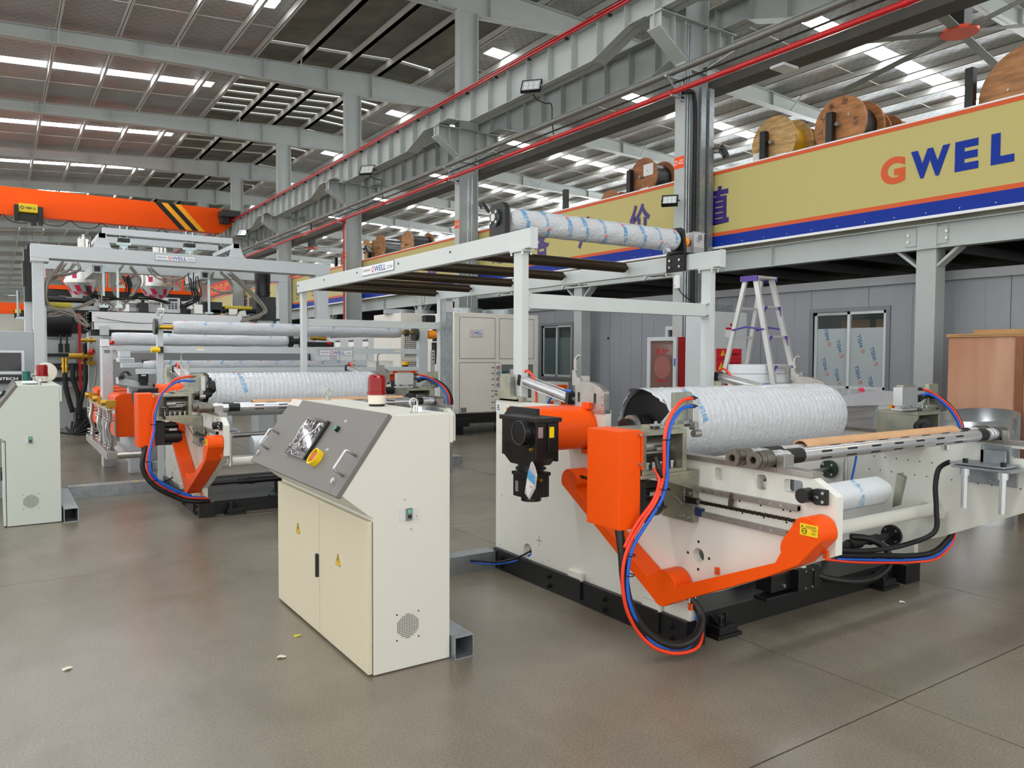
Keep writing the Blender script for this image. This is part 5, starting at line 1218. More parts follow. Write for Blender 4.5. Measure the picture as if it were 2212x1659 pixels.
D_ = thing('extrusion_die', 'white boxed extrusion die with cables hanging over it behind the calender', 'machine', (1.3, 15, 0))
m = MB(); m.box(1.33, 3.88, 15, 15.5, 2.13, 2.31); db = m.build('die_cover', mat('white_sheet', (226, 228, 230), .35), D_, bevel=.004)
m = MB(); m.box(1.40, 3.88, 14.98, 15.5, 2.0, 2.125); m.build('die_lower_cover', mat('white_sheet', (226, 228, 230), .35), D_, bevel=.004)
m = MB(); m.prism([(3.80, 2.31), (3.97, 2.31), (3.95, 2.42), (3.85, 2.40)], 1, 15, 15.05); m.build('end_bracket', M_WHITE, D_)
m = MB(); m.box(1.36, 3.9, 15.1, 15.5, 1.90, 1.99); m.box(1.3, 1.37, 15, 15.2, 1.98, 2.3)
for k in range(5): m.box(1.26, 1.34, 15, 15.1, 2.0+.055*k, 2.03+.055*k)
m.build('die_body', M_BLACK, D_)
m = MB(); m.box(1.48, 1.62, 14.9, 15.0, 1.90, 2.06); m.build('junction_box', M_WGREY, D_, bevel=.004); m = MB(); m.box(1.42, 1.48, 14.97, 14.98, 2.22, 2.27); m.build('paper_label', M_PLATE, D_)
m = MB(); m.tube([(1.45, 14.97, 2.2), (2.0, 14.97, 2.13), (2.6, 14.97, 2.135), (3.3, 14.97, 2.12)], .005, 6, 4); m.build('thin_cable', M_BLACKR, D_)
for k in range(8):
    xx = 1.5+.31*k; m = MB(); m.box(xx, xx+.16, 15.1, 15.4, 2.33, 2.42+.04*(k % 3)); m.cyl((xx+.08, 15.2, 2.4), (xx+.08, 15.2, 2.55), .03, 8); m.build('die_valve', M_SILV if k % 2 else M_BLACK, D_, bevel=.003)
m = MB(); m.cyl((2.2, 15.3, 2.52), (3.2, 15.3, 2.52), .05, 16); m.cyl((1.85, 15.3, 2.50), (2.2, 15.3, 2.50), .085, 18); m.box(2.15, 2.30, 15.2, 15.4, 2.45, 2.60); m.box(2.98, 3.10, 15.2, 15.4, 2.42, 2.58); m.build('melt_pipe', M_SILV, D_)
m = MB(); m.box(2.55, 2.80, 15.05, 15.4, 2.33, 2.60); mb_ = m.build('connection_block', M_WGREY, D_, bevel=.004)
m = MB()
for i in range(3):
    for k in range(3): m.box(2.60+.055*i, 2.635+.055*i, 15.04, 15.05, 2.40+.04*k, 2.425+.04*k)
m.box(2.60, 2.75, 15.04, 15.05, 2.54, 2.58); m.build('block_socket', M_BLACK, mb_)
m = MB(); m.cyl((.72, 15.2, 2.50), (1.35, 15.2, 2.50), .045, 14); m.cyl((.9, 15.2, 2.50), (1.0, 15.2, 2.50), .07, 14); m.cyl((1.25, 15.2, 2.50), (1.42, 15.2, 2.50), .09, 16); m.cyl((3.3, 15.2, 2.42), (4.3, 15.2, 2.42), .045, 14); m.cyl((3.5, 15.2, 2.42), (3.62, 15.2, 2.42), .07, 14); m.cyl((3.95, 15.2, 2.42), (4.05, 15.2, 2.42), .07, 14); m.box(3.2, 3.55, 15.1, 15.4, 2.36, 2.56); m.build('pump_shaft', M_BLACK, D_)
m = MB(); m.cyl((.70, 15.1, 2.40), (1.08, 15.1, 2.40), .05, 16); m.cyl((3.6, 15.12, 2.47), (4.1, 15.12, 2.47), .035, 12); m.build('yellow_shaft_guard', mat('dull_yellow', (196, 178, 58), .45), D_)
m = MB()
for xx in (1.54, 1.76): m.box(xx, xx+.035, 15.0, 15.035, 2.40, 3.12); m.box(xx-.05, xx+.085, 14.98, 15.05, 2.38, 2.42)
m.box(3.27, 3.31, 15.0, 15.04, 2.34, 3.12); m.box(3.22, 3.36, 14.98, 15.05, 2.33, 2.36); m.build('hanging_rod', mat('pale_zinc', (196, 214, 214), .35, .4), D_)
for xx, yy in ((1.38, 14.9), (3.13, 14.9)):
    m = MB(); m.box(xx, xx+.15, yy, yy+1.4, 2.96, 3.10); tb = m.build('square_tube', M_WGREY, D_); m = MB(); m.box(xx+.03, xx+.12, yy-.002, yy, 2.985, 3.075); m.build('tube_mouth', M_BLACK, tb)
def bundle(par, pts, n, sp, r=.014, seed=1, name='cable_bundle', mm=None):
    rg = random.Random(seed); mb = MB()
    for i in range(n):
        o = Vector((rg.uniform(-sp, sp), rg.uniform(-sp, sp)*2, rg.uniform(-sp, sp)))
        mb.tube([Vector(p)+o*(1+.5*rg.random())+Vector((rg.uniform(-.02, .02), 0, rg.uniform(-.02, .02))) for p in pts], r, 6, 6)
    return mb.build(name, mm or M_CABLE, par)
CBL = thing('cable_loom', 'thick loom of beige cables drooping from the portal around the extrusion die', 'cables', (.9, 14.9, 3.1))
bundle(CBL, [(1.15, 15.3, 3.15), (1.02, 15.2, 2.98), (.78, 15.1, 2.85), (.70, 15, 2.6), (.70, 15, 2.45), (.85, 15, 2.33), (1.1, 15, 2.36), (1.42, 15, 2.50)], 5, .02, seed=1)
bundle(CBL, [(1.0, 15.3, 3.15), (.85, 15.2, 2.9), (.72, 15.1, 2.8), (.69, 15, 2.55), (.75, 15, 2.35), (.95, 14.95, 2.28), (1.2, 14.95, 2.20), (1.30, 14.95, 2.08)], 5, .02, seed=2)
bundle(CBL, [(.72, 15, 2.22), (.9, 15, 2.24), (1.05, 14.95, 2.32), (1.15, 14.95, 2.14), (1.28, 14.95, 2.04)], 4, .015, seed=3)
bundle(CBL, [(1.2, 15.3, 3.15), (1.2, 15.2, 3.0), (1.02, 15.1, 2.92), (.85, 15, 2.9)], 3, .015, seed=4)
bundle(CBL, [(1.42, 14.9, 2.95), (1.48, 14.9, 2.7), (1.51, 14.9, 2.45)], 4, .012, seed=5)
bundle(CBL, [(1.9, 15.2, 3.14), (1.75, 15.2, 2.95), (1.70, 15.2, 2.75), (1.78, 15.2, 2.55)], 3, .02, seed=6)
bundle(CBL, [(2.0, 15.2, 3.14), (2.15, 15.2, 2.95), (2.12, 15.2, 2.75), (2.0, 15.2, 2.6), (1.95, 15.2, 2.5)], 4, .02, seed=7)
bundle(CBL, [(1.50, 15.0, 2.50), (1.62, 15, 2.48), (1.72, 15, 2.40), (1.62, 15, 2.33)], 3, .01, seed=8)
bundle(CBL, [(1.55, 15.0, 2.46), (1.75, 15, 2.53), (1.88, 15, 2.50), (1.88, 15, 2.38), (1.80, 15, 2.35)], 2, .008, seed=9)
bundle(CBL, [(3.52, 15.1, 3.12), (3.68, 15.1, 2.95), (3.72, 15.1, 2.78), (3.55, 15.1, 2.74), (3.35, 15.1, 2.80)], 4, .02, seed=10)
bundle(CBL, [(3.70, 15.1, 3.12), (3.95, 15.05, 2.9), (4.2, 15, 2.65), (4.32, 15, 2.45), (4.2, 15, 2.32), (3.95, 15, 2.25), (3.85, 15, 2.20)], 7, .022, seed=11)
bundle(CBL, [(2.3, 15.2, 3.14), (2.5, 15.2, 2.98), (2.75, 15.2, 2.94), (2.95, 15.2, 3.05)], 3, .02, seed=12)
bundle(CBL, [(3.4, 15.1, 3.1), (3.3, 15.1, 2.9), (3.15, 15.1, 2.85), (3.1, 15.1, 2.7), (3.0, 15.1, 2.55)], 4, .02, seed=13)
bundle(CBL, [(1.30, 14.9, 2.75), (1.36, 14.9, 2.6), (1.55, 14.95, 2.55), (1.85, 15, 2.55), (2.3, 15, 2.58), (2.6, 15, 2.5)], 5, .02, .012, 14, 'black_cable_bundle', M_BLACKR)
bundle(CBL, [(3.0, 15, 3.0), (3.02, 15, 2.8), (3.05, 15, 2.6), (2.8, 15, 2.48)], 7, .05, .01, 15, 'black_cable_bundle', M_BLACKR)
bundle(CBL, [(1.95, 15.4, 2.98), (2.0, 15.4, 2.8), (1.98, 15.4, 2.6), (2.1, 15.4, 2.45)], 5, .03, .012, 16, 'black_cable_bundle', M_BLACKR)

VM = thing('drive_unit', 'tall black vertical motor on a dark cabinet right of the extrusion die', 'motor', (4.35, 15.2, 0))
m = MB(); m.cyl((4.36, 15.3, 2.72), (4.36, 15.3, 3.22), .14, 26); m.cyl((4.36, 15.3, 3.02), (4.36, 15.3, 3.20), .15, 26); m.cyl((4.36, 15.3, 2.98), (4.36, 15.3, 2.995), .155, 26); m.cyl((4.36, 15.3, 2.78), (4.36, 15.3, 2.80), .15, 26); m.build('motor_body', M_BLACK, VM)
m = MB(); m.box(4.18, 4.56, 15.1, 15.6, 2.27, 2.70); m.box(4.1, 4.62, 15.05, 15.65, 2.24, 2.28); m.build('motor_box', mat('charcoal', (44, 46, 48), .5), VM, bevel=.005)
m = MB(); m.box(4.2, 4.5, 15.1, 15.6, 0, 2.24); m.build('motor_stand', M_WGREY, VM)
LB = thing('dark_cabinet', 'narrow black equipment box mounted behind the left portal post', 'cabinet', (.42, 15.2, 0))
m = MB(); m.box(.40, .50, 15.0, 15.5, 2.44, 3.30); m.box(.38, .42, 14.98, 15.4, 2.7, 3.1); m.box(.44, .52, 15, 15.5, 3.3, 3.38); m.build('box_body', M_BLACK, LB, bevel=.005); m = MB(); m.box(.40, .50, 15.05, 15.4, 0, 2.44); m.box(.28, .42, 15.1, 15.2, 2.15, 2.19); m.build('box_stand', M_WGREY, LB)
m = MB(); m.cyl((.31, 15.1, 2.2), (.31, 15.1, 2.62), .02, 10); m.build('jack_rod', M_GALV, LB)

# hoppers of the extruders
def hopper(x, label, w=.40):
    t = thing('material_hopper', label, 'hopper', (x, 20.4, 2.9)); y = 20.4
    sp = mat('polished_hopper', (206, 204, 204), .22, .6)
    m = MB(); m.cyl((x, y, 3.27), (x, y, 3.62), w, 32); m.cyl((x, y, 2.82), (x, y, 3.20), .16, 32, r1=w, cap=False); m.build('hopper_shell', sp, t)
    m = MB(); m.cyl((x, y, 3.20), (x, y, 3.27), w+.015, 32); m.build('hopper_band', M_SILV, t)
    m = MB()
    for k in range(7):
        a0 = R(190+26*k)
        def Q(a, z):
            rr = w+.003 if z > 3.235 else .16+(w-.16)*(z-2.82)/.38+.006
            return (x+rr*math.cos(a), y+rr*math.sin(a), z)
        if k % 2 == 0:
            for (u0, z0), (u1, z1) in (((0, 3.29), (0, 3.42)), ((0, 3.40), (.40, 3.54)), ((0, 3.40), (-.40, 3.54)), ((.40, 3.52), (.40, 3.61)), ((-.40, 3.52), (-.40, 3.61))):
                m.quad([Q(a0+u0-.14, z0), Q(a0+u0+.14, z0), Q(a0+u1+.14, z1), Q(a0+u1-.14, z1)])
            for (u0, z0), (u1, z1) in (((0, 2.93), (.25, 3.02)), ((.25, 3.02), (.1, 3.14)), ((-.0, 2.93), (-.25, 3.0))):
                m.quad([Q(a0+u0-.2, z0), Q(a0+u0+.2, z0), Q(a0+u1+.16, z1), Q(a0+u1-.16, z1)])
    m.build('hopper_print', mat('crimson_print', (190, 32, 66), .45), t)
    m = MB(); m.cyl((x+.05, y, 3.62), (x+.05, y, 4.22), .115, 24); m.cyl((x+.05, y, 4.22), (x+.05, y, 4.27), .12, 24, r1=.07); m.cyl((x+.05, y, 4.27), (x+.05, y, 4.33), .025, 10); m.cyl((x+.2, y, 3.62), (x+.2, y, 4.18), .04, 12); m.build('vacuum_loader', M_SILV, t)
    return t
hopper(1.66, 'left silver hopper with crimson pattern behind the extrusion die', .34); hopper(3.25, 'right silver hopper with crimson pattern behind the extrusion die', .36)
PL = thing('orange_platform', 'orange steel platform with railings behind the hoppers', 'platform', (2.5, 22, 0))
m = MB(); m.box(.9, 4.6, 22, 24, 3.16, 3.26); m.build('platform_deck', M_ORANGE, PL)
m = MB()
for xx in [1.0+.45*k for k in range(9)]: m.box(xx, xx+.045, 22, 22.045, 3.26, 3.98)
for zz in (3.62, 3.94): m.box(.9, 4.6, 22, 22.04, zz, zz+.04)
for xx in (1.0, 2.35, 3.7): m.cyl((xx, 22.02, 3.94), (xx+.45, 22.02, 3.28), .018, 6)
m.build('railing', M_ORANGE, PL)
m = MB(); m.box(.9, 4.6, 22.05, 24, 2.95, 3.15); m.box(1.0, 1.2, 22.2, 22.4, 0, 2.95); m.box(4.2, 4.4, 22.2, 22.4, 0, 2.95); m.build('platform_base', M_BLACK, PL)
EX = thing('extruder', 'grey extruder with dark round barrel cover beyond the left portal post', 'machine', (1.2, 19, 0))
m = MB(); m.box(.6, 3.8, 18.6, 21.0, 0, 2.0); m.box(1.3, 3.6, 20.1, 20.7, 2.0, 2.86); m.box(.75, 1.35, 18.0, 18.6, .9, 1.85); m.build('extruder_cabinet', mat('pale_cabinet', (176, 180, 178), .5), EX, bevel=.01)
m = MB(); m.cyl((.70, 18.2, 2.22), (1.28, 18.2, 2.22), .30, 28); m.box(.9, 3.7, 18.6, 19.4, 2.0, 2.5); m.box(.65, 1.4, 17.9, 18.6, 1.52, 1.58); m.box(.65, 1.5, 17.9, 18.6, 1.02, 1.1); m.box(.65, 1.6, 17.9, 18.6, 1.25, 1.38); m.build('barrel_cover', M_BLACK, EX)
m = MB(); m.box(1.38, 1.43, 17.8, 17.85, .3, 2.4); m.build('red_post', M_RED, EX)
m = MB()
for xx in (1.07, 1.18): m.cyl((xx, 17.8, 1.62), (xx, 17.8, 1.95), .018, 8); m.box(xx-.04, xx+.04, 17.75, 17.85, 1.60, 1.78)
m.build('valve_stem', M_BLACK, EX)
WH = thing('water_fittings', 'brass water fittings with thick black hoses left of the calender', 'hoses', (1.4, 17, 0))
m = MB()
for x0, x1, zz, r_ in ((1.36, 1.62, 1.84, .03), (1.15, 1.56, 1.53, .055), (1.36, 1.62, 1.40, .03)):
    m.cyl((x0, 17, zz), (x1, 17, zz), r_, 14); m.cyl((x1-.1, 17, zz), (x1-.07, 17, zz), r_+.03, 8, smooth=False); m.cyl((x1-.18, 17, zz), (x1-.15, 17, zz), r_+.03, 8, smooth=False)
for xx in (1.06, 1.11): m.cyl((xx, 17, 1.2), (xx, 17, 1.50), .028, 10); m.cyl((xx, 17, 1.32), (xx, 17, 1.36), .04, 8, smooth=False)
m.build('brass_fitting', M_BRASS, WH)
for pts in ([(1.08, 17, 1.22), (1.10, 17, .9), (1.20, 17, .45)], [(1.22, 17, 1.40), (1.22, 17, 1.1), (1.30, 17, .75), (1.30, 17, .4)], [(1.42, 17, 1.78), (1.43, 17, 1.3), (1.42, 17, 1.0), (1.33, 17, .6), (1.32, 17, .3)]):
    m = MB(); m.tube(pts, .045, 10, 6); m.build('black_hose', M_BLACKR, WH)
m = MB(); m.tube([(1.62, 17, 1.35), (1.58, 17, 1.0), (1.48, 17, .7), (1.46, 17, .35)], .02, 8, 6); m.build('grey_hose', M_CABLE, WH)
m = MB(); m.cyl((1.50, 16.9, 1.62), (1.56, 16.85, 1.62), .055, 16); m.build('red_cap', M_RED, WH)
m = MB(); m.box(1.5, 1.75, 17.1, 17.5, .2, 2.0); m.build('fitting_rack', M_WGREY, WH)
m = MB()
for k in range(4): m.tube([(1.0+.1*k, 17.2, .05+.1*k), (1.2, 17.0, .03), (1.5, 16.9, .06+.1*k), (1.7, 17, .3)], .02, 6, 6)
m.box(1.25, 1.8, 17.0, 17.6, .02, .5); m.build('hose_heap', M_BLACKR, WH, kind='stuff')

# left edge: scanner cabinet with monitor
MC = thing('monitor_cabinet', 'grey cabinet with flat monitor behind the left console, cut by the frame', 'cabinet', (0, 10, 0))
m = MB(); m.box(-.5, .36, 10.4, 10.9, 0, 1.84); m.build('cabinet_body', mat('cool_grey', (158, 163, 166), .5), MC, bevel=.01)
m = MB(); m.box(-.35, .255, 10.0, 10.05, 1.36, 1.62); mo_ = m.build('monitor_bezel', M_WGREY, MC, bevel=.006); m = MB(); m.box(-.32, .225, 9.995, 10.0, 1.395, 1.595); m.build('monitor_screen', mat('dark_screen', (26, 25, 24), .15), mo_)
m = MB(); m.box(-.3, .33, 10.0, 10.2, 1.26, 1.35); sh = m.build('monitor_shelf', M_BLACK, MC); m = MB(); put_text(m, 'SCANTECH', (.04, 9.998, 1.313), (1, 0, 0), (0, 0, 1), w=.30, h=.03, bold=.02); m.build('shelf_lettering', M_PLATE, sh)
m = MB(); m.box(-.5, .2, 10.05, 10.4, 0, 1.26); m.build('desk_body', mat('cool_grey', (158, 163, 166), .5), MC)
# things lying on the left console
t = thing('thread_spool', 'teal reel of wire standing on the left console beside the red beacon', 'spool', (.24, 8.75, 1.297))
m = MB(); m.cyl((.235, 8.85, 1.325), (.235, 8.85, 1.41), .035, 20); m.cyl((.235, 8.85, 1.41), (.235, 8.85, 1.415), .042, 20); m.build('wire_winding', mat('teal', (10, 92, 86), .35), t)
t = tag(MB().lathe([(0, 0), (.06, .004), (.085, .018), (.07, .03), (0, .034)], (.27, 8.62, 1.296), 2, 24).build('plastic_lid', M_PLATE), 'white plastic lid lying on the left console', 'lid')
t = tag(MB().lathe([(.0, -.01), (.09, -.008), (.1, 0), (.09, .008), (0, .01)], (.42, 9.2, 1.397), 1, 28).build('white_plate', mat('cream_plate', (225, 220, 205), .5)), 'round cream disc standing behind the red beacon of the left console', 'disc')
# small orange unit right of the haul-off frame
t = thing('orange_motor_bracket', 'orange bracket arm with yellow capped button behind the farther winder', 'bracket', (5.3, 11, 0))
m = MB(); m.box(4.45, 5.62, 11, 11.2, 1.27, 1.385); m.box(5.0, 5.2, 11.05, 11.2, 0, 1.27); m.build('orange_arm', M_ORANGE, t, bevel=.01)
m = MB(); m.cyl((5.40, 11.1, 1.425), (5.40, 11.1, 1.48), .05, 18); m.build('yellow_cap', M_YEL, t); m = MB(); m.cyl((5.40, 11.1, 1.385), (5.40, 11.1, 1.43), .05, 18); m.build('black_button', M_BLACK, t)
t = thing('grey_control_box', 'small dark control box between farther winder and orange arm', 'box', (4.95, 10.6, 0))
m = MB(); m.box(4.80, 4.98, 10.35, 10.5, 1.02, 1.21); m.build('box_body', mat('charcoal', (44, 46, 48), .5), t, bevel=.004); m = MB(); m.box(4.84, 4.94, 10.38, 10.48, 0, 1.02); m.build('box_stand', M_WGREY, t)
# ================================================================ right side: chillers, cabinets, containers, mezzanine
M_CHILL = mat('chiller_paint', (238, 234, 224), .45, var=.04)
def chiller(x0, x1, y0, y1, z0, z1, label, front):
    t = thing('chiller', label, 'chiller', (x0, y0, 0))
    m = MB(); m.box(x0, x1, y0, y1, z0, z1); bd = m.build('housing', M_CHILL, t, bevel=.01)
    m = MB(); m.box(x0, x1, y0, y1, .22, z0); m.box(x0+.02, x0+.24, y0+.05, y0+.35, 0, .22); m.box(x1-.24, x1-.02, y0+.05, y0+.35, 0, .22); m.box(x0+.02, x0+.24, y1-.35, y1-.05, 0, .22); m.box(x1-.24, x1-.02, y1-.35, y1-.05, 0, .22); m.build('skid', M_BLACK, t)
    for k in range(2):
        xx = x0+(x1-x0)*(.27+.46*k); m = MB()
        for q in range(4): m.torus((xx, (y0+y1)/2-.1, z1+.015+.028*q), .40-.02*q, .007, 2, 32, 5)
        for q in range(12): a = R(30*q); m.cyl((xx+.40*math.cos(a), (y0+y1)/2-.1+.40*math.sin(a), z1), (xx+.34*math.cos(a), (y0+y1)/2-.1+.34*math.sin(a), z1+.10), .005, 5)
        m.pipe((xx, (y0+y1)/2-.1, z1), (xx, (y0+y1)/2-.1, z1+.11), .41, .38, 32); m.build('fan_guard', M_GALV, t)
    return t, bd
c1, bd = chiller(7.48, 9.52, 13.2, 14.6, .42, 2.43, 'cream chiller with pressure gauges and name plate behind the nearer winder', True)
def panel(x0, x1, z0, z1, par, y=13.2):
    g = MB(); g.box(x0-.012, x1+.012, y-.002, y, z0-.012, z1+.012); g.build('panel_seam', mat('seam_shadow_grey', (120, 118, 112), .6), par)
    m = MB(); m.box(x0, x1, y-.006, y, z0, z1); return m.build('front_panel', M_CHILL, par, bevel=.003)
panel(7.61, 8.43, 1.52, 2.33, c1); panel(8.55, 9.40, 1.52, 2.33, c1); panel(7.61, 8.43, .44, 1.43, c1); panel(8.44, 8.55, .44, 1.43, c1)
m = MB(); m.box(8.58, 9.39, 13.193, 13.2, .44, 1.40); cw = m.build('control_opening', mat('opening_grey', (120, 122, 122), .6), c1)
m = MB(); m.box(8.60, 8.74, 13.185, 13.193, 1.08, 1.26); m.build('circuit_board', mat('board_green', (24, 90, 66), .5), cw); m = MB(); m.box(8.60, 8.74, 13.186, 13.193, .85, .98); m.build('terminal_strip', mat('terminal', (180, 90, 80), .5), cw); m = MB(); m.box(8.80, 9.0, 13.186, 13.193, .9, 1.3); m.build('wiring_duct', M_PLATE, cw)
m = MB()
for a, b, c, d in ((8.575, 9.40, 1.395, 1.415), (9.385, 9.40, .44, 1.4), (8.57, 8.585, .44, 1.4)): m.box(a, b, 13.18, 13.2, c, d)
m.build('opening_frame', M_CHILL, c1)
for k in range(8):
    zz = 1.335-.118*k; m = MB(); m.pipe((8.495, 13.194, zz), (8.495, 13.165, zz), .042, .034, 22); g_ = m.build('pressure_gauge', M_CHROME, c1)
    m = MB(); m.cyl((8.495, 13.194, zz), (8.495, 13.175, zz), .035, 20); m.build('gauge_face', mat('gauge_red' if k % 2 == 0 else 'gauge_blue', (206, 150, 146) if k % 2 == 0 else (150, 172, 196), .4), g_)
    m = MB(); m.box(8.493, 8.498, 13.172, 13.175, zz, zz+.026); m.build('gauge_needle', M_BLACK, g_)
    m = MB(); m.box(8.35, 8.41, 13.19, 13.194, zz-.008, zz+.008); m.build('gauge_tag', M_PRINTK, c1)
gwell_sign(c1, (7.99, 13.192, 2.01), (1, 0, 0), (0, 0, 1), .31, .15, url=False)
m = MB(); m.box(7.63, 7.76, 13.188, 13.194, .45, .54); m.build('data_plate', M_PRINTG, c1)
m = MB()
for xx in (7.50, 7.54, 7.58, 9.45, 9.49):
    for zz in (2.39, 2.36, .46, .49): m.cyl((xx, 13.2, zz), (xx, 13.195, zz), .008, 8)
for xx, zz in ((7.63, 2.2), (7.63, 1.6), (8.40, 2.2), (8.40, 1.6), (7.63, 1.3), (8.57, 2.2), (8.57, 1.6), (9.38, 2.2), (9.38, 1.6)): m.cyl((xx, 13.194, zz), (xx, 13.19, zz), .007, 8)
m.build('panel_screw', M_BOLT, c1)
m = MB(); m.box(7.40, 7.72, 13.0, 13.18, .18, .34); m.cyl((7.45, 13.1, .26), (7.28, 13.1, .26), .05, 14); pu = m.build('water_pump', M_BLACK, c1)
c2, bd2 = chiller(8.15, 9.3, 17.0, 18.6, .5, 2.60, 'second cream chiller with square grilles farther back by the columns', False)
for z0, z1 in ((1.55, 2.05), (.66, 1.42)):
    m = MB(); m.box(8.24, 9.25, 16.99, 17.0, z0, z1); gr = m.build('grille_back', M_BLACK, c2); m = MB()
    for k in range(22): m.box(8.24+.046*k, 8.254+.046*k, 16.975, 16.99, z0, z1)
    for k in range(int((z1-z0)/.05)+1): m.box(8.24, 9.25, 16.972, 16.985, z0+.05*k, z0+.013+.05*k)
    m.build('grille_bars', M_CHILL, c2)
m = MB(); m.box(8.2, 9.3, 16.985, 17.0, 1.44, 1.52); m.build('mid_rail', M_CHILL, c2)
# orange machine box with white frame beside the chiller
t = thing('orange_panel_machine', 'orange panelled box with white frame right of the gauge chiller', 'machine', (9.7, 12.0, 0))
m = MB(); m.box(8.85, 9.40, 12.0, 12.5, .0, 1.06); m.build('box_frame', M_WHITE, t, bevel=.006)
m = MB(); m.box(8.90, 9.36, 11.985, 12.0, .78, 1.01); m.box(8.90, 9.36, 11.985, 12.0, .2, .70); pn = m.build('orange_door', M_ORANGE, t); m = MB(); m.box(9.02, 9.2, 11.98, 11.985, .62, .69); m.build('door_notice', M_PLATE, pn)
# electrical cabinets along the columns
for k, (ya, yb) in enumerate(((19.2, 21.15), (21.17, 22.26), (22.28, 23.37), (23.39, 24.46))):
    t = thing('switch_cabinet', ['widest pale grey switch cabinet with a danger notice, nearest of the far row', 'pale grey switch cabinet second in the far row', 'pale grey switch cabinet third in the far row', 'pale grey switch cabinet at the left end of the far row'][k], 'cabinet', (9.1, ya, 0), 'switch cabinets in the far row')
    m = MB(); m.box(9.08+.0*k, 9.40, ya, yb, .1, 2.10); m.box(9.12, 9.4, ya, yb, 0, .1); b_ = m.build('cabinet_body', M_WGREY, t, bevel=.008)
    m = MB(); m.box(9.065, 9.08, ya+.03, yb-.03, .14, 2.06); dr = m.build('cabinet_door', mat('cabinet_grey', (180, 184, 180), .45), t, bevel=.004)
    yc = ya+.5 if k == 0 else ya+.12
    m = MB(); m.box(9.062, 9.065, yc-.22, yc+.22, 1.82, 2.02); m.build('door_notice', M_PLATE, dr); m = MB(); m.box(9.06, 9.062, yc-.2, yc+.2, 1.97, 2.02); m.build('notice_band', M_RED if k == 0 else M_PRINTK, dr)
m = MB(); m.cyl((9.2, 20.3, 2.10), (9.2, 20.3, 2.22), .06, 16); tag(m.build('alarm_beacon', mat('pink_red', (210, 40, 80), .4)), 'small pink red alarm lamp on the widest far switch cabinet', 'lamp')

# container offices under the mezzanine
CX = 10.6
M_CONT = mat('container_grey_panel', (146, 148, 153), .45, var=.08, scale=.8, stretch=(1, 3, .3))
wins = [(6.17, 7.36, 1.10, 2.27), (13.42, 14.55, 1.10, 2.27)]
def wall_with_holes(x, y0, y1, z0, z1, holes, m):
    ys = sorted({y0, y1}|{h[0] for h in holes}|{h[1] for h in holes})
    for a, b in zip(ys, ys[1:]):
        h = next((h for h in holes if h[0] <= a and b <= h[1]), None)
        if h: m.box(x, x+.06, a, b, z0, h[2]); m.box(x, x+.06, a, b, h[3], z1)
        else: m.box(x, x+.06, a, b, z0, z1)
CO = thing('container_office', 'long grey panel office under the mezzanine with sliding windows', 'building', (CX, 8, 0))
allw = [wins[0], wins[1], (9.85, 10.55, 0.1, 2.15)]
y = -4
while y < 50:
    m = MB(); wall_with_holes(CX, y+.004, y+.946, .1, 2.62, [(max(h[0], y+.004), min(h[1], y+.946), h[2], h[3]) for h in allw if h[0] < y+.946 and h[1] > y+.004], m)
    for t_ in (.3, .62):
        if not any(h[0]-.05 < y+t_ < h[1]+.05 for h in allw): m.box(CX-.004, CX, y+t_, y+t_+.02, .1, 2.62)
    m.build('wall_panel', M_CONT, CO); y += .95
m = MB(); m.box(CX+.061, CX+.066, -4, 6.1, 0, 2.62); m.box(CX+.061, CX+.066, 7.45, 9.8, 0, 2.62); m.box(CX+.061, CX+.066, 10.6, 13.3, 0, 2.62); m.box(CX+.061, CX+.066, 14.6, 50, 0, 2.62); m.build('panel_core', M_BLACK, CO, kind='stuff')
m = MB(); m.box(CX-.06, CX+.1, -4, 50, 2.62, 2.74); m.build('roof_fascia', mat('fascia_grey', (152, 154, 156), .45), CO)
m = MB(); m.box(CX-.03, CX+.1, -4, 50, 0, .1); m.build('base_rail', mat('fascia_grey', (152, 154, 156), .45), CO)
m = MB(); m.box(CX+.1, CX+5, -4, 50, 2.66, 2.70); m.box(CX+2.5, CX+2.55, -4, 50, 0, 2.66); m.build('office_shell', M_DARKROOF, CO)
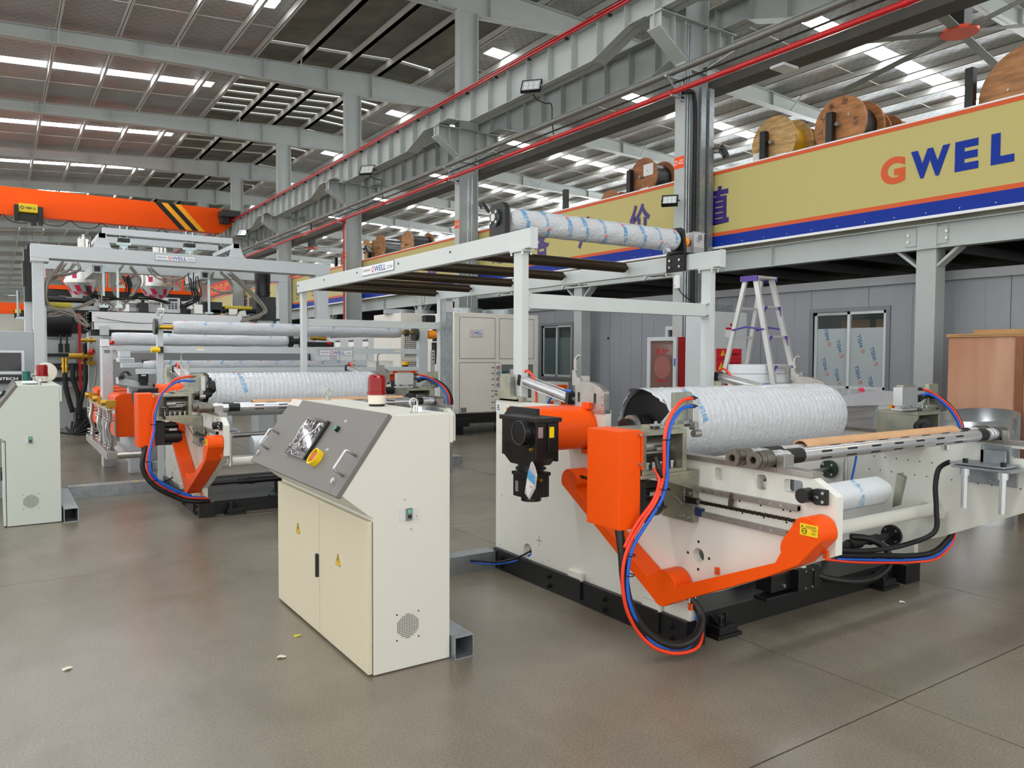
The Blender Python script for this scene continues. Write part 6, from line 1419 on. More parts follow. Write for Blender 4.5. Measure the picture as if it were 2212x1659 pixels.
def slider(y0, y1, z0, z1, film):
    fr = MB()
    for a, b, c, d in ((y0-.06, y1+.06, z1, z1+.06), (y0-.06, y1+.06, z0-.06, z0), (y0-.06, y0, z0, z1), (y1, y1+.06, z0, z1)): fr.box(CX-.02, CX+.08, a, b, c, d)
    f = fr.build('window_surround', mat('surround_grey', (120, 122, 126), .45), CO)
    s = MB(); mid = (y0+y1)/2
    for ya, yb, xx in ((y0, mid+.02, CX+.0), (mid-.02, y1, CX+.03)):
        for a, b, c, d in ((ya, yb, z1-.045, z1), (ya, yb, z0, z0+.05), (ya, ya+.045, z0, z1), (yb-.045, yb, z0, z1)): s.box(xx, xx+.028, a, b, c, d)
    s.build('sash', mat('white_sash', (205, 208, 208), .4), f)
    for ya, yb, xx in ((y0+.045, mid-.02, CX+.012), (mid+.02, y1-.045, CX+.042)):
        g = MB(); g.box(xx, xx+.005, ya, yb, z0+.05, z1-.045); g.build('window_pane', M_GLASS, f)
        bk = MB(); bk.box(xx+.012, xx+.016, ya, yb, z0, z1-.28 if not film else z1-.25)
        bk.build('curtain' if not film else 'protective_film', mat('curtain_teal', (88, 108, 106), .8) if not film else mat('window_film', (212, 220, 220), .35, bump=.3, bscale=5), f)
        if film:
            a_, b_ = MB(), MB()
            for i, (u, v) in enumerate(((.7, .75), (.3, .55), (.75, .25), (.35, .08))):
                c = (xx+.010, ya+(yb-ya)*u, z0+(z1-z0-.25)*(v if xx < CX+.03 else (v+.12) % 1)+.03)
                put_text(a_, 'WELL', c, (0, -1, 0), (0, 0, 1), h=.06, bold=.02, rot=1.85); put_text(b_, 'G', (c[0], c[1]-.045, c[2]-.15), (0, -1, 0), (0, 0, 1), h=.06, bold=.02, rot=1.85)
            a_.build('film_print', M_PRINTB if False else mat('film_blue', (50, 110, 180), .5), f); b_.build('film_print', mat('film_orange', (225, 110, 70), .5), f)
    if film:
        bx = MB(); bx.box(CX+.6, CX+1.2, y0+.05, y0+.52, 0, z1-.1); bx.box(CX+.6, CX+1.2, y0+.62, y1-.1, 0, z1-.1); bx.build('stored_box', M_CARD, f)
slider(*wins[0], True); slider(*wins[1], False)
# door with transom partly behind the hydrant cabinet
m = MB()
for a, b, c, d in ((9.85, 10.55, 2.08, 2.15), (9.85, 9.92, .1, 2.08), (10.48, 10.55, .1, 2.08), (9.92, 10.48, 1.72, 1.78), (9.92, 10.48, .1, .9)): m.box(CX-.01, CX+.05, a, b, c, d)
dr = m.build('office_door', mat('white_sash', (205, 208, 208), .4), CO); m = MB(); m.box(CX+.01, CX+.015, 9.92, 10.48, .9, 2.08); m.build('door_pane', M_GLASS, dr)
m = MB()
for yy, zz in ((9.9, 2.3), (4.9, 1.9), (12.2, 1.95), (8.15, 1.9)): m.cyl((CX-.004, yy, zz), (CX+.001, yy, zz), .03, 14)
m.build('wall_hole', M_BLACK, CO)

# mezzanine: posts, edge beam, deck, banner
MZ = thing('mezzanine', 'grey steel mezzanine deck carrying the long yellow banner', 'structure', (10.15, 8, 0)); MZ['kind'] = 'structure'
m = MB(); m.box(10.15, 10.17, -4, 50, 3.0, 3.33); m.box(10.08, 10.24, -4, 50, 3.0, 3.015); m.box(10.08, 10.24, -4, 50, 3.315, 3.33); m.build('edge_beam', M_COL, MZ)
for k in range(-1, 7):
    yy = 5.375+7.25*k
    m = MB(); m.box(10.12, 10.36, yy-.13, yy+.13, 0, 3.36); p_ = m.build('mezzanine_post', M_COL, MZ, bevel=.006)
    for s in (-1, 1):
        m = MB(); m.prism([(yy+s*.13, 2.80), (yy+s*.13, 2.76), (yy+s*.42, 3.0), (yy+s*.36, 3.0)], 0, 10.14, 10.30); m.build('knee_brace', M_COL, p_)
        m = MB(); m.box(10.135, 10.15, yy+s*.2-.06, yy+s*.2+.09, 3.06, 3.28); m.build('splice_plate', M_COL, p_)
        m = MB()
        for zz in (3.12, 3.21): m.cyl((10.12, yy+s*.25, zz), (10.136, yy+s*.25, zz), .018, 10)
        m.build('splice_bolt', M_BOLT, p_)
    for q in (2.4, 4.75):
        m = MB(); m.box(10.09, 10.15, yy+q, yy+q+.015, 3.015, 3.315); m.build('web_stiffener', M_COL, MZ)
m = MB(); m.box(10.1, 16, -4, 50, 3.33, 3.40); m.box(15.9, 16, -4, 50, 2.6, 3.33); m.build('deck', M_DARKROOF, MZ)
m = MB()
for k in range(40): m.box(10.24, 15.9, -3.5+1.35*k, -3.4+1.35*k, 3.18, 3.33)
m.build('floor_joist', M_COL, MZ)
BX = 10.0
BN = thing('banner', 'long yellow banner with blue and orange stripes and dark lettering on the mezzanine', 'banner', (BX, 8, 3.4))
m = MB(); m.box(BX, BX+.05, -4, 46, 3.38, 4.66); m.build('banner_board', mat('banner_yellow', (190, 177, 112), .45, spec=.25), BN)
m = MB(); m.box(BX-.004, BX, -4, 46, 4.60, 4.66); m.box(BX-.004, BX, -4, 46, 3.585, 3.645); m.build('orange_stripe', mat('banner_orange', (212, 92, 48), .45, spec=.2), BN)
m = MB(); m.box(BX-.004, BX, -4, 46, 3.41, 3.585); m.build('blue_stripe', mat('banner_blue', (4, 46, 146), .45, spec=.2), BN)
m = MB(); m.box(BX-.02, BX+.03, -4, 46, 3.375, 3.41); m.box(BX-.005, BX+.06, -4, 46, 4.655, 4.675); m.build('white_edge', M_PLATE, BN)
m = MB(); yy = -3.5
while yy < 20: m.cyl((BX-.02, yy, 3.45), (BX-.004, yy, 3.45), .008, 6); yy += .42
m.build('banner_rivet', M_BOLT, BN)
a_ = MB(); put_text(a_, 'G', (BX-.005, 5.78, 4.08), (0, -1, 0), (0, 0, 1), w=.34, h=.36, bold=.05); a_.build('banner_lettering', mat('banner_orange', (212, 92, 48), .45, spec=.2), BN)
a_ = MB()
for ch, yc, wd in (('W', 5.29, .50), ('E', 4.84, .28), ('L', 4.43, .26), ('L', 4.06, .26)): put_text(a_, ch, (BX-.005, yc, 4.09), (0, -1, 0), (0, 0, 1), w=wd, h=.37, bold=.055)
a_.build('banner_lettering', mat('banner_blue', (4, 46, 146), .45, spec=.2), BN)
a_ = MB()
for ch, yc in (('值', 8.83), ('价', 10.65), ('户', 12.2), ('客', 13.75), ('欣', 15.5), ('造', 18.9), ('创', 20.4), ('越', 28.35), ('超', 30.15), ('诺', 37.9)): put_text(a_, ch, (BX-.005, yc, 4.09), (0, -1, 0), (0, 0, 1), w=.56, h=.64, bold=.03)
a_.build('banner_lettering', mat('banner_violet', (48, 24, 110), .4), BN)
# red safety banner and orange pennants farther back
RB = thing('red_banner', 'small red banner with yellow characters far back beyond the black motor', 'banner', (9.8, 43, 4.7))
m = MB(); m.prism([(46.2, 4.72), (40.0, 4.72), (40.0, 5.38), (46.2, 5.36)], 0, 9.85, 9.87); m.build('banner_cloth', mat('cloth_red', (222, 50, 44), .6), RB)
a_ = MB(); put_text(a_, '安全生产', (9.845, 42.6, 5.05), (0, -1, 0), (0, 0, 1), w=4.2, h=.45, bold=.02); a_.build('banner_lettering', mat('cloth_yellow', (240, 150, 60), .6), RB)
m = MB(); m.box(9.93, 9.95, 27.9, 32.2, 4.68, 4.95); tag(m.build('orange_bunting', M_ORANGE), 'orange strip hanging above the banner beside a far column', 'bunting')

# cable reels on black stands behind the banner
def reel(yc, zc_, r, x, wd, label, wind=None, wood=(196, 154, 100), group=None, paper=()):
    t = thing('cable_reel', label, 'cable reel', (x, yc, zc_-r), group); mw = mat('reel_wood_%d' % wood[0], wood, .65, var=.22, scale=4, stretch=(1, 1, 5), rgb2=tuple(int(q*.78) for q in wood))
    for xx in (x, x+wd): m = MB(); m.cyl((xx, yc, zc_), (xx+.035, yc, zc_), r, 40); m.build('reel_flange', mw, t)
    m = MB(); m.cyl((x+.035, yc, zc_), (x+wd, yc, zc_), r*(.74 if wind else .4), 32); m.build('cable_winding' if wind else 'reel_core', wind or mw, t)
    m = MB(); m.cyl((x-.09, yc, zc_), (x+wd+.1, yc, zc_), .03, 12); m.build('reel_axle', M_RAIL, t)
    m = MB()
    for k in range(3): a = R(20+120*k); m.cyl((x-.012, yc+r*.45*math.cos(a), zc_+r*.45*math.sin(a)), (x, yc+r*.45*math.cos(a), zc_+r*.45*math.sin(a)), .016, 6)
    m.build('reel_bolt', M_BOLT, t)
    for (u, v, w_, h_) in paper: m = MB(); m.box(x-.004, x, yc+u-w_/2, yc+u+w_/2, zc_+v-h_/2, zc_+v+h_/2); m.build('paper_label', M_PLATE, t)
    return t
M_YCAB = mat('yellow_cable', (235, 180, 20), .4); M_BCAB = mat('black_cable', (18, 18, 20), .4, bump=.4, bscale=40); M_WCAB = mat('plastic_wrapped_cable', (90, 92, 96), .25, coat=.6)
reel(8.03, 5.02, .42, 10.42, .42, 'pale wooden reel with yellow cable above the banner beside the column', M_YCAB, (214, 172, 112), paper=((.33, -.2, .12, .2), (-.15, -.28, .2, .15)))
r2_ = reel(6.86, 5.02, .42, 10.42, .46, 'stamped brown wooden reel with black cable above the banner', M_BCAB, (192, 130, 80))
a_ = MB()
for k, ch in enumerate('上上集团'): a = R(190-38*k-0); put_text(a_, ch, (10.415, 6.86-.33*math.cos(a)*1.0, 5.02+.33*math.sin(a)), (0, -1, 0), (0, 0, 1), h=.085, rot=a-R(90))
put_text(a_, '0.9', (10.415, 6.60, 5.02), (0, -1, 0), (0, 0, 1), h=.07, rot=R(90)); a_.build('stamped_print', M_PRINTK, r2_)
reel(6.95, 5.0, .40, 11.25, .4, 'plain brown wooden reel directly behind the stamped reel', None, (180, 120, 72))
reel(6.95, 4.98, .38, 12.0, .4, 'hindmost of the three reels in line behind the stamped reel', None, (186, 128, 80))
reel(8.05, 5.0, .38, 11.2, .3, 'pale reel mostly hidden behind the yellow cable reel', None, (206, 164, 108))
reel(4.32, 4.80, .60, 10.42, .6, 'large wooden reel cut off by the right picture edge', None, (190, 134, 86))
reel(11.03, 5.03, .37, 10.42, .5, 'brown reel with white paper and black cable left of the numbered column', M_BCAB, (178, 116, 76), paper=((-.15, .12, .26, .22), (-.05, -.27, .2, .12)))
reel(12.1, 4.68, .30, 10.5, .3, 'low reel just peeping over the banner left of the papered reel', None, (178, 116, 76))
reel(16.4, 4.70, .30, 10.5, .3, 'small brown reel top peeping over the banner by the middle column', None, (170, 108, 70))
reel(24.45, 5.02, .45, 10.42, .3, 'worn reel with torn white paper in the far group', None, (206, 176, 140), paper=((.2, 0, .2, .6),))
reel(23.32, 5.05, .44, 10.42, .75, 'brown reel with plastic wrapped cable in the far group', M_WCAB, (190, 130, 82))
reel(21.3, 4.92, .42, 10.42, .7, 'brown reel with black cable at the right end of the far group', M_BCAB, (196, 142, 92))
reel(26.3, 4.95, .42, 10.42, .5, 'far reel half hidden behind the second far column', None, (170, 108, 70))
for yy, zt, wh in ((8.13, 5.2, 'in front of the pale yellow cable reel'), (6.94, 5.2, 'in front of the stamped brown reel'), (4.97, 5.25, 'left of the large reel at the right edge'), (11.28, 5.2, 'left of the reel with white paper'), (13.32, 5.18, 'standing alone between nearest and middle columns'), (23.9, 5.1, 'between the two far left reels'), (26.9, 5.1, 'left of the farthest reel'), (21.3, 4.6, 'under the right reel of the far group'), (16.4, 4.5, 'under the small reel by the middle column'), (12.1, 4.5, 'under the low reel peeping over the banner'), (24.5, 4.6, 'under the worn reel with torn paper'), (26.35, 4.56, 'under the farthest half hidden reel')):
    m = MB(); m.box(10.27, 10.37, yy-.05, yy+.05, 3.4, zt); m.box(10.37, 12.8, yy-.03, yy+.03, 3.4, 3.46); m.box(12.7, 12.8, yy-.05, yy+.05, 3.4, zt)
    tag(m.build('reel_stand', M_BLACK), 'black steel reel stand '+wh, 'stand', 'black reel stands behind the banner')
hr = MB()
for zz in (5.36, 5.54): hr.cyl((12.9, -4, zz), (12.9, 46, zz), .025, 8)
yy = -3
while yy < 46: hr.cyl((12.9, yy, 3.4), (12.9, yy, 5.54), .02, 6); yy += 2.4
tag(hr.build('handrail', M_STEELP), 'pale handrail along the rear edge of the mezzanine', 'handrail')
m = MB(); m.cyl((12.7, -4, 5.30), (12.7, 46, 5.30), .05, 10); tag(m.build('black_pipe', M_BLACK), 'black pipe running along the mezzanine behind the reels', 'pipe')

# column fittings
m = MB(); m.box(XC-.004, XC, 9.01, 9.23-.0, 4.69, 4.88); q = m.build('column_number_plate', M_ORANGE, None); tag(q, 'orange number plate D-02 on the nearest column', 'sign'); q['label'] = 'orange number plate reading D-02 on the nearest column'
a_ = MB(); put_text(a_, 'D-02', (XC-.0055, 9.12, 4.79), (0, -1, 0), (0, 0, 1), w=.18, h=.075); a_.build('plate_lettering', M_PLATE, q)
m = MB(); m.box(XC-.004, XC, 16.40, 16.62, 4.69, 4.88); q = tag(m.build('column_number_plate', M_ORANGE), 'orange number plate reading D-03 on the middle column', 'sign'); a_ = MB(); put_text(a_, 'D-03', (XC-.0055, 16.51, 4.79), (0, -1, 0), (0, 0, 1), w=.18, h=.075); a_.build('plate_lettering', M_PLATE, q)
m = MB(); m.box(XC-.004, XC, 23.70, 23.92, 4.69, 4.88); q = tag(m.build('column_number_plate', M_ORANGE), 'orange number plate reading D-04 on a far column', 'sign'); a_ = MB(); put_text(a_, 'D-04', (XC-.0055, 23.81, 4.79), (0, -1, 0), (0, 0, 1), w=.18, h=.075); a_.build('plate_lettering', M_PLATE, q)
m = MB()
for xx in (9.475, 9.53): m.cyl((xx, 9.0, 0), (xx, 9.0, 7.0), .018, 10)
tag(m.build('conduit_pair', M_GALV), 'pair of vertical galvanised conduits on the nearest column', 'conduit')
m = MB(); m.tube([(9.3, 8.95, 5.86), (9.5, 8.93, 5.9), (9.57, 8.94, 5.82), (9.60, 8.94, 5.5), (9.60, 8.94, 4.5), (9.59, 8.94, 3.0), (9.60, 8.94, 0.0)], .035, 10, 8)
tag(m.build('black_cable', M_BLACKR), 'thick black cable running down the nearest column', 'cable')
m = MB(); m.box(9.66, 9.77, 8.86, 8.92, 0, 6.0); m.box(9.83, 9.94, 8.84, 8.90, 0, 6.0); tag(m.build('strut_channel', M_GALV), 'vertical galvanised strut channels right of the nearest column', 'channel')
m = MB()
for xx in (9.62, 9.72): m.cyl((xx, 16.3, 0), (xx, 16.3, 6.0), .022, 8)
tag(m.build('conduit_pair', M_GALV), 'pair of vertical galvanised conduits on the middle column', 'conduit')
t = thing('emergency_light', 'small white oval emergency lamp on the nearest column above the hydrant cabinet', 'lamp', (XC, 9.12, 2.7))
m = MB(); m.box(XC-.05, XC, 9.045, 9.175, 2.70, 2.93); m.build('lamp_body', M_PLATE, t, bevel=.03); m = MB(); m.box(XC-.054, XC-.05, 9.12, 9.15, 2.75, 2.76); m.build('red_mark', M_RED, t)
m = MB(); m.tube([(XC-.03, 9.08, 2.72), (XC-.02, 8.98, 2.6), (9.7, 8.93, 2.45)], .008, 6, 5); m.build('lamp_cord', M_BLACKR, t)
t = thing('hydrant_cabinet', 'glass fronted fire hydrant cabinet with red side beneath the emergency lamp', 'cabinet', (9.3, 9.0, .3))
m = MB(); m.box(9.24, 9.42, 8.92, 9.58, .35, 1.90); m.build('cabinet_shell', M_RED, t)
m = MB()
for a, b, c, d in ((8.91, 9.59, 1.84, 1.905), (8.91, 9.59, .35, .41), (8.91, 8.985, .41, 1.84), (9.515, 9.59, .41, 1.84)): m.box(9.20, 9.24, a, b, c, d)
hf = m.build('door_frame', M_WGREY, t, bevel=.002)
m = MB(); m.box(9.225, 9.235, 8.985, 9.515, .41, 1.84); m.build('door_glass', mat('hydrant_glass', (118, 86, 80), .12, coat=.5), t)
a_ = MB(); put_text(a_, '消火栓', (9.223, 9.25, 1.66), (0, -1, 0), (0, 0, 1), w=.32, h=.11, bold=.02); put_text(a_, 'FIRE HYDRANT', (9.223, 9.25, 1.53), (0, -1, 0), (0, 0, 1), w=.28, h=.03, bold=.02); put_text(a_, '火警119', (9.223, 9.25, 1.18), (0, -1, 0), (0, 0, 1), w=.28, h=.06, bold=.02); a_.build('door_lettering', M_RED, t)
m = MB(); m.lathe([(0, 0), (.19, 0)], (9.2225, 9.25, 1.40), 0, 30); m.build('hose_reel_disc', mat('faded_red', (150, 92, 84), .4), t)
m = MB(); m.box(9.19, 9.2, 8.93, 8.955, 1.43, 1.55); m.build('door_catch', M_BLUEH, t)

# grey cabinet with red warning sign, ladder, foam coil
t = thing('warning_cabinet', 'grey cabinet bearing a red warning sign behind the step ladder', 'cabinet', (8.34, 7.4, 0))
m = MB(); m.box(8.34, 9.08, 7.4, 7.9, 0, 2.22); cb_ = m.build('cabinet_body', M_WGREY, t, bevel=.008)
m = MB(); m.box(8.36, 8.8, 7.42, 7.6, 2.22, 2.32); m.build('cable_channel', M_GALV, t); m = MB(); m.torus((8.98, 7.5, 2.26), .03, .01, 1, 18, 6); m.build('eye_bolt', M_BOLT, t)
m = MB(); m.box(8.43, 8.96, 7.39, 7.4, 1.10, 1.70); sg = m.build('warning_sign', mat('sign_red', (205, 28, 42), .4), t)
m = MB(); m.box(8.44, 8.95, 7.387, 7.39, 1.55, 1.555)
for zz, n in ((1.24, 1), (1.20, 1), (1.16, 1), (1.35, 1)): m.box(8.66, 8.9, 7.387, 7.39, zz, zz+.012)
put_text(m, 'WARNING', (8.77, 7.386, 1.62), (1, 0, 0), (0, 0, 1), w=.26, h=.04, bold=.02); put_text(m, '危险 高压危险\n请勿触摸', (8.78, 7.386, 1.46), (1, 0, 0), (0, 0, 1), w=.28, h=.11); m.build('sign_print', mat('dark_print', (70, 10, 20), .5), sg)
m = MB()
for xc_, zc2, s in ((8.56, 1.60, .045), (8.53, 1.40, .06)): m.prism([(xc_-s, zc2), (xc_+s, zc2), (xc_, zc2+s*1.7)], 1, 7.385, 7.39)
m.build('warning_triangle', M_YEL, sg)
m = MB()
for xc_, zc2, s in ((8.56, 1.60, .045), (8.53, 1.40, .06)): m.prism([(xc_, zc2+s*.25), (xc_+s*.22, zc2+s*.8), (xc_, zc2+s*.75), (xc_+s*.05, zc2+s*1.3), (xc_-s*.2, zc2+s*.65), (xc_, zc2+s*.7)], 1, 7.382, 7.385)
m.build('triangle_print', M_PRINTK, sg)
m = MB(); m.box(8.62, 8.76, 7.393, 7.4, 1.86, 1.97); nt = m.build('door_notice', M_PLATE, t); m = MB(); m.box(8.62, 8.76, 7.39, 7.393, 1.97, 2.0); m.cyl((8.73, 7.39, 2.04), (8.73, 7.4, 2.04), .02, 14); m.build('notice_mark', M_RED, t)
LD = thing('step_ladder', 'aluminium folding step ladder with purple joints', 'ladder', (7.7, 6.05, 0))
M_LAD = mat('ladder_aluminium', (205, 205, 202), .35, .45); M_PUR = mat('purple_plastic', (88, 62, 150), .45)
def rail(a, b, w=.075, d=.028):
    a, b = Vector(a), Vector(b); dd = (b-a).normalized(); sx = Vector((1, 0, 0)); sy = dd.cross(sx).normalized(); sx = sy.cross(dd)
    m = MB()
    for (u0, u1, v0, v1) in ((-d/2, d/2, -w/2, -w/2+.004), (-d/2, d/2, w/2-.004, w/2), (-d/2, -d/2+.004, -w/2, w/2)):
        n = len(m.v)
        for p in (a, b):
            for u, v in ((u0, v0), (u1, v0), (u1, v1), (u0, v1)): m.v.append(tuple(p+sx*u+sy*v))
        for q in ((3, 2, 1, 0), (4, 5, 6, 7), (0, 1, 5, 4), (1, 2, 6, 5), (2, 3, 7, 6), (3, 0, 4, 7)): m.face([n+i for i in q])
    return m.build('ladder_rail', M_LAD, LD)
def lf(z, front): t_ = (2.53-z)/2.53; return (6.0-.615*t_ if front else 6.17+.60*t_)
for s, x_t, x_b in ((0, 7.52, 7.44), (1, 7.81, 7.98)):
    rail((x_b, lf(0, True), 0.01), (x_t, 6.01, 2.52), .07); rail((x_b, lf(0, False), 0.01), (x_t, 6.16, 2.52), .06)
for k in range(7):
    z = 2.19-.35*k; fr_ = (2.53-z)/2.53; xa, xb_ = 7.52-.08*fr_, 7.81+.17*fr_
    if z < .05: continue
    m = MB(); y = lf(z, True); m.box(xa+.01, xb_-.01, y-.04, y+.045, z-.025, z); st_ = m.build('ladder_step', M_LAD, LD)
    m = MB()
    for xx, s in ((xa+.012, 1), (xb_-.012, -1)): m.prism([(xx, z-.005), (xx+s*.06, z-.005), (xx+s*.05, z-.03), (xx+s*.02, z-.05), (xx, z-.12)], 1, y-.043, y-.038)
    m.build('step_brace', M_PUR, LD)
    if k % 1 == 0: m = MB(); y = lf(z, False); m.box(xa+.01, xb_-.01, y-.02, y+.02, z-.03, z); m.build('rear_rung', M_LAD, LD)
m = MB(); m.box(7.49, 7.85, 5.96, 6.2, 2.52, 2.55); m.build('ladder_top', M_LAD, LD, bevel=.004)
m = MB(); m.box(7.48, 7.50, 5.96, 6.21, 2.49, 2.555); m.box(7.84, 7.86, 5.96, 6.21, 2.49, 2.555); m.build('hinge_cover', M_PUR, LD)
for xx in (7.47, 7.88):
    m = MB(); z = 1.93; yc = 6.1; m.cyl((xx, lf(z, True), z-.02), (xx, yc, z+.015), .011, 8); m.cyl((xx, yc, z+.015), (xx, lf(z, False), z-.02), .011, 8); m.build('spreader_bar', M_PUR, LD)
t = thing('foam_coil', 'white foam sheet coil beneath the step ladder', 'foam roll', (7.66, 6.05, 0))
m = MB(); m.box(7.3, 8.05, 5.82, 6.3, 0, 1.06); m.build('coil_pallet', M_CARD, t)
for k in range(4):
    pts = [(7.66+.46*math.cos(R(a))*(1-.01*(k % 2)), 6.06+.26*math.sin(R(a))) for a in range(0, 360, 12)]
    m = MB(); m.prism(pts, 2, 1.06+.11*k, 1.165+.11*k, smooth=True); m.build('foam_layer', M_FOAM, t, bevel=.02)

def weld(o):
    import bmesh
    b = bmesh.new(); b.from_mesh(o.data); bmesh.ops.remove_doubles(b, verts=b.verts, dist=.0005); b.to_mesh(o.data); b.free(); return o
# plywood crate, aluminium duct sections, wrapped machine
t = thing('plywood_crate', 'tall plywood crate at the right edge by the mezzanine post', 'crate', (9.5, 4.1, 0))
m = MB(); m.box(9.0, 10.0, 3.74, 4.5, .1, 1.82); m.build('crate_box', M_PLY, t, bevel=.004)
m = MB(); m.box(8.98, 10.02, 3.72, 4.52, 1.82, 1.835); m.box(8.98, 10.02, 3.72, 4.52, 1.838, 1.855); m.build('crate_lid', M_WOOD, t)
m = MB(); m.box(8.98, 9.0, 3.72, 3.80, .1, 1.82); m.box(9.1, 9.9, 3.70, 3.74, .1, 1.82); m.build('crate_batten', mat('dark_ply', (140, 88, 56), .65, var=.2), t)
m = MB()
for yy in (3.76, 4.1, 4.42): m.box(9.0, 10.0, yy, yy+.08, 0, .1)
m.build('crate_skid', M_WOOD, t)
m = MB(); m.box(9.1, 10.0, 3.75, 4.28, 1.856, 1.90); tag(m.build('wooden_board', M_WOOD), 'pale wooden board lying on the plywood crate', 'board')
for (x, y, r_, h_, l) in ((8.03, 3.72, .36, 1.03, 'open aluminium duct section standing left in front of the plywood crate'), (9.05, 3.3, .30, 1.06, 'aluminium duct section cut off by the right picture edge')):
    m = MB(); sg_ = 40
    for k in range(sg_):
        a, b = 2*math.pi*k/sg_, 2*math.pi*(k+1)/sg_; h1, h2 = h_+.05*math.cos(a), h_+.05*math.cos(b)
        for rr, fl_ in ((r_, 0), (r_-.004, 1)):
            q = [(x+rr*math.cos(a), y+rr*math.sin(a), 0), (x+rr*math.cos(b), y+rr*math.sin(b), 0), (x+rr*math.cos(b), y+rr*math.sin(b), h2), (x+rr*math.cos(a), y+rr*math.sin(a), h1)]
            m.quad(q if not fl_ else q[::-1], True)
        m.quad([(x+r_*math.cos(a), y+r_*math.sin(a), h1), (x+r_*math.cos(b), y+r_*math.sin(b), h2), (x+(r_-.004)*math.cos(b), y+(r_-.004)*math.sin(b), h2), (x+(r_-.004)*math.cos(a), y+(r_-.004)*math.sin(a), h1)])
    tag(weld(m.build('duct_section', mat('sheet_aluminium', (196, 198, 200), .28, .9))), l, 'duct')
t = thing('wrapped_scanner', 'low machine wrapped in clear film with red knob behind the nearer winder', 'machine', (6.9, 4.6, 0))
m = MB(); m.box(6.6, 7.76, 4.62, 5.1, 0, 1.10); m.build('scanner_bed', mat('shrink_grey', (150, 150, 152), .3, var=.35, scale=3, stretch=(.4, 1, 9), coat=.6), t, bevel=.03)
m = MB(); m.box(7.77, 8.10, 4.58, 5.05, 0, 1.10); hd2 = m.build('scanner_head', M_WGREY, t, bevel=.02)
m = MB(); m.prism([(6.6, 1.10), (8.13, 1.08), (8.16, 1.06), (8.05, 1.22), (7.75, 1.245), (7.1, 1.20), (6.6, 1.22)], 1, 4.56, 5.1); m.build('film_wrap', mat('clear_wrap', (215, 215, 220), .15, alpha=.6, coat=1, bump=1, bscale=14), t)
m = MB(); put_text(m, 'SCANTECH', (7.94, 4.577, .945), (1, 0, 0), (0, 0, 1), w=.26, h=.03); m.build('head_lettering', M_PRINTG, hd2)
m = MB(); m.box(7.82, 8.06, 4.575, 4.58, .86, .915); m.box(7.96, 8.06, 4.575, 4.58, 1.02, 1.09); m.build('yellow_label', M_YEL, hd2)
m = MB(); m.cyl((8.02, 4.575, 1.055), (8.02, 4.55, 1.055), .022, 16); m.build('red_knob', M_RED, hd2)
m = MB(); m.tube([(7.58, 4.7, 1.24), (7.60, 4.68, 1.25), (7.62, 4.68, 1.235)], .02, 8, 3); m.build('pink_handle', mat('pink_red', (210, 40, 80), .4), t)

# ================================================================ crane, lamps, fans
CR = thing('overhead_crane', 'orange overhead travelling crane with black and yellow stripes', 'crane', (0, 36, 7))
m = MB(); m.prism([(-15, 6.97), (8.45, 6.97), (8.95, 7.40), (8.95, 8.05), (-15, 8.05)], 1, 36.0, 36.5); m.build('crane_girder', M_ORANGE, CR)
for i, mm in enumerate((M_BLACK, mat('hazard_yellow', (250, 170, 20), .4), M_BLACK, mat('hazard_yellow', (250, 170, 20), .4))):
    x = 5.72+.26*i; m = MB(); m.prism([(x, 8.05), (x+.26, 8.05), (x+.26+1.0, 6.97), (x+1.0, 6.97)], 1, 35.99, 36.0); m.build('hazard_stripe', mm, CR)
m = MB(); m.box(8.3, 9.1, 35.2, 37.2, 7.62, 7.9); m.box(8.35, 8.7, 35.6, 35.95, 7.35, 7.95); m.build('end_carriage', mat('charcoal', (44, 46, 48), .5), CR, bevel=.02); m = MB(); m.cyl((9.0, 35.3, 7.64), (9.0, 35.5, 7.64), .12, 16); m.build('carriage_wheel', M_RED, CR)
HO = thing('crane_hoist', 'yellow and black electric hoist under the orange crane girder', 'hoist', (1.05, 35.6, 7))
m = MB(); m.box(.80, 1.45, 35.55, 35.95, 7.05, 7.38); q = m.build('hoist_cover', mat('hoist_yellow', (226, 200, 30), .45), HO, bevel=.02)
m = MB(); put_text(m, '河南矿山', (1.2, 35.545, 7.22), (1, 0, 0), (0, 0, 1), w=.32, h=.09, bold=.03); put_text(m, '◇', (.93, 35.545, 7.22), (1, 0, 0), (0, 0, 1), h=.16, bold=.02); m.build('hoist_lettering', M_PRINTK, q)
m = MB(); m.box(.66, .80, 35.5, 35.95, 6.72, 7.32); m.box(1.45, 1.62, 35.5, 35.95, 6.62, 7.3); m.box(.8, 1.45, 35.6, 35.9, 6.75, 7.0); m.box(1.2, 1.4, 35.5, 35.6, 6.55, 6.7); m.build('hoist_frame', M_BLACK, HO, bevel=.01)
m = MB()
for xx in (.98, 1.06, 1.25): m.cyl((xx, 35.7, 6.75), (xx, 35.7, 2.5), .006, 5)
m.box(.93, 1.3, 35.6, 35.8, 2.2, 2.5); m.build('hoist_rope', M_BLACK, HO)
m = MB()
for k in range(9): xx = -2+1.15*k; m.tube([(xx, 36.1, 6.97), (xx+.3, 36.1, 6.72), (xx+.8, 36.1, 6.72), (xx+1.1, 36.1, 6.97)], .015, 5, 4)
m.build('festoon_cable', M_BLACKR, CR)
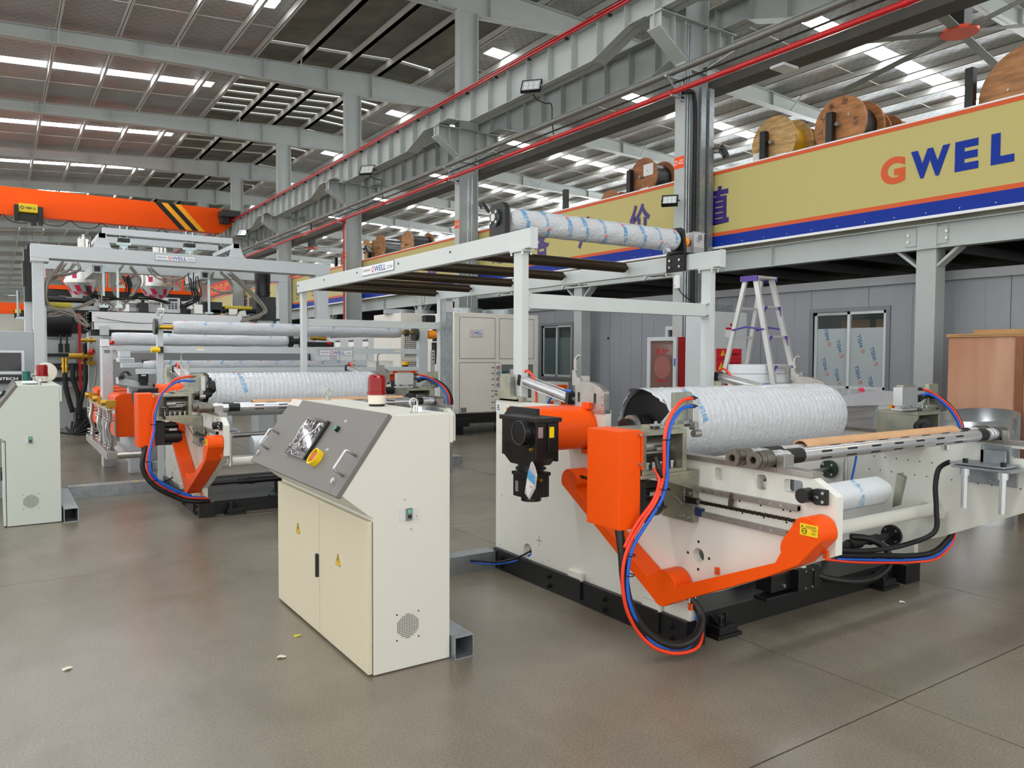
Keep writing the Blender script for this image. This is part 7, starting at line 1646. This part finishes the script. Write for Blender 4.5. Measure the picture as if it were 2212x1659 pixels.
C3 = thing('low_orange_crane', 'low orange beam with small yellow hoist at the left edge beyond the monitor', 'crane', (0, 30, 2)); m = MB(); m.box(-3, .86, 30, 30.3, 2.86, 3.22); m.build('crane_beam', M_ORANGE, C3); m = MB(); m.box(.5, .86, 29.8, 30, 2.72, 2.98); m.build('beam_hoist', M_BLACK, C3); m = MB(); m.box(.52, .68, 29.78, 29.8, 2.88, 3.0); m.build('yellow_cover', M_YEL, C3); m = MB(); m.box(-3, -2.7, 30, 30.3, 0, 2.86); m.box(-.1, .02, 30.05, 30.25, 0, 2.86); m.build('beam_stand', M_WGREY, C3)
def flood(x, y, z, yaw, label, s=.30, group=None):
    t = thing('flood_light', label, 'flood light', (x, y, z), group)
    t.rotation_euler = (R(0), R(0), yaw); PENDING.remove(t)
    m = MB(); T = Matrix.Rotation(R(-32), 4, 'X')
    def bx(mb, *a):
        n = len(mb.v); mb.box(*a); mb.v[n:] = [tuple(T @ Vector(p)) for p in mb.v[n:]]
    bx(m, -s/2, s/2, 0, .05, -s*.38, s*.38)
    for a in ((-s/2, -s/2+.02, -.012, 0, -s*.38, s*.38), (s/2-.02, s/2, -.012, 0, -s*.38, s*.38), (-s/2, s/2, -.012, 0, -s*.38, -s*.38+.02), (-s/2, s/2, -.012, 0, s*.38-.02, s*.38)): bx(m, *a)
    for k in range(5): bx(m, -s/2+.03+k*s*.2, -s/2+.04+k*s*.2, .05, .08, -s*.3, s*.3)
    m.build('lamp_housing', M_BLACK, t)
    m = MB(); bx(m, -s/2+.02, s/2-.02, -.006, -.002, -s*.38+.02, s*.38-.02); m.build('lamp_glass', mat('lamp_glass', (190, 195, 195), .15, coat=.6), t)
    m = MB()
    for i in range(3):
        for k in range(2): bx(m, -s*.36+i*s*.26, -s*.36+i*s*.26+s*.2, -.009, -.006, -s*.24+k*s*.25, -s*.24+k*s*.25+s*.2)
    m.build('lamp_lens', mat('lens_white', (225, 228, 228), .1, coat=.8), t)
    m = MB(); m.tube([(-s/2-.01, .03, 0), (-s/2-.01, .2, .02), (s/2+.01, .2, .02), (s/2+.01, .03, 0)], .008, 6, 1); m.box(-.03, .03, .18, .22, -.02, .05); m.build('lamp_bracket', M_BLACK, t)
    return t
flood(8.74, 12.4, 6.84, R(-50), 'flood light on the crane girder between nearest and middle columns', .40)
flood(8.74, 20.4, 6.78, R(-50), 'flood light on the crane girder just past the middle column', .42)
flood(8.74, 33.6, 6.72, R(-50), 'small distant flood light on the crane girder near the orange crane', .46)
flood(9.12, 9.02, 4.12, R(-52), 'flood light beside the orange number plate on the nearest column', .26)
flood(10.12, 8.75, 5.0, R(40), 'flood light edge showing right of the nearest column', .25); flood(10.1, 16.1, 5.2, R(40), 'flood light fixed right of the middle column', .34); flood(10.15, 23.5, 5.0, R(40), 'flood light fixed right of the far column with red drop pipe', .34)
for yy in (12.4, 20.4): m = MB(); m.tube([(8.86, yy+.1, 6.72), (8.86, yy, 6.60), (9.0, yy-.1, 6.52), (9.12, yy-.15, 6.5), (9.14, yy-.15, 6.2), (9.18, yy-.15, 5.92)], .012, 6, 5); tag(m.build('lamp_cord', M_BLACKR), 'black cord hanging from the %s girder flood light to the pipes' % ('nearer' if yy < 15 else 'middle'), 'cord')
def fan(x, y, z, label, zt, ph):
    t = thing('ceiling_fan', label, 'fan', (x, y, z))
    m = MB(); m.cyl((x, y, z-.03), (x, y, z+.03), .32, 28); m.build('fan_hub', mat('hub_orange', (226, 74, 34), .4), t)
    m = MB(); m.box(x-.15, x+.15, y-.15, y+.15, z+.05, z+.75); m.cyl((x, y, z+.7), (x, y, zt), .05, 10); m.build('fan_motor', M_BLACK, t)
    for k in range(6):
        a = ph+R(60*k); d = Vector((math.cos(a), math.sin(a), 0)); p = Vector((-d.y, d.x, 0))*.09; m = MB(); b0_ = Vector((x, y, z))+d*.25; b1_ = Vector((x, y, z))+d*3.3; n = len(m.v)
        for q in (b0_, b1_):
            for s1, s2 in ((-1, -.01), (1, .005), (1, .02), (-1, .005)): m.v.append(tuple(q+p*s1+Vector((0, 0, s2))))
        for f in ((3, 2, 1, 0), (4, 5, 6, 7), (0, 1, 5, 4), (1, 2, 6, 5), (2, 3, 7, 6), (3, 0, 4, 7)): m.face([n+i for i in f])
        m.build('fan_blade', mat('blade_grey', (120, 122, 120), .5), t)
fan(14.9, 7.4, 7.6, 'large ceiling fan with orange hub at top right', 10.6, R(70)); fan(14.24, 40.7, 7.3, 'small distant ceiling fan with orange hub between far columns', 10.6, R(20))
m = MB(); m.box(9.95, 10.3, 7.5, 7.75, 6.0, 6.04); tag(m.build('wireless_box', M_PLATE), 'small white box under the cable tray right of the nearest column', 'box')
# ================================================================ copies: the farther winder and its shafts, the left console
rebase_all(); index_kids()
OFF = Vector((-1.48, 4.94, 0))
def dup(src, off, label):
    c = copy_tree(src); c.location = src.location+off; c['label'] = label; return c
WB = W.copy(); col.objects.link(WB); WB.location = W.location+OFF; WB['label'] = 'farther white winding machine with orange guards, behind the tall console'
for ch in KIDS[W.name]:
    if ch in SKIP_B: continue
    c = copy_tree(ch, WB)
    if ch in SHIFT_B: c.location.x += .2
PENDING.append(WB)
WB_KEEP = set(o.name for o in bpy.data.objects)
m = MB(); poly = [(y+OFF.y, z) for y, z in [(3.98, 1.272)]+dcap(3.815, 1.137, .133)+[(3.98, 1.004)]]
m.prism(poly, 0, 1.35, 1.638, smooth=True); m.build('belt_cover', M_ORANGE, WB)
def hoseB(name, pts, r, m_, ribs=0, sub=8): MB().tube(pts, r, 10 if r > .015 else 8, sub, ribs=ribs).build(name, m_, WB)
red = [(1.55, 7.74, 1.378), (1.51, 7.73, 1.38), (1.44, 7.72, 1.37), (1.38, 7.72, 1.35), (1.32, 7.72, 1.29), (1.26, 7.72, 1.22), (1.22, 7.72, 1.13), (1.19, 7.72, 1.02), (1.19, 7.72, .91), (1.17, 7.72, .80), (1.15, 7.72, .72), (1.135, 7.72, .62), (1.14, 7.73, .52), (1.17, 7.74, .44), (1.24, 7.76, .37), (1.36, 7.79, .29), (1.48, 7.8, .225), (1.60, 7.8, .20), (1.68, 7.82, .19)]
hoseB('red_air_hose', red, .010, M_REDH)
hoseB('red_air_hose', [(x+.018, y+.01, z-.01) for x, y, z in red[8:]], .009, M_REDH)
hoseB('blue_air_hose', [(1.55, 7.74, 1.335), (1.52, 7.73, 1.335), (1.45, 7.72, 1.34), (1.38, 7.72, 1.32), (1.30, 7.72, 1.26), (1.26, 7.72, 1.20), (1.225, 7.72, 1.11), (1.205, 7.71, 1.0), (1.20, 7.71, .90), (1.175, 7.71, .78), (1.155, 7.71, .68), (1.15, 7.71, .58), (1.16, 7.72, .50), (1.20, 7.74, .43), (1.28, 7.76, .36), (1.40, 7.79, .28), (1.52, 7.8, .225), (1.66, 7.82, .20)], .010, M_BLUEH)
hoseB('blue_air_hose', [(1.205, 7.71, .98), (1.19, 7.70, .84), (1.165, 7.70, .72), (1.155, 7.70, .62), (1.165, 7.70, .52), (1.21, 7.73, .44), (1.30, 7.76, .36), (1.42, 7.79, .285), (1.53, 7.8, .235)], .010, M_BLUEH)
hoseB('corrugated_hose', [(1.16, 7.9, .80), (1.13, 7.78, .71), (1.11, 7.75, .66), (1.10, 7.75, .55), (1.13, 7.75, .46), (1.18, 7.75, .385), (1.25, 7.76, .32), (1.36, 7.79, .25), (1.48, 7.80, .19), (1.60, 7.80, .17), (1.70, 7.84, .16)], .022, MATS['black_corrugated'], 1, 22)
for p in ((1.195, 7.72, .94), (1.14, 7.72, .60), (1.19, 7.74, .42), (1.40, 7.79, .27)): m = MB(); m.torus(p, .03, .004, 2, 14, 5); m.build('cable_tie', M_BLACK, WB)
for o in bpy.data.objects:
    if o.name not in WB_KEEP and o.parent == WB: o.location = Vector(o.location)-WB.location
PENDING.clear()
dup(s1, OFF, 'front chrome air shaft with toothed ends on the farther winder')
dup(s2, OFF, 'rear chrome air shaft behind the front one on the farther winder')
dup(s3, OFF, 'long brown cardboard tube threaded over the rear shaft of the farther winder')
CON2.location = CON2.location+Vector((-1.47, 4.86, 0))
